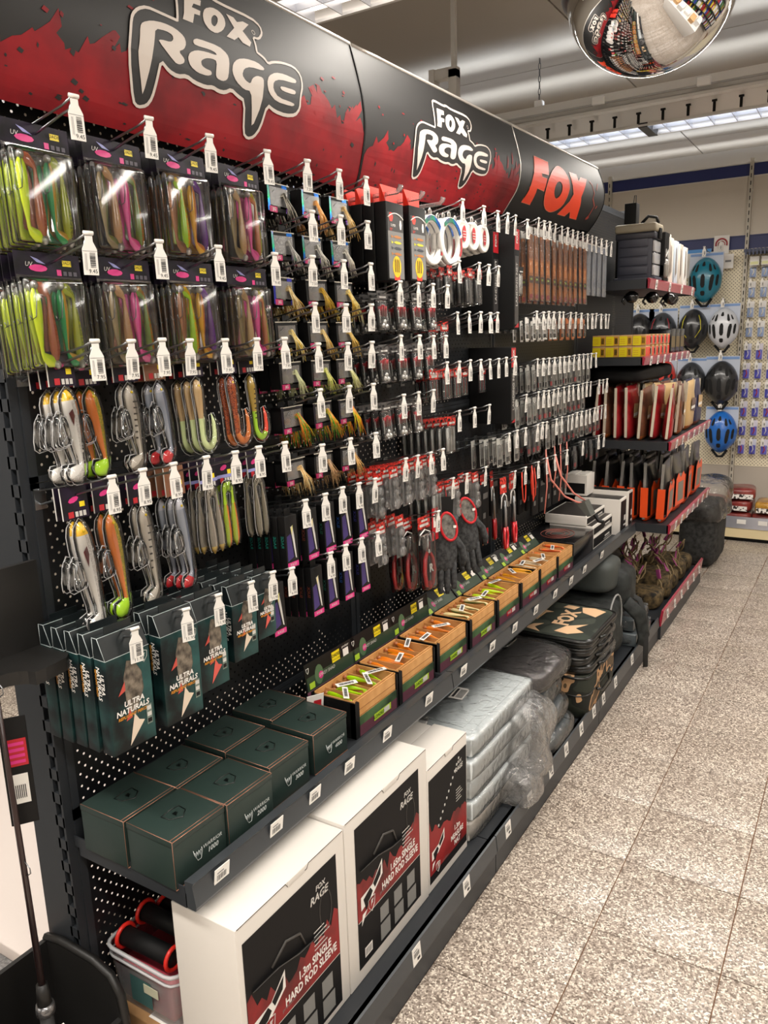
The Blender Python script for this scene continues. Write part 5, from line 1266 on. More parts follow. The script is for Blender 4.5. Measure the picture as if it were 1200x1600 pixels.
# pinkish cords of the plumb set hanging forward over the white boxes
PINKC = mat('#d88478', .4, name='plumb_line')
c1 = MB(); c1.tube([(.20, 2.88, 1.035), (.21, 2.90, .95), (.24, 2.98, .87), (.27, 3.05, .835), (.285, 3.09, .825)], .004, 7)
c1.tube([(.20, 2.974, 1.035), (.215, 3.0, .95), (.25, 3.06, .87), (.285, 3.10, .835)], .004, 7)
o = tag(c1.build('plumb_line_set', PINKC), 'two coral rubber cords sagging from the hooks down to a dark wedge', 'cord')
MB().prism_xz([(-.012, 0), (.022, .012), (.05, -.045), (.035, -.05)], -.03, .03).build('wedge', mat('#4a4c48', .6, name='olive_grey_wedge'), o, (.275, 3.09, .825))
MB().tube([(.33, 3.09, .78), (.35, 3.09, .755), (.37, 3.09, .752)], .008, 7).build('wedge_clip', BLACK, o)
for i, (y, L) in enumerate(((3.05, .13), (3.12, .20), (3.2, .16), (2.95, .22))):
    o = MB().tube([(.17, y, 1.06), (.175, y + .005, 1.02 - L * .5), (.17, y - .005, 1.02 - L)], .003, 6).build('plumb_line', PINKC); tag(o, f'single coral cord hanging straight, {nth(i)} from the gloves', 'cord', 'single coral cords')
# tall black boxes closing the middle section
def bigblack(h, d, w, y, z, lab):
    o = MB().bbox(0.004, d, 0, w, -h, 0, .002).build('tall_black_box', [BLK2], None, (0, y, z))
    p = MB(); p.rect_yz(d + .0008, .003, w - .003, -.07, -.003, 0); mtext(p, 'FOX', .02, d + .0012, w / 2, -.03, 1, rot=PI / 2, bold=.001)
    p.rect_yz(d + .0008, .006, w - .006, -h * .95, -.09, 2); mtext(p, 'LANDING NET', .022, d + .0012, w / 2, -h * .55, 1, rot=PI / 2)
    p.face_yz(d + .0011, [(.004, -h * .98), (w - .004, -h * .93), (w - .004, -h * .98)], 0)
    p.build('front_print', [RED, LGREY, mat('#3a3838', .4, name='charcoal_print')], o)
    tag(o, lab, 'box', 'tall black boxes in the middle of the board')
bigblack(.335, .175, .045, 2.60, 1.86, 'upper tall black box with a narrow red-topped front')
bigblack(.27, .165, .045, 2.60, 1.465, 'lower tall black box, its narrow front printed red and grey')
bigblack(.30, .120, .05, 2.545, 1.85, 'shorter dark box behind the red fox-head card, beside the small spools')
o = cardpack('green_lure_pack', .05, .20, .010, [mat('#a8e020', .3, name='neon_green'), LGREY, DSIL], lines=5, cm=BLACK, body=BLACK, txt=None, head=.03); o.location = (.16, 2.66, 1.85)
MB().bbox(-.008, .0, -.018, .018, -.13, -.07, .003).build('neon_block', mat('#8fd020', .3, name='neon_green'), o); tag(o, 'tall black pack with a neon green block behind the orange sleeves', 'tackle pack')
o = cardpack('white_float_pack', .044, .09, .010, [WHITE, LGREY, WHITE], tubes=3, cm=BLACK, body=BLACK, head=.014); o.location = (.17, 2.675, 1.73); tag(o, 'black pack with three white floats under the neon green block', 'tackle pack')
# orange rig sleeves
def sleeve(v):
    w, h = .040, .245
    o = MB().box(-.0008, 0, -w / 2, w / 2, -.022, .006).build('rig_sleeve', LGREY)
    m = MB().box(-.001, .0, -w / 2 + .002, w / 2 - .002, -h, -.02, 0)
    for q in range(4): m.rect_yz(.0005, -w / 2 + .004 + q * .009, -w / 2 + .007 + q * .009, -h * .42, -.03, 1)
    m.rect_yz(.0006, -w / 2 + .003, w / 2 - .003, -h * .76, -h * .66, 2); m.rect_yz(.0006, -w * .3, w * .3, -h * .98, -h * .92, 3); m.rect_yz(.0007, -w * .2, w * .25, -h * .72, -h * .69, 4)
    m.rect_yz(.0006, -w * .35, w * .35, -h * .62, -h * .45, 5)
    m.build('orange_card', [noisy('rig_orange', '#a8602c', '#dc8a3c', 20, .4), mat('#3a2418', .4, name='dark_line'), mat('#5c3a20', .4, name='brown_band'), RED, LIME, mat('#e8943c', .4, name='light_orange')], o)
    MB().bbox(-.002, .003, -w / 2, w / 2, -h - .004, -.018, .001).build('sleeve_film', BAGF, o)
    return o
for k in range(11):
    for i in range(2):
        o = fresh('slv%d' % (k % 2), lambda: sleeve(k)); x = .17 - i * .05; y = HK['C1'][1][k] - .0; o.location = (x, y, zp(x, 1.902) - .010); o.rotation_euler = (0, -.02, R.uniform(-.08, .08))
        tag(o, f'long orange rig sleeve, {("front", "rear")[i]} one on the {nth(k)} sleeve hook', 'rig sleeve', 'long orange rig sleeves')
BLUEB = clear('blue_bag', .22, .2, tint=(.55, .65, .85), k=1.0)
for k in range(11, 15):
    o = MB().bbox(-.002, .003, -.028, .028, -.21, 0, .001).build('empty_blue_sleeve', BLUEB, None, (.17, HK['C1'][1][k], 1.875)); tag(o, f'bluish clear hanging sleeve, {nth(k - 11)} after the orange ones', 'rig sleeve', 'bluish clear sleeves')
    MB().box(-.0005, .0005, -.026, .026, -.02, .005).build('header', LGREY, o)
# small card packs in the far rows
def small(kind):
    w, h = (.036, .075) if kind < 2 else (.036, .095)
    cm = (WHT2, mat('#b86a3c', .4, name='rust_card'), mat('#a9a8a2', .45, name='grey_card'), mat('#59595a', .4, name='dark_grey_card'))[kind]
    o = MB().box(-.0008, 0, -w / 2, w / 2, -h, .006).build('card_pack', cm)
    p = MB(); p.rect_yz(.0006, -w * .35, w * .35, -h * .9, -h * .72, 0); p.rect_yz(.0006, -w * .1, w * .1, -h * .62, -h * .3, 1)
    p.build('card_print', [BLACK if kind != 3 else RED, DSIL if kind else mat('#8a7a68', .4, name='taupe')], o)
    MB().bbox(0, .006, -w / 2 + .003, w / 2 - .003, -h + .006, -.016, .002).build('blister', BAGF, o)
    return o
for key, kinds, rn in (('C2', (0, 1), 'below the orange sleeves'), ('C3', (2, 2), 'upper grey row'), ('C4', (2, 3), 'middle grey row'), ('C5', (2, 3), 'bottom grey row'), ('C6', (3, 3), 'last low row')):
    ys = HK[key][1]
    for k in range(len(ys)):
        if key == 'C2' and k > 10: continue
        if key == 'C4' and k > 12: continue
        kd = (0 if k < 6 else 1) if key == 'C2' else kinds[(k * 7 // 3) % 2]
        if key == 'C3' and k in (4, 9): kd = 3
        n = 2 if key != 'C5' else 3
        for i in range(n):
            o = fresh('sm%d' % kd, lambda: small(kd)); x = .165 - i * .05; o.location = (x, ys[k] - .006, zp(x, HK[key][0]) - .006); o.rotation_euler = (0, -.04, R.uniform(-.12, .12))
            tag(o, f'small carded pack, {("front", "middle", "rear")[i]} on the {nth(k)} hook, {rn}', 'tackle pack', f'small carded packs, {rn}')
# dark mesh and coil items under the grey rows
def coil():
    m = MB(); m.tube([(0, .03 * math.cos(a), -.04 + .03 * math.sin(a)) for a in [i * PI / 6 for i in range(12)]], .006, 6, closed=True); m.tube([(.008, .024 * math.cos(a), -.04 + .024 * math.sin(a)) for a in [i * PI / 6 for i in range(12)]], .005, 6, closed=True)
    o = m.build('leader_coil', BLK2); MB().box(-.001, .001, -.02, .02, -.012, .012).build('header', mat('#4a4a48', .4, name='grey_header'), o); return o
n = 0
for z, ys_ in ((1.085, (2.86, 2.98, 3.10, 3.22, 3.34)), (.98, (2.93, 3.05, 3.17, 3.29, 3.41, 3.52))):
    for y in ys_:
        for i in range(2):
            o = fresh('coil', coil); o.location = (.13 - i * .05, y, z); o.rotation_euler = (0, 0, R.uniform(-.3, .3)); tag(o, f'black cable coil, {("front", "rear")[i]} one, {nth(n // 2)} place under the grey packs', 'cable coil', 'black cable coils under the grey packs'); n += 1
def dpack():
    o = MB().bbox(-.012, 0, -.03, .03, -.16, 0, .003).build('dark_pouch', BLK2); MB().rect_yz(.0006, -.02, .02, -.05, -.03).rect_yz(.0006, -.02, .0, -.12, -.10).build('pouch_print', mat('#5a5a58', .4, name='faint_print'), o); return o
for i, y in enumerate((2.40, 2.46, 2.68, 2.95, 3.03, 3.11, 3.19, 3.27)):
    for q in range(2):
        o = fresh('dp', dpack); o.location = (.13 - q * .06, y, .95 + (.05 if i < 3 else 0)); o.rotation_euler = (0, 0, R.uniform(-.15, .15)); tag(o, f'dark unprinted hanging pouch, {("front", "rear")[q]} of the {nth(i)} pair along the lowest hooks', 'pouch', 'dark hanging pouches')
# ------------------------------------------------------------------ boxes at the end of the middle shelf
WB = mat('#d9d4cd', .55, name='white_carton'); SIDEW = mat('#dad7d6', .55, name='white_carton_side')
PRK = mat('#141314', .6, spec=.2, name='dark_print'); PRR = noisy('red_black_print', '#1c1516', '#8c1a22', 7, .4, lo=.42, hi=.58)
o = MB().bbox(0, .235, 0, .27, 0, .098, .002).build('ring_print_box', BLKG, None, (.03, 3.035, ZS + .001)); tag(o, 'glossy black box with coral ring print on its lid, beside the last tray', 'box')
rr = MB()
for q in (.03, .05, .07): rr.tube([(.12 + q * math.cos(a), .13 + q * 1.2 * math.sin(a), .0985) for a in [i * PI / 12 for i in range(24)]], .0012, 4, closed=True)
rr.build('lid_print', mat('#a85a4c', .4, name='coral_ink'), o)
def carton(w, d, h, loc, lab, art=True, edge=False):
    o = MB().bbox(0, d, 0, w, 0, h, .0015).build('white_edged_carton', WB, None, loc)
    MB().box(.008, d - .008, .008, w - .008, h - .0002, h + .0008).build('lid_print', mat('#2c2826', .4, name='brown_black_print'), o)
    MB().rect_yz(d + .0008, .008, w - .008, .006, h - .010).build('front_print', PRK, o)
    q = MB(); q.rect_yz(d + .0012, w * .6, w * .85, h * .35, h * .5); q.rect_yz(d + .0012, w * .55, w * .9, h * .2, h * .25); q.build('small_text', LGREY, o)
    tag(o, lab, 'box', 'white-edged cartons at the end of the middle shelf'); return o
z0 = ZS + .001
carton(.30, .20, .058, (.06, 3.315, z0), 'white-edged carton lowest in the front stack')
carton(.30, .20, .045, (.06, 3.315, z0 + .0595), 'white-edged carton second in the front stack')
carton(.28, .19, .042, (.04, 3.31, z0 + .106), 'white-edged carton topmost in the front stack')
carton(.11, .22, .17, (.075, 3.62, z0), 'upright white-edged carton with dark lid behind the stack')
carton(.08, .21, .19, (.092, 3.735, z0), 'plain white-topped upright carton, last on the middle shelf')
o = MB().bbox(0, .11, 0, .12, 0, .10, .002).build('white_lidded_carton', WB, None, (.02, 3.63, z0 + .175)); tag(o, 'small white carton with black side standing on top of the upright ones', 'box')
MB().box(.01, .1, -.0006, .0, .01, .06).build('side_print', PRK, o)
for i, x in enumerate((.02, .07)): MB().box(x, x + .03, .01, .11, .10, .104).build('lid_flap', WB, o)

# ------------------------------------------------------------------ three white cartons on the base shelf
def hardbox(y, w, d, h, x1, art, l1, l2, lab, full=False):
    o = MB().bbox(x1 - d, x1, 0, w, 0, h, .0015).build('rod_sleeve_carton', [WB], None, (0, y, .101))
    # lid seam and tuck flap
    s = MB(); zt = h
    s.tube([(x1 + .0004, .004, zt - .001), (x1 + .0004, w * .42, zt - .001)], .0007, 4, 0); s.tube([(x1 + .0004, w * .64, zt - .001), (x1 + .0004, w - .004, zt - .001)], .0007, 4, 0)
    s.tube([(x1 + .0006, w * .42, zt), (x1 + .0006, w * .44, zt - .010), (x1 + .0006, w * .62, zt - .010), (x1 + .0006, w * .64, zt)], .0007, 4, 0)
    s.build('lid_seam', mat('#4a3f38', .7, name='shadowed_seam'), o)
    MB().bbox(x1 - .001, x1 + .0012, w * .44, w * .60, zt - .012, zt + .0008, .0005).build('tuck_flap', WB, o)
    a0, a1, b0, b1 = art
    MB().rect_yz(x1 + .0006, a0, a1, b0, b1).build('printed_panel', PRK, o)
    W_, H_ = a1 - a0, b1 - b0
    r = random.Random(int(y * 100)); rd = MB()
    edge = []
    zb = b0 + H_ * (.34 if not full else .08)
    n = 22
    for i in range(n + 1):
        t = i / n; top = b0 + H_ * ((.66 - .10 * math.sin(t * PI)) + r.uniform(-.06, .05)) if not full else b0 + H_ * (.42 + .5 * max(0, .3 - t) + r.uniform(-.05, .05))
        edge.append((a0 + W_ * t * .99 + .001, top))
    rd.face_yz(x1 + .0009, [(a1 - .001, zb), *edge[::-1], (a0 + .001, zb + H_ * .0)])
    rd.build('red_print', noisy('dark_red_print', '#200c0c', '#8c1c1e', 9, .4, lo=.35, hi=.6), o)
    # lower text strip and divider
    t = MB(); fx = x1 + .0014
    if not full:
        t.rect_yz(x1 + .0012, a0 + .002, a1 - .002, b0 + H_ * .335, b0 + H_ * .34, 2)
        for q in range(3 if W_ > .2 else 2):
            yy = a0 + W_ * (.32 + .22 * q)
            t.rect_yz(fx, yy, yy + W_ * .15, b0 + H_ * (.03), b0 + H_ * .15, 1); t.rect_yz(fx, yy, yy + W_ * .13, b0 + H_ * (.17), b0 + H_ * .28, 1)
        t.rect_yz(fx, a0 + W_ * .08, a0 + W_ * .19, b0 + H_ * .05, b0 + H_ * .12, 0)
        for q in range(8): t.rect_yz(fx + .0004, a0 + W_ * (.09 + .0115 * q), a0 + W_ * (.094 + .0115 * q), b0 + H_ * .06, b0 + H_ * .11, 3)
    ty = a0 + W_ * .70; tz = b0 + H_ * .48 if not full else b0 + H_ * .28; k = W_ / .29
    fs = .026 * k if not full else .022
    if not full:
        mtext(t, l1, fs, fx, ty, tz, 0, bold=.0008, sx=.78); mtext(t, l2, fs, fx, ty - .012, tz - fs * .95, 0, bold=.0008, sx=.78)
    else:
        for i_, s_ in enumerate(l1): mtext(t, s_, fs, fx, a0 + W_ * .72, tz - i_ * fs, 0, bold=.0006, sx=.8)
    mtext(t, 'FOX', .016 * k, fx, a0 + W_ * .80, b1 - H_ * .10, 2, shear=.15, bold=.0004); mtext(t, 'RAGE', .024 * k, fx, a0 + W_ * .78, b1 - H_ * .155, 2, shear=.2, bold=.0006)
    for q in range(5): t.rect_yz(fx, a0 + W_ * .70, a0 + W_ * (.82 + .03 * (q % 3)), b1 - H_ * (.36 + .028 * q), b1 - H_ * (.352 + .028 * q), 2)
    # white picture shapes and shield
    cy, cz = a0 + W_ * .22, b0 + H_ * .50 if not full else b0 + H_ * .30; u = W_ * .17
    t.face_yz(fx, [(cy - u, cz - u * .7), (cy - u, cz), (cy, cz + u * .1), (cy + u * .9, cz + u * .9), (cy + u * .9, cz + u * .1), (cy, cz - u * .5)], 0)
    t.face_yz(fx + .0004, [(cy - u * .8, cz - u * .2), (cy - u * .2, cz + u * .05), (cy, cz - u * .25), (cy - u * .6, cz - u * .9)], 3)
    t.face_yz(fx + .0004, [(cy + u * .05, cz + u * .1), (cy + u * .8, cz + u * .7), (cy + u * .7, cz + u * .15), (cy + u * .2, cz - u * .2)], 3)
    t.face_yz(fx, [(cy - u, cz - u * 1.5), (cy - u * .9, cz - u * .95), (cy - u * .5, cz - u * .9)], 0)
    sy, sz = a0 + W_ * .2, b0 + H_ * .385 if not full else b0 + H_ * .1
    t.tube([(fx, sy + a * u * .06, sz + b * u * .06) for a, b in [(-5, 5), (0, 6), (5, 5), (4, -2), (0, -7), (-4, -2)]], .0009, 4, 2, closed=True)
    t.face_yz(fx, [(sy - .003, sz - .008), (sy - .001, sz + .009), (sy + .009, sz + .009), (sy + .004, sz + .003), (sy + .005, sz), (sy + .001, sz - .001)], 2)
    mtext(t, 'predator', .012 * k, fx, a0 + W_ * .40, sz, 1, shear=.1)
    t.build('lettering', [WHITE, GREY, LGREY, PRK], o)
    # the product picture: a dark sleeve with strap loop
    g = MB(); gz = b0 + H_ * .68
    if not full:
        g.tube([(x1 + .0006, a0 + W_ * .06, gz), (x1 + .0006, a0 + W_ * .3, gz - .004), (x1 + .0006, a0 + W_ * .5, gz - .02), (x1 + .0006, a0 + W_ * .8, gz - .03)], [.010, .014, .018, .006], 6, flat=.08)
        g.tube([(x1 + .0012, a0 + W_ * .25, gz + .01), (x1 + .0012, a0 + W_ * .4, gz + .035), (x1 + .0012, a0 + W_ * .55, gz + .02), (x1 + .0012, a0 + W_ * .6, gz - .015)], .003, 5)
        g.tube([(x1 + .0008, a0 + W_ * (.85 + .07 * math.cos(q)), b1 - H_ * .28 + H_ * .13 * math.sin(q)) for q in [i * PI / 8 for i in range(16)]], .0012, 4, closed=True)
    else:
        for q in range(11): g.box(x1 + .0006, x1 + .0016, a0 + W_ * (.22 + .055 * q), a0 + W_ * (.245 + .055 * q), b1 - H_ * (.52 - .045 * q), b1 - H_ * (.50 - .045 * q))
    g.build('product_picture', mat('#3d3a37', .5, name='charcoal_picture') if not full else LGREY, o)
    tag(o, lab, 'box', 'white printed cartons on the base shelf'); return o
hardbox(.838, .330, .155, .409, .390, (.014, .300, .014, .372), '1.3m SINGLE', 'HARD ROD SLEEVE', 'white carton for the 1.3m single rod sleeve, nearest the viewer')
hardbox(1.170, .358, .125, .417, .391, (.036, .316, .032, .385), '1.65m SINGLE', 'HARD ROD SLEEVE', 'white carton for the 1.65m single rod sleeve, in the middle')
hardbox(1.533, .226, .10, .352, .389, (.006, .222, .022, .318), ('1.3m', 'MEASURE', 'MAT'), '', 'narrower white carton for the 1.3m measure mat', full=True)
hb = MB().bbox(.16, .285, 0, .215, 0, .348, .0015).build('rod_sleeve_carton', WB, None, (0, 1.538, .101)); tag(hb, 'plain white carton standing behind the measure mat carton', 'box')

# ------------------------------------------------------------------ film-wrapped cases and bags
def rumple(name, x0, x1, y0, y1, z0, z1, m, amp=.01, seed=1, parent=None, n=14, b=.03, taper=0.0, hang=0.0, p=5):
    """a soft wrapped block: rounded box grid with pushed-in and pulled-out folds"""
    bm = bmesh.new(); bmesh.ops.create_cube(bm, size=1); bmesh.ops.subdivide_edges(bm, edges=list(bm.edges), cuts=n, use_grid_fill=True)
    r = random.Random(seed); ph = [(r.uniform(4, 22), r.uniform(4, 22), r.uniform(4, 22), r.uniform(0, 6), r.uniform(.3, 1)) for _ in range(6)]
    dx, dy, dz = x1 - x0, y1 - y0, z1 - z0
    for v in bm.verts:
        c = v.co * 2; l = (abs(c.x) ** p + abs(c.y) ** p + abs(c.z) ** p) ** (1 / p); c = c / l
        q = Vector(((x0 + x1) / 2 + c.x * dx / 2, (y0 + y1) / 2 + c.y * dy / 2, (z0 + z1) / 2 + c.z * dz / 2))
        f = sum(a5 * abs(math.sin(a1 * q.x + a2 * q.y + a3 * q.z + a4)) for a1, a2, a3, a4, a5 in ph) / 3 - .6
        nn = Vector((c.x / dx, c.y / dy, c.z / dz)).normalized()
        q += nn * amp * f
        if taper: q.x += taper * (q.z - z0) / dz
        q.z = max(q.z, z0)
        v.co = q
    mb = MB(); mb.bm(bm, 0, True)
    return mb.build(name, m, parent)
FILM2 = clear('loose_clear_film', .16, .12, k=1.8, wrinkle=1.0)
CASE = mat('#dbe2e4', .3, coat=.4, name='pale_case'); CASED = mat('#545c60', .3, coat=.4, name='grey_case'); LID = clear('lid_plastic', .25, .15, tint=(.8, .86, .9))
def case(w, d, h, matc, loc, lab, film=True, seed=1, grp='film-wrapped flat cases'):
    x, y, z = loc
    o = MB().bbox(-d, 0, 0, w, 0, h, .008).build('flat_case', matc, None, loc)
    MB().bbox(-d + .02, -.02, .02, w - .02, h - .001, h + .002, .001).bbox(-d + .05, -.05, .05, w - .05, h + .002, h + .004, .001).build('lid_relief', matc, o)
    if film: rumple('plastic_film', -d - .006, .010, -.008, w + .008, .0, h + .006, FILM, .007, seed, o, p=12)
    tag(o, lab, 'case', grp); return o
z = .101; zs = []
names = ['lowest', 'second lowest', 'third', 'fourth', 'topmost']
for i in range(5):
    case(.46, .31, .056, CASE if i > 0 else WB, (.392 + (-.004, .004, -.002, .006, .0)[i], 1.775 + (.0, .006, .01, .0, .012)[i], z), f'pale clear-lidded flat case in wrinkled film, {names[i]} of the stack by the cartons', seed=i + 3)
    z += .0645
lb = MB().box(0, .0008, -.04, .04, -.022, .022, 0)
for q in range(14): lb.rect_yz(.0011, -.03 + q * .0042, -.028 + q * .0042, -.018, .004, 1)
lb.rect_yz(.0011, -.03, .03, .008, .016, 1); LBX = lb.mesh('barcode_label', [TAGW, INK])
o = put('barcode_label', LBX, None, (.22, 1.80, z - .003), (0, -PI / 2 + .02, .3)); tag(o, 'white barcode label sheet near the cartons on the top film-wrapped case', 'label', 'barcode label sheets')
o = put('barcode_label', LBX, None, (.24, 2.02, z - .001), (0, -PI / 2 + .02, .1)); tag(o, 'second white barcode label sheet, farther back on the film-wrapped case', 'label', 'barcode label sheets')
o = rumple('loose_film', .30, .47, 2.06, 2.26, .14, .38, FILM2, .045, 22, n=22); tag(o, 'loose crumpled clear film bulging beside the case stack', 'plastic film')
o = rumple('loose_film', .36, .475, 2.0, 2.14, .102, .19, FILM2, .035, 33, n=18); tag(o, 'crumpled film tail hanging over the base shelf edge', 'plastic film')
BAGD = noisy('dark_nylon', '#20201f', '#3a3a39', 40, .75, bump=.15)
for i, (y, z_, h) in enumerate(((2.30, .101, .07), (2.29, .173, .07), (2.27, .245, .08))):
    o = rumple('wrapped_bag', .12, .43 - i * .02, y, y + .27, z_, z_ + h, CASED, .006, 40 + i, n=10); tag(o, f'grey bag in clear film, {("lowest", "middle", "topmost")[i]} beside the camouflage stack', 'bag', 'grey bags in clear film')
    rumple('plastic_film', .11, .445 - i * .02, y - .008, y + .278, z_ + .002, z_ + h + .004, FILM, .016, 50 + i, o, n=14)
o = rumple('wrapped_bag', .03, .41, 2.27, 2.60, .334, .405, mat('#2a2425', .5, name='dark_red_black'), .006, 61, n=10); tag(o, 'dark bag in shiny film lying on the grey bags beside the camouflage stack', 'bag')
rumple('plastic_film', .02, .425, 2.26, 2.61, .335, .412, FILM, .014, 62, o, n=16)
# camouflage cool bags
def camo(name, a, b, c, scale=9, d='#5a4a38'):
    m = noisy(name, a, b, scale, .7, 1.5, .48, .50, h3=None); nt = m.node_tree; r = [n for n in nt.nodes if n.type == 'VALTORGB'][0]; r.color_ramp.interpolation = 'CONSTANT'
    e = r.color_ramp.elements; e[0].position = 0; e[0].color = (*lin(a), 1); e[1].position = .46; e[1].color = (*lin(b), 1); q = e.new(.54); q.color = (*lin(c), 1); q = e.new(.61); q.color = (*lin(d), 1)
    return m
CAMO = camo('camouflage', '#2b2f27', '#1d1e1a', '#b9926c', 11, '#5a4a38'); PIPE = mat('#121312', .3, coat=.3, name='black_piping')
def rounded(y0, y1, x0, x1, r=.05, n=5):
    P_ = []
    for cx, cy, a in ((x1 - r, y1 - r, 0), (x0 + r, y1 - r, 90), (x0 + r, y0 + r, 180), (x1 - r, y0 + r, 270)):
        for i in range(n + 1): t = math.radians(a + 90 * i / n); P_.append((cx + r * math.cos(t), cy + r * math.sin(t)))
    return P_
def coolbag(w, d, h, m, loc, lab, lid=True, grp='stacked camouflage bags', rz=0):
    P_ = rounded(0, w, -d, 0); mb = MB(); k = len(P_)
    rs = [[(x * .98 - .004, y * .98 + w * .01, 0) for x, y in P_], [(x, y, h * .3) for x, y in P_], [(x, y, h * .8) for x, y in P_], [(x * .985 - .003, y * .985 + w * .007, h) for x, y in P_]]
    mb.rings(rs, 0); o = mb.build('camo_bag', m, None, loc, (0, 0, rz))
    e = MB(); e.tube([(x, y, h - .004) for x, y in P_], .005, 6, closed=True); e.tube([(x, y, h * .55) for x, y in P_], .003, 5, closed=True); e.build('piping', PIPE, o)
    MB().tube([(.004, w * .3, h * .5), (.016, w * .38, h * .42), (.016, w * .62, h * .42), (.004, w * .7, h * .5)], .006, 6).build('handle', PIPE, o)
    tag(o, lab, 'bag', grp); return o
coolbag(.40, .30, .165, CAMO, (.455, 2.63, .101), 'deep camouflage bag at the bottom of the stack')
z = .268
for i, h in enumerate((.034, .034, .036)):
    o = coolbag(.37, .29, h, PIPE, (.452 + (.004, -.004, .002)[i], 2.64 + (.005, -.005, .0)[i], z), f'flat black accessory bag, {("lowest", "middle", "upper")[i]} one under the fox-lettered bag', grp='flat black bags in the stack')
    rumple('film_strip', -.16, .008, .10, .375, .004, h - .004, BAGF if i != 1 else FILM, .008, 71 + i, o, n=8); z += h + .001
top = coolbag(.39, .31, .032, PIPE, (.46, 2.635, z), 'topmost flat bag with camouflage lid lettered in cream')
P_ = rounded(.012, .378, -.298, -.012, .04); mb = MB(); mb.add([(x, y, .0335) for x, y in P_], [tuple(range(len(P_)))], 0); mb.build('camo_lid', camo('camouflage_lid', '#343b33', '#2b302b', '#3f443c', 6, '#454a42'), top)
cm = MB()
for P_ in ([(-.27, .05), (-.20, .03), (-.235, .07), (-.215, .12), (-.25, .10)], [(-.10, .05), (-.05, .09), (-.09, .12), (-.06, .18), (-.13, .13), (-.155, .06)], [(-.29, .16), (-.255, .15), (-.25, .24), (-.225, .26), (-.265, .27), (-.262, .21)], [(-.12, .30), (-.06, .27), (-.04, .35), (-.09, .37), (-.14, .36)], [(-.21, .33), (-.16, .32), (-.15, .36), (-.20, .365)], [(-.30 + .01, .30), (-.27, .30), (-.265, .33), (-.285, .34)]):
    v = [(a, b, .0341) for a, b in P_]; t = tessellate_polygon([[Vector((a, b, 0)) for a, b in P_]]); cm.add(v, t, 0)
mtext(cm, 'FOX', .085, -.155, .215, .0347, 0, face='z', bold=.004)
cm.build('cream_lettering', mat('#e0b890', .6, name='cream_print'), top)
# backpack with strap behind
BP = noisy('backpack_nylon', '#1a1c1c', '#2e3231', 30, .6, bump=.2)
bp = tag(empty('backpack', (.0, 3.05, .101)), 'charcoal backpack lying on its side with a strap hanging to the floor', 'backpack')
rumple('body', .06, .40, .0, .34, .0, .26, BP, .012, 81, bp, n=12); rumple('front_pocket', .10, .41, .30, .50, .16, .37, BP, .012, 82, bp, n=10)
rumple('top_flap', .12, .36, .20, .42, .28, .425, mat('#3b403e', .6, name='grey_flap'), .014, 83, bp, n=10)
pp = MB(); P_ = [(.40, .03 + .10 * math.cos(a) + .12, .20 + .11 * math.sin(a)) for a in [i * PI / 10 for i in range(20)]]; pp.tube(P_, .004, 6, closed=True); pp.build('grey_piping', mat('#8b8c8a', .5, name='grey_piping'), bp)
st = MB(); st.tube([(.36, .40, .26), (.44, .40, .22), (.475, .385, .14), (.482, .375, .02), (.485, .372, -.085)], .013, 8, flat=.22); st.build('strap', mat('#1c1d1d', .7, name='black_webbing'), bp)
st = MB(); st.tube([(.40, .32, .23), (.455, .36, .16), (.47, .38, .06), (.46, .36, .02)], [.03, .034, .03, .02], 8, flat=.35); st.build('padded_strap', BP, bp)
for i, (x, y, z_, s) in enumerate(((.22, 3.42, .101, .06), (.20, 3.44, .165, .055))):
    o = MB().bbox(0, .22, 0, .28, 0, s, .006).build('wrapped_case', CASED, None, (x, y, z_)); tag(o, f'small grey case in film, {("lower", "upper")[i]} one beyond the backpack', 'case', 'small grey cases beyond the backpack')
    rumple('plastic_film', -.006, .23, -.006, .29, .0, s + .004, FILM, .012, 90 + i, o, n=12)
put('barcode_label', LBX, None, (.30, 3.55, .226), (0, -PI / 2, .2)); tag(bpy.data.objects[COL.objects[-1].name], 'white barcode label lying on the small grey cases', 'label', 'barcode label sheets')
# dark pouches lying deep on the base shelf
for i in range(4):
    o = coolbag(.30, .20, .05, PIPE, (.21, 2.32, .30 + i * .052) if i > 1 else (.20, 2.62 + i * .0, .102 + i * .052), f'dark flat bag deep on the base shelf, {nth(i)} one', grp='dark bags deep on the base shelf') if i > 1 else None
# ------------------------------------------------------------------ goods on the farthest section's shelves
tb = tag(empty('tackle_box', (.235, 3.95, 1.7435)), 'tall grey tackle box with beige lid on the topmost shelf', 'tackle box')
TBG = mat('#3a3c48', .45, name='slate_plastic'); TBL = mat('#8f8673', .5, name='beige_plastic')
MB().bbox(-.10, .098, 0, .14, 0, .018, .006).bbox(-.085, .075, .006, .134, .01, .215, .006).build('body', TBG, tb)
for q in range(4): MB().bbox(-.075, .058, .000, .008, .030 + q * .042, .068 + q * .042, .003).build('drawer', TBG, tb)
MB().bbox(-.096, .09, -.004, .142, .19, .222, .008).build('collar', mat('#2a2b33', .45, name='slate_dark'), tb)
MB().bbox(-.100, .095, -.008, .146, .222, .262, .012).build('lid', TBL, tb)
m = MB()
for q in range(3): m.bbox(.076, .088, .012, .130, .022 + q * .055, .072 + q * .055, .004)
m.build('clear_drawer', mat('#a9a9ab', .15, coat=.6, name='clear_drawer_plastic'), tb)
MB().tube([(.02, .02, .262), (.05, .02, .292), (.085, .03, .285), (.09, .05, .262)], .008, 6).build('lid_handle', BLACK, tb)
MB().bbox(.09, .102, .05, .09, .19, .24, .003).build('latch', BLACK, tb)
t = tag(empty('black_canister', (.195, 4.02, 2.008)), 'small upright black box with a wire loop standing on the tackle box', 'box')
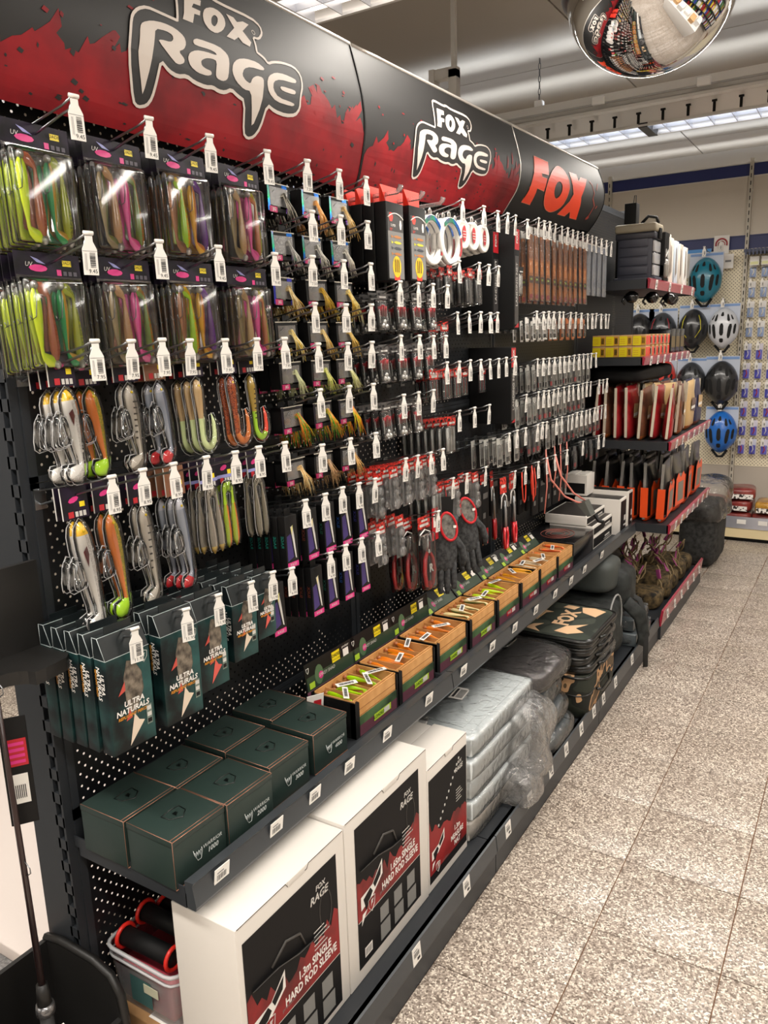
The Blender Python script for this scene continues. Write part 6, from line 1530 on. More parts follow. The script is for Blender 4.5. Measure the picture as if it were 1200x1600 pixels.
MB().bbox(-.028, .028, -.03, .03, 0, .098, .002).build('body', BLK2, t); MB().tube([(.006, 0, .098), (.010, 0, .135), (.018, 0, .135), (.018, 0, .098)], .002, 5).build('wire_loop', BLACK, t)
o = MB().bbox(0, .24, 0, .10, 0, .235, .002).build('boot_box', [BLACK], None, (.09, 4.14, 1.7435)); tag(o, 'black box with large vertical white letters beside the tackle box', 'box')
p = MB(); vs, fs = text_data('ZE', .07, bold=.001); p.add([(.2405, .052 - c, .12 + b * -1) for a, b, c in vs], fs, 0); p.rect_yz(.2404, .086, .096, .02, .22, 1); p.build('lettering', [WHITE, LGREY], o)
MB().bbox(.2, .25, .0, .06, .02, .09, .01).build('camera_picture', mat('#6f6a62', .5, name='taupe_picture'), o)
o = MB().bbox(0, .25, 0, .03, 0, .235, .002).build('glove_packet', [mat('#cfc4b8', .5, name='pale_picture')], None, (.075, 4.26, 1.7435)); tag(o, 'pale packet with a slender grey shape printed, right of the black box', 'packet')
p = MB(); p.face_yz(.2515, [(.004, .02), (.010, .20), (.014, .21), (.02, .15), (.02, .05)], 0); p.build('printed_shape', mat('#6f665c', .5, name='taupe'), o)
for i in range(4):
    o = MB().bbox(0, .26, 0, .085, 0, .225 - i * .006, .002).build('boxed_light_goods', [mat(('#d6cabd', '#b9c4cf', '#c9beb2', '#e2e0dc')[i], .5, name='pale_print')], None, (.06, 4.30 + i * .12, 1.7435))
    p = MB(); p.face_yz(.2606, [(.01, .03), (.02, .19), (.04, .18), (.05, .06)], 0); p.rect_yz(.2606, .06, .08, .02, .2, 1); p.build('printed_shape', [mat('#7a7068', .5, name='taupe'), LGREY], o)
    tag(o, f'pale printed box on the topmost shelf, {nth(i)} beyond the packet with the slender shape', 'box', 'pale boxes on the topmost shelf')
for i, (x, y) in enumerate(((.24, 3.9), (.30, 4.05), (.34, 4.25), (.31, 4.45))):
    m = MB(); m.lathe([(.012, 0), (.03, -.012), (.034, -.03), (.02, -.05), (.004, -.055)], n=12); m.tube([(-.03, 0, -.02), (-.045, 0, -.045), (-.03, 0, -.06)], .006, 5)
    o = m.build('black_reel', BLKG, None, (x, y, 1.695)); tag(o, f'small black reel hanging under the topmost shelf, {nth(i)} from the board end', 'reel', 'black reels under the topmost shelf')
# yellow and red bait packs on the second shelf
def bait(c1, c2):
    o = MB().bbox(0, .064, -.02, .02, 0, .052, .002).build('bait_pack', [mat('#c9a070', .45, name='peach_edge')])
    p = MB()
    def f(x0, x1, z0, z1, m): p.add([(x0, -.0206, z0), (x1, -.0206, z0), (x1, -.0206, z1), (x0, -.0206, z1)], [(0, 1, 2, 3)], m)
    f(.002, .040, .002, .046, 0); f(.040, .062, .004, .044, 1); f(.044, .058, .010, .038, 2); p.rect_yz(.0646, -.018, .018, .004, .046, 3)
    for q in range(3): p.add([(.006, -.0212, .012 + q * .009), (.03, -.0212, .012 + q * .009), (.03, -.0212, .014 + q * .009), (.006, -.0212, .014 + q * .009)], [(0, 1, 2, 3)], 1)
    p.build('pack_print', [mat(c1, .4, name='pack_front'), mat(c2, .4, name='pack_side'), BLACK, REDB], o); return o
b0 = None
for r_ in range(2):
    for c_ in range(4):
        if b0 is None: b0 = bait('#f0dc18', '#d8a028'); o = b0
        else: o = dup(b0)
        o.location = (.062 + c_ * .0645, 3.90, 1.3875 + r_ * .0535); tag(o, f'yellow bait pack, {nth(c_)} across in the {"lower" if r_ == 0 else "upper"} layer on the second shelf', 'bait pack', 'yellow bait packs on the second shelf')
b1 = None
for j in range(6):
    for r_ in range(2):
        o = bait('#e85028', '#d8d0c0') if b1 is None else dup(b1)
        if b1 is None: b1 = o
        o.location = (.245, 3.99 + j * .085, 1.3875 + r_ * .0535); o.rotation_euler = (0, 0, .0)
        tag(o, f'red and white bait pack, {nth(j)} beyond the yellow ones in the {"lower" if r_ == 0 else "upper"} layer', 'bait pack', 'red bait packs on the second shelf')
for j in range(3):
    o = MB().bbox(0, .12, 0, .11, 0, .13, .004).build('dark_tub', BLKG, None, (.18, 4.52 + j * .12, 1.3875)); MB().rect_yz(.1206, .01, .10, .03, .09).build('tub_label', mat('#6a5a3c', .5, name='olive_label'), o); tag(o, f'dark tub with olive label, {nth(j)} beyond the red packs', 'tub', 'dark tubs on the second shelf')
o = rumple('black_bag_roll', .02, .30, 3.90, 4.70, 1.26, 1.335, BLK2, .012, 7); tag(o, 'long black bag roll hanging just under the second shelf', 'bag')
MB().bbox(.0, .005, .0, .005, .0, .005, .001)
# pouches standing in rows on the third and lowest shelves
def pouch(c_body, c_low, c_lab, seam, h=.25, w=.20, t=.05, win=None):
    m = MB(); n = 10; rs = []
    for i, (s, k, d) in enumerate(((0, .9, .65), (.08, .96, 1), (.35, 1, 1), (.65, 1, .8), (.86, .98, .35), (1, .96, .04))):
        ring = [(t / 2 * d * math.sin(2 * PI * j / n), w / 2 * k * (abs(math.cos(2 * PI * j / n)) ** .5) * (1 if math.cos(2 * PI * j / n) >= 0 else -1), s * h) for j in range(n)]; rs.append(ring)
    m.rings(rs, mf=lambda i, j: 1 if i < 1 else 0)
    o = m.build('pouch', [c_body, c_low])
    for s in (-1, 1): MB().box(-t * .12, t * .12, s * w / 2 - .002, s * w / 2 + .004, .01, h - .005).build('side_seam', seam, o)
    p = MB(); p.face_yz(t / 2 + .0012, [(-w * .3, h * .40), (w * .3, h * .34), (w * .34, h * .62), (-w * .25, h * .66)], 0); p.rect_yz(t / 2 + .0015, -w * .28, w * .25, h * .42, h * .48, 1)
    p.build('pouch_label', [c_lab, WHITE], o)
    return o
RB = noisy('red_foil', '#6a1418', '#a8242a', 14, .3, coat=.4); TAN = mat('#c0a070', .4, name='tan_panel'); SEAM = mat('#d8cdb8', .35, coat=.4, name='pale_seam'); NAVY = mat('#2c2c48', .35, name='navy_foil')
GRNB = noisy('green_orange_bait', '#3a4a1c', '#a85a2c', 22, .35, coat=.3); BRN = noisy('brown_foil', '#3a2620', '#7a4a34', 14, .35, coat=.4)
SILV = mat('#b0aeaa', .22, .7, name='silver_foil'); ORG = mat('#e8501c', .35, name='orange_foil'); BFO = mat('#171616', .28, coat=.4, name='black_foil')
k3 = {}
def pch(kind):
    if kind not in k3:
        k3[kind] = {'red': lambda: pouch(RB, RB, TAN, SEAM, .26), 'tan': lambda: pouch(TAN, GRNB, BRN, SEAM, .255), 'brown': lambda: pouch(BRN, GRNB, TAN, SEAM, .25), 'navy': lambda: pouch(NAVY, BRN, TAN, SEAM, .25),
                    'black': lambda: pouch(BFO, ORG, GREY, SILV, .30, .20, .055)}[kind]()
        if kind == 'black':
            MB().face_yz(.031, [(-.09, .03), (.09, .03), (.09, .17), (.05, .20), (0, .17), (-.05, .20), (-.09, .17)]).build('orange_panel', ORG, k3[kind]); MB().face_yz(.0316, [(-.05, .05), (.06, .05), (.06, .15), (-.05, .15)]).build('grey_panel', mat('#77746c', .4, name='khaki_grey'), k3[kind])
            MB().box(-.018, .018, -.103, -.098, .02, .17).build('orange_side', ORG, k3[kind])
        return k3[kind]
    return dup(k3[kind])
order = ['red', 'red', 'red', 'red', 'tan', 'brown', 'red', 'navy']
for r_ in range(4):
    for i in range(7):
        kd = ('red', 'tan', 'brown', 'navy')[r_] if i < 6 else ('red', 'brown', 'tan', 'navy')[r_]
        if r_ == 0: kd = 'red' if i not in (1, 4) else 'brown'
        o = pch(kd); o.location = (.07 + i * .057, 3.99 + r_ * .235, .991); o.rotation_euler = (R.uniform(-.06, .06), R.uniform(-.03, .07), R.uniform(-.10, .10) + (.0 if i < 6 else .1))
        tag(o, f'{kd} bait pouch, {nth(i)} from the board, {nth(r_)} column, third shelf', 'bait pouch', 'bait pouches on the third shelf')
for r_ in range(4):
    for i in range(6):
        o = pch('black'); o.location = (.08 + i * .067, 3.97 + r_ * .24, .589); o.rotation_euler = (R.uniform(-.05, .05), R.uniform(-.02, .09), R.uniform(-.10, .10))
        tag(o, f'black and orange bait bag, {nth(i)} from the board, {nth(r_)} column, lowest shelf', 'bait bag', 'black and orange bait bags on the lowest shelf')
# clutter of small hanging lead clips and packs on the base
KH = mat('#6e5c3c', .6, name='khaki_cord')
def clipset(c):
    m = MB(); m.tube([(0, 0, 0), (.01, -.01, -.04), (0, .012, -.08), (.012, 0, -.12), (.0, -.012, -.15)], .006, 6); m.tube([(0, .01, -.02), (.02, .02, -.06), (.015, .03, -.10), (0, .02, -.13)], .005, 5)
    o = m.build('rig_clip_set', KH); MB().bbox(-.004, .004, -.02, .016, -.09, -.03, .003).build('colour_card', c, o); return o
cs = [clipset(mat('#8c3a6c', .5, name='dull_pink')), None]; n = 0
for i in range(5):
    for j in range(5):
        o = cs[0] if n == 0 else dup(cs[0]); o.location = (.16 + i * .058 + R.uniform(-.01, .01), 3.98 + j * .17, .36 + R.uniform(-.02, .03) - .01 * i); o.rotation_euler = (R.uniform(-.7, .7), R.uniform(-.7, .7), R.uniform(-1, 1)); o.scale = (.8, .8, .8); n += 1
        tag(o, f'khaki and pink clip set, {nth(j)} along in the {nth(i)} line below the lowest shelf', 'clip set', 'khaki and pink clip sets over the far base')
for i in range(5):
    o = rumple('khaki_net_bag', .18, .42, 3.95 + i * .18, 4.10 + i * .18, .101, .20 + .02 * (i % 2), noisy('khaki_mesh', '#1c1a16', '#6e5c3e', 45, .7), .02, 120 + i, n=8); tag(o, f'khaki mesh bag on the far base shelf, {nth(i)} from the backpack', 'bag', 'khaki mesh bags on the far base')
# film-covered upright bag on the floor past the end
o = rumple('standing_bag', .26, .50, 5.16, 5.62, .002, .42, BAGD, .012, 131, n=12); tag(o, 'tall dark bag standing on the floor past the gondola end, film over its top', 'bag')
rumple('plastic_film', .25, .515, 5.145, 5.635, .30, .55, FILM, .03, 132, o, n=16)

# ------------------------------------------------------------------ back shelving with helmets
CREAM = mat('#c9c0b2', .55, name='cream_panel'); NAVB = mat('#16215c', .45, name='blue_band'); 
def cream_peg():
    m = bpy.data.materials.new('cream_perforated'); m.use_nodes = True; nt = m.node_tree; N = nt.nodes; L = nt.links; b = N['Principled BSDF']; b.inputs['Roughness'].default_value = .5
    tc = N.new('ShaderNodeTexCoord'); sp = N.new('ShaderNodeSeparateXYZ'); L.new(tc.outputs['Object'], sp.inputs[0])
    def mth(op, a, c=None):
        n = N.new('ShaderNodeMath'); n.operation = op
        for i, q in enumerate((a, c)):
            if q is None: continue
            if isinstance(q, (int, float)): n.inputs[i].default_value = q
            else: L.new(q, n.inputs[i])
        return n.outputs[0]
    def lat(off):
        fy = mth('PINGPONG', mth('ADD', sp.outputs[0], off + 10), .0125); fz = mth('PINGPONG', mth('ADD', sp.outputs[2], off + 10), .0125)
        return mth('LESS_THAN', mth('ADD', mth('MULTIPLY', fy, fy), mth('MULTIPLY', fz, fz)), .0036 ** 2)
    h = mth('MAXIMUM', lat(0), lat(.0125)); mx = N.new('ShaderNodeMix'); mx.data_type = 'RGBA'; L.new(h, mx.inputs[0]); mx.inputs[6].default_value = (*lin('#e6dcc2'), 1); mx.inputs[7].default_value = (*lin('#5a5040'), 1)
    L.new(mx.outputs[2], b.inputs['Base Color']); return m
CPEGM = cream_peg()
bk = tag(empty('back_shelving', (0, 6.42, 0)), 'cream back wall shelving with blue bands and perforated panels', 'shelving')
for a in (-1.6, -.6, .4, 1.4, 2.4):
    m = MB().box(-.012, .012, -.03, .012, 0, 2.68); m.build('upright', mat('#bdb6a8', .45, name='upright_cream'), bk, (a, 0, 0))
    s = MB()
    for q in range(52): s.box(-.003, .003, -.0315, -.0295, .05 + q * .05, .078 + q * .05)
    tag(s.build('slot', mat('#1a1815', .8, name='slot_black'), bk, (a, 0, 0)), kind='stuff')
for a in (-1.6, -.6, .4, 1.4):
    for (z0, z1, mm, nm) in ((2.565, 2.65, NAVB, 'blue_band'), (2.165, 2.56, CREAM, 'cream_panel'), (2.075, 2.16, NAVB, 'blue_band'), (.49, 2.07, CPEGM, 'perforated_panel'), (.05, .485, mat('#b5aca0', .55, name='plain_panel'), 'plain_panel')):
        MB().box(a + .013, a + .987, 0, .02, z0, z1).build(nm, mm, bk)
        if nm == 'blue_band': MB().box(a + .013, a + .987, -.006, 0, z1 - .002, z1 + .006).box(a + .013, a + .987, -.006, 0, z0 - .004, z0 + .002).build('band_rail', NAVB if z0 < 2.2 else LGREY, bk)
o = MB().box(-1.6, 2.4, -.42, -.002, .07, .12).build('base_shelf', mat('#d9d0bd', .45, name='cream_shelf'), None, (0, 6.42, 0)); tag(o, 'low cream base shelf of the back wall shelving', 'shelf')
MB().box(-1.6, 2.4, -.43, -.415, .10, .185).build('chrome_strip', mat('#c9cbd6', .2, .6, name='bright_strip'), o); MB().box(-1.6, 2.4, -.425, -.41, .03, .10).build('cream_fascia', mat('#e0cfa4', .5, name='fascia_cream'), o)
MB().box(-1.6, 2.4, -.40, -.39, .0, .03).build('kick_plate', BLK2, o)
for q in range(8): MB().box(-.03, .03, -.002, 0, -.016, .016).build('price_label', TAGW, o, (-.3 + q * .14, -.431, .15))
# bagged snacks
def hash_seed(s): return sum(ord(c) for c in s)
def sack(c1, c2, lab, loc, w=.19, rz=0):
    o = rumple('bait_sack', -w / 2, w / 2, -.12, .12, 0, .085, c1, .008, hash_seed(lab), n=8); o.location = loc; o.rotation_euler = (0, 0, rz)
    MB().box(-w * .42, w * .40, -.128, -.12, .012, .045).build('sack_print', c2, o); tag(o, lab, 'sack', 'bait sacks on the back base shelf'); return o

MAR = noisy('maroon_foil', '#5a1c1c', '#8c3a34', 10, .3, coat=.5); YLF = noisy('ochre_foil', '#8a5a20', '#d8a848', 10, .3, coat=.5); WPR = noisy('white_sack_print', '#3a3432', '#eae6e0', 40, .4, lo=.45, hi=.5)
for i, (x, z_) in enumerate(((.50, .122), (.50, .212), (.51, .300), (.69, .122), (.30, .122), (.30, .21), (.90, .122), (.88, .21))):
    sack(MAR, WPR, f'maroon and white bait sack, {nth(i)} of the piles on the back base shelf', (x, 6.14, z_), rz=R.uniform(-.2, .2))
sack(YLF, WPR, 'ochre bait sack at the right edge of the back base shelf', (.71, 6.12, .212))
# helmets
def helmet(c, accent=None):
    shell = mat(c, .35, coat=.5, name='helmet_shell_' + c[1:]); bm = bmesh.new(); bmesh.ops.create_uvsphere(bm, u_segments=28, v_segments=18, radius=1)
    for v in bm.verts:
        x, y, z_ = v.co
        v.co = Vector((x * .105, y * .095 if y < 0 else y * .03, z_ * .145 * (1 - .10 * x * x)))
        if v.co.z < -.07: v.co.x *= 1 - .25 * (-.07 - v.co.z) / .075
    dele = [f for f in bm.faces if f.calc_center_median().y > .012]; bmesh.ops.delete(bm, geom=dele, context='FACES')
    m = MB(); m.bm(bm, 0, True); o = m.build('cycle_helmet', shell)
    # vents: dark recessed slots laid over the shell front
    v = MB()
    def yy(x, z): 
        q = 1 - (x / .105) ** 2 - (z / .145) ** 2; return -.095 * math.sqrt(max(q, 0)) - .001
    def slot(x0, z0, x1, z1, w0, w1):
        n = 5; L_ = []; R_ = []
        for i in range(n + 1):
            t = i / n; x = x0 + (x1 - x0) * t; z = z0 + (z1 - z0) * t; w = (w0 + (w1 - w0) * t) * (1 if 0 < i < n else .5); L_.append((x - w, z)); R_.append((x + w, z))
        P = [(a, yy(a, b), b) for a, b in L_] + [(a, yy(a, b), b) for a, b in R_[::-1]]; k = n + 1
        v.add(P, [(i, i + 1, 2 * k - 2 - i, 2 * k - 1 - i) for i in range(n)], 0)
    slot(0, -.05, 0, .035, .014, .012); slot(0, .085, 0, .115, .012, .005); slot(0, -.10, 0, -.07, .012, .014)
    for s in (-1, 1):
        slot(s * .045, -.07, s * .058, .03, .010, .012); slot(s * .045, .05, s * .035, .10, .010, .005); slot(s * .08, -.04, s * .086, .03, .007, .007); slot(s * .07, .06, s * .055, .095, .006, .003)
    v.build('vent', mat('#0d0d0e', .8, name='vent_black'), o)
    if accent:
        a = MB(); 
        for s in (-1, 1): a.tube([(s * .030, yy(.03, -.06) - .001, -.06), (s * .066, yy(.066, 0) - .001, .0), (s * .060, yy(.06, .06) - .001, .06), (s * .045, yy(.045, .10), .10)], .0028, 5)
        a.build('accent_stripe', mat(accent, .4, name='helmet_accent'), o)
    MB().tube([(-.05, -.02, -.12), (-.01, -.03, -.165), (.02, -.03, -.165), (.05, -.02, -.12)], .009, 6).build('chin_strap', BLK2, o)
    MB().box(-.105, .105, .010, .014, .02, .175).build('hang_card', mat('#b4bccb', .5, name='pale_blue_card'), o); MB().box(-.10, .10, .008, .010, .155, .17).build('card_band', mat('#6f8fc0', .5, name='card_band'), o)
    h = MB(); h.tube([(0, .14, .185), (0, .0, .185), (0, -.03, .205)], .003, 5); h.build('wire_hook', STEEL, o); put('price_tag', tag_mesh('49.95'), o, (-.01, -.035, .21), (0, 0, -PI / 2))
    return o
HL = [('#0e6f86', None, .155, 1.86, 'teal helmet at the top, half behind the topmost shelf', 1.1), ('#2f3238', '#a8202c', -.13, 1.50, 'dark grey helmet with a red mark, behind the second shelf', 1), ('#17181c', None, -.30, 1.50, 'black helmet partly hidden, farthest to the left of its row', 1),
      ('#222326', '#c8c02c', .09, 1.515, 'black helmet with thin yellow stripes, beside the silver one', 1.0), ('#c9ccd2', None, .299, 1.515, 'silver white helmet with black vents', 1.0),
      ('#232426', None, .307, 1.12, 'matt black helmet beneath the silver one', 1.12), ('#2e3034', None, .095, 1.13, 'dark grey helmet behind the bait pouches, beside the matt black one', 1.0),
      ('#c83c34', None, -.13, 1.16, 'red helmet showing over the bait pouches', 1.1), ('#a83430', None, -.31, 1.16, 'dull red helmet at the left edge behind the bait pouches', .9), ('#1763b8', None, .325, .76, 'bright blue helmet, lowest on the back board', 1.08)]
for c, ac, x, z_, lab, s in HL:
    o = helmet(c, ac); o.location = (x, 6.26, z_); o.scale = (s, s, s); tag(o, lab, 'helmet', 'cycle helmets on the back board')
# round headset card, signs
o = MB().box(-.052, .052, 0, .003, -.065, .065).build('round_logo_card', WHT2, None, (.232, 6.385, 2.11)); tag(o, 'white card with a red ring printed, on the lower blue band', 'card')
q = MB(); P_ = [(.038 * math.cos(a), -.002, .004 + .038 * math.sin(a)) for a in [-.3 + i * (PI + .6) / 14 for i in range(15)]]; q.tube(P_, .006, 5); q.tube([(p[0] * .6, p[1], p[2] * .6) for p in P_], .003, 5); q.build('red_ring', mat('#a03038', .4, name='ring_red'), o); put('price_tag', tag_mesh('19.95'), o, (-.004, -.02, .02), (0, 0, -PI / 2))
o = MB().box(-.035, .035, 0, .012, -.05, .05).build('white_blister_card', WHITE, None, (.288, 6.36, 1.99)); MB().box(-.02, .02, -.001, 0, -.006, .008).build('label_print', INKG, o); tag(o, 'small white blister card just below the red ring card', 'card')
o = MB().box(-.09, .09, 0, .004, -.1, .1).build('blue_topped_card', WHT2, None, (.075, 6.385, 1.99)); MB().box(-.09, .09, -.001, 0, .075, .1).build('blue_band', mat('#3a8ad0', .4, name='sky_blue'), o); tag(o, 'white card with a sky blue top above the teal helmet', 'card')
# small packs hung in columns on the right board
def bpack(v):
    o = MB().box(-.024, .024, 0, .002, -.115, .0).build('small_part_pack', [mat(('#cfd2e2', '#d8d4e0', '#e8e6e4')[v], .45, name='lilac_white_card')])
    MB().bbox(-.020, .020, -.016, 0, -.112, -.045, .005).build('blister', mat(('#4a4aa8', '#5a58b8', '#8a9cc0')[v], .3, coat=.4, name='violet_content'), o)
    MB().tube([(0, -.018, -.05), (.006, -.018, -.075), (-.004, -.018, -.10)], .004, 5).build('content', mat(('#c8c4d8', '#b03048', '#e0dcd0')[v], .4, name='pale_content'), o)
    MB().tube([(0, .03, .006), (0, -.03, .006), (0, -.04, .012)], .002, 4).build('wire_hook', STEEL, o); put('price_tag', tag_mesh('3.95'), o, (-.008, -.045, .016), (0, 0, -PI / 2)); return o
bp_ = [bpack(0), bpack(1), bpack(2)]; first = [True] * 3; n = 0
for c_ in range(10):
    for r_ in range(10):
        v = 2 if r_ < 4 else (c_ + r_) % 2
        o = bp_[v] if first[v] else dup(bp_[v]); first[v] = False
        o.location = (.455 + c_ * .078, 6.39, 1.98 - r_ * .140 + (0 if r_ < 4 else -.02)); tag(o, f'small carded part with tag, {nth(r_)} down in the {nth(c_)} column of the back board', 'part pack', 'small carded parts on the right back board'); n += 1
o = MB().box(.41, 1.39, -.22, 0, 0, .02).build('comb_shelf', mat('#2c3556', .4, name='navy_comb'), None, (0, 6.42, 2.03)); tag(o, 'narrow navy shelf with comb edge over the small carded parts', 'shelf')
q = MB()
for i in range(40): q.box(.42 + i * .024, .43 + i * .024, -.235, -.22, -.02, .02)
tag(q.build('comb_teeth', mat('#2c3556', .4, name='navy_comb'), o), kind='stuff')
for i in range(6):
    o = MB().box(-.03, .03, 0, .02, -.06, 0).build('boxed_small_part', [WHITE], None, (.47 + i * .075, 6.30, 2.005)); MB().box(-.026, .026, -.001, 0, -.055, -.035).build('yellow_print', mat('#d8d8a0', .4, name='pale_yellow'), o); tag(o, f'white boxed part hanging under the navy shelf, {nth(i)} from the upright', 'part pack', 'white boxed parts under the navy shelf')
# ------------------------------------------------------------------ rod rack bay at the near end, crate under the shelf
RK = mat('#1c1b1a', .45, name='rack_plastic')
rk = tag(empty('rod_rack', (0, .30, 0)), 'black plastic rod rack beside the end upright, with scalloped holder and cradle', 'rack')
MB().box(.002, .012, 0, .505, .965, 1.14).build('rack_plate', RK, rk)
P_ = [(.012, 0)]; 
def scal(y0, r):
    return [(.115 - r * math.sin(t), y0 - r * math.cos(t)) for t in [i * PI / 8 for i in range(9)]]
P_ = [(.012, 0), (.105, 0)] + scal(.10, .035) + scal(.24, .035) + scal(.37, .04) + [(.115, .43), (.108, .475), (.085, .50), (.012, .505)]
MB().prism_xy(P_, .962, .985).build('scalloped_holder', RK, rk)
wall_ = [(-.10, .08), (-.10, .325), (-.05, .335), (.05, .335), (.095, .32), (.118, .29), (.125, .24), (.125, .08)]
for y in (0.0, .485): MB().prism_xz(wall_, y, y + .014).build('bin_end', RK, rk)
MB().box(.113, .125, .014, .485, .08, .24).build('bin_front', RK, rk); MB().box(-.10, -.09, .014, .485, .08, .325).build('bin_back', RK, rk); MB().box(-.10, .125, .0, .499, .07, .08).build('bin_floor', RK, rk)
m = MB(); m.tube([(-.10, .492, .325), (-.05, .492, .336), (.05, .492, .336), (.097, .492, .322), (.12, .492, .288), (.126, .492, .24), (.126, .492, .1)], .009, 6); m.build('bin_rim', RK, rk)
# neighbour upright at the near end of the rack bay is out of view; rods stand in the rack
def rod(x, y, lab, h=1.5, lean=(0, 0)):
    t = tag(empty('fishing_rod', (x, y, 0)), lab, 'fishing rod', 'rods in the near rack')
    dx, dy = lean
    f = lambda z: (dx * z, dy * z, z)
    MB().tube([f(.02), f(.10), f(.34)], [.013, .014, .012], 10).build('butt_grip', mat('#2a2b2b', .6, name='grip_foam'), t)
    MB().tube([f(.34), f(.352), f(.36)], [.0165, .017, .015], 12).build('winding_ring', mat('#8a8a8c', .25, .8, name='grey_ring'), t)
    MB().tube([f(.36), f(.40)], [.013, .010], 10).build('reel_seat', RK, t)
    MB().tube([f(.40), f(.7), f(h)], [.0062, .0052, .003], 8).build('blank', mat('#2c1a1a', .3, coat=.5, name='dark_red_blank'), t)
    for z_ in (.62, .95, 1.25):
        MB().tube([(dx * z_ + .005, dy * z_, z_), (dx * z_ + .018, dy * z_, z_ + .01), (dx * z_ + .018, dy * z_, z_ + .02), (dx * z_ + .004, dy * z_, z_ + .03)], .0012, 4).build('line_guide', STEEL, t)
    return t
rod(.085, .665, 'dark red fishing rod standing in the rack nearest the end upright', 1.02, (-.012, .0))
rod(.095, .53, 'second fishing rod with black padded grip at the picture edge', .95, (-.01, 0))
o = rumple('rod_cover', .065, .125, .50, .56, .42, .66, BLK2, .008, 5, n=8); tag(o, 'black padded cover around the second rod', 'cover')
o = MB().bbox(-.001, .001, -.022, .022, -.20, 0, .0008).build('hanging_card', BLACK, None, (.06, .690, .90), (0, 0, -.6)); tag(o, 'long black and red hang card with barcode beside the rod', 'card')
q = MB(); q.rect_yz(.0016, -.018, .018, -.09, -.04, 0)
for i in range(4): q.rect_yz(.002, -.014, .014, -.052 - i * .011, -.046 - i * .011, 2)
q.rect_yz(.0016, -.012, .014, -.16, -.105, 1)
for i in range(6): q.rect_yz(.002, -.008 + i * .003, -.0065 + i * .003, -.15, -.125, 3)
q.build('card_print', [RED, TAGW, PINK, INK], o)
o = MB().box(0, .001, -.026, .026, -.014, .014).build('rod_price_tag', TAGW, None, (.135, .64, .33), (.35, -.4, -.5)); tag(o, 'white price sticker tied on at the rod grip', 'price tag')
q = MB(); [q.rect_yz(.0014, -.016 + i * .003, -.0145 + i * .003, -.006, .004) for i in range(10)]; q.build('barcode', INK, o)
# white platform and brown boxes behind the rack
o = MB().bbox(-1.75, -.36, .91, 1.64, .006, .045, .004).build('white_platform', mat('#d8cdc6', .6, name='platform_white'), None); tag(o, 'low white platform on the carpet behind the rod rack', 'platform')
o = MB().bbox(-.37, -.14, .62, .95, .006, .09, .004).build('wooden_board', noisy('wood_brown', '#8a5c3c', '#b08058', 12, .5), None); tag(o, 'brown wooden board lying below the rod rack', 'board')
# crate with line winders on a small carton
o = MB().bbox(-.02 + .03, .215, .838, 1.02, .101, .188, .003).build('brown_carton', noisy('brown_carton', '#94704a', '#a98258', 16, .7), None); tag(o, 'small brown cardboard carton under the clear crate', 'box')
MB().box(.12, .20, .85, .95, .1885, .1892).build('paper_label', TAGW, o)
CRT = clear('crate_plastic', .22, .25, tint=(.92, .90, .96))
cr_o = tag(empty('clear_crate', (.11, .93, .190)), 'clear plastic crate holding line winders, beside the nearest white carton', 'crate')
P0 = rounded(-.075, .075, -.085, .085, .02, 3); P1 = rounded(-.085, .085, -.10, .10, .025, 3)
m = MB(); m.rings([[(x, y, 0) for x, y in P0], [(x, y, .125) for x, y in P1]], cap=False); m.add([(x, y, .001) for x, y in P0], [tuple(range(len(P0)))], 0); m.build('crate_wall', CRT, cr_o)
m = MB(); m.tube([(x, y, .126) for x, y in P1], .0042, 6, closed=True); m.tube([(x * .99, y * .99, .106) for x, y in P1], .003, 5, closed=True); m.build('crate_rim', clear('rim_plastic', .5, .3, tint=(.9, .9, .95)), cr_o)
MB().rect_yz(.0, -.03, .03, -.03, .03).build('crate_label', mat('#3a5a58', .5, name='green_label'), cr_o, (-.0, -.083, .055), (0, 0, -PI / 2))
MB().box(-.02, .02, -.0005, .0005, .0, .02).build('crate_sticker', mat('#b9b8a0', .5, name='pale_sticker'), cr_o, (.03, -.084, .06))
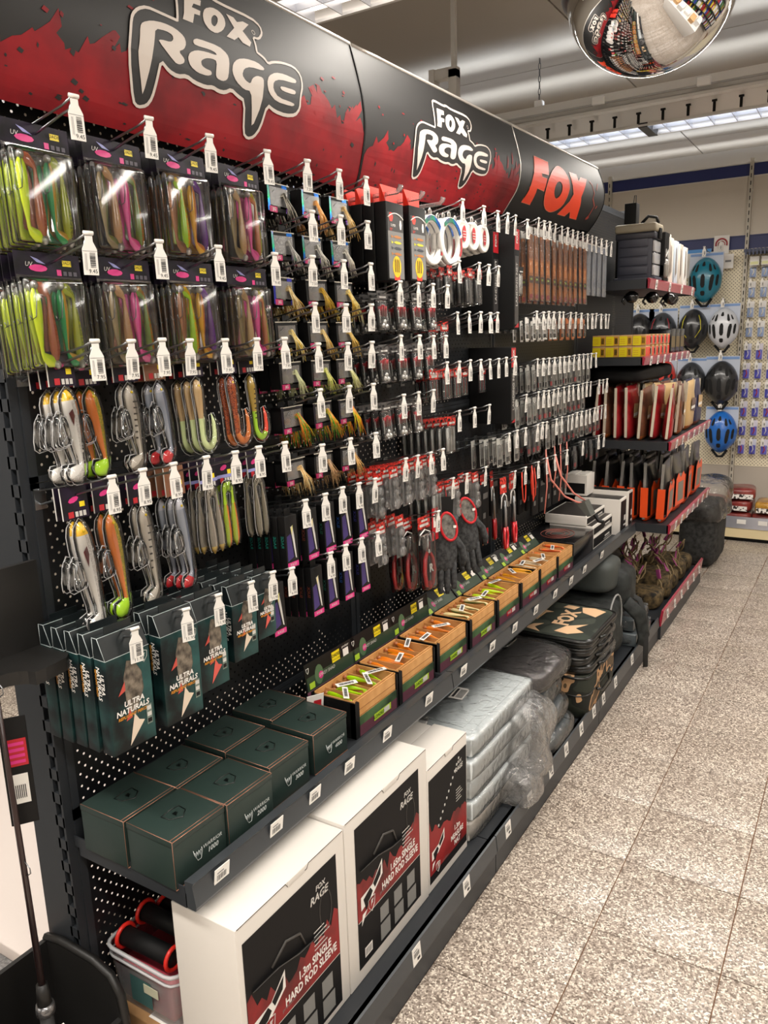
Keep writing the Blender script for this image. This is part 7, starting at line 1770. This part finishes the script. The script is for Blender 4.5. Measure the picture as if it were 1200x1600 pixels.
def winder(loc, L, rz, lab):
    m = MB(); m.tube([(-L / 2, 0, 0), (L / 2, 0, 0)], .019, 12); o = m.build('line_winder', BLK2, None, loc, (0, 0, rz))
    for s in (-1, 1): MB().tube([(s * L / 2, .023 * math.cos(a), .023 * math.sin(a)) for a in [i * PI / 8 for i in range(16)]], .0045, 6, closed=True).build('red_flange', mat('#d42a20', .35, name='flange_red'), o)
    tag(o, lab, 'line winder', 'black line winders in the clear crate')
winder((.100, .885, .318), .135, .04, 'black winder with red flanges at the front of the clear crate')
winder((.108, .935, .340), .140, .02, 'raised black winder with red flanges behind the front one')
winder((.108, .980, .320), .135, .0, 'rear black winder with red flanges in the clear crate')
o = MB().bbox(.035, .185, .86, .995, .195, .275, .006).build('red_folded_cloth', mat('#b03a4a', .7, name='red_cloth')); tag(o, 'red packaging filling the lower part of the clear crate', 'packaging')

# ------------------------------------------------------------------ counter and goods across the aisle, seen in the dome mirror
ct = tag(MB().bbox(1.95, 2.6, .6, 3.6, 0, .85, .004).build('display_counter', WHT2), 'white display counter across the aisle', 'counter')
for i in range(6):
    o = MB().bbox(0, .3, 0, .34, 0, .12 + .05 * (i % 3), .003).build('counter_carton', (WHITE, mat('#c9a070', .6, name='kraft'), WHT2)[i % 3], None, (2.0 + .25 * (i % 2) * .4, .75 + i * .46, .851)); tag(o, f'carton on the counter across the aisle, {nth(i)} from the near end', 'box', 'cartons on the counter')
wr = tag(empty('right_wall_shelving', (3.45, 0, 0)), 'shelving along the right wall behind the counter', 'shelving')
r = random.Random(5)
for z_ in (.3, .75, 1.2, 1.65, 2.05): MB().box(-.35, .1, -1.5, 6, z_ - .03, z_).build('wall_shelf', DARK, wr)
gm = MB(); cols_ = ['#c8c8d8', '#3a4a9a', '#a03030', '#d8c048', '#303438', '#e8e6e0', '#4a7a4a']
y = -1.4
while y < 5.9:
    w = r.uniform(.08, .22)
    for z_ in (.3, .75, 1.2, 1.65):
        h = r.uniform(.15, .36); gm.box(-.30, -.05, y, y + w * .9, z_, z_ + h, r.randrange(7))
    y += w
tag(gm.build('shelf_goods', [mat(c, .5, name='goods') for c in cols_], wr), kind='stuff')
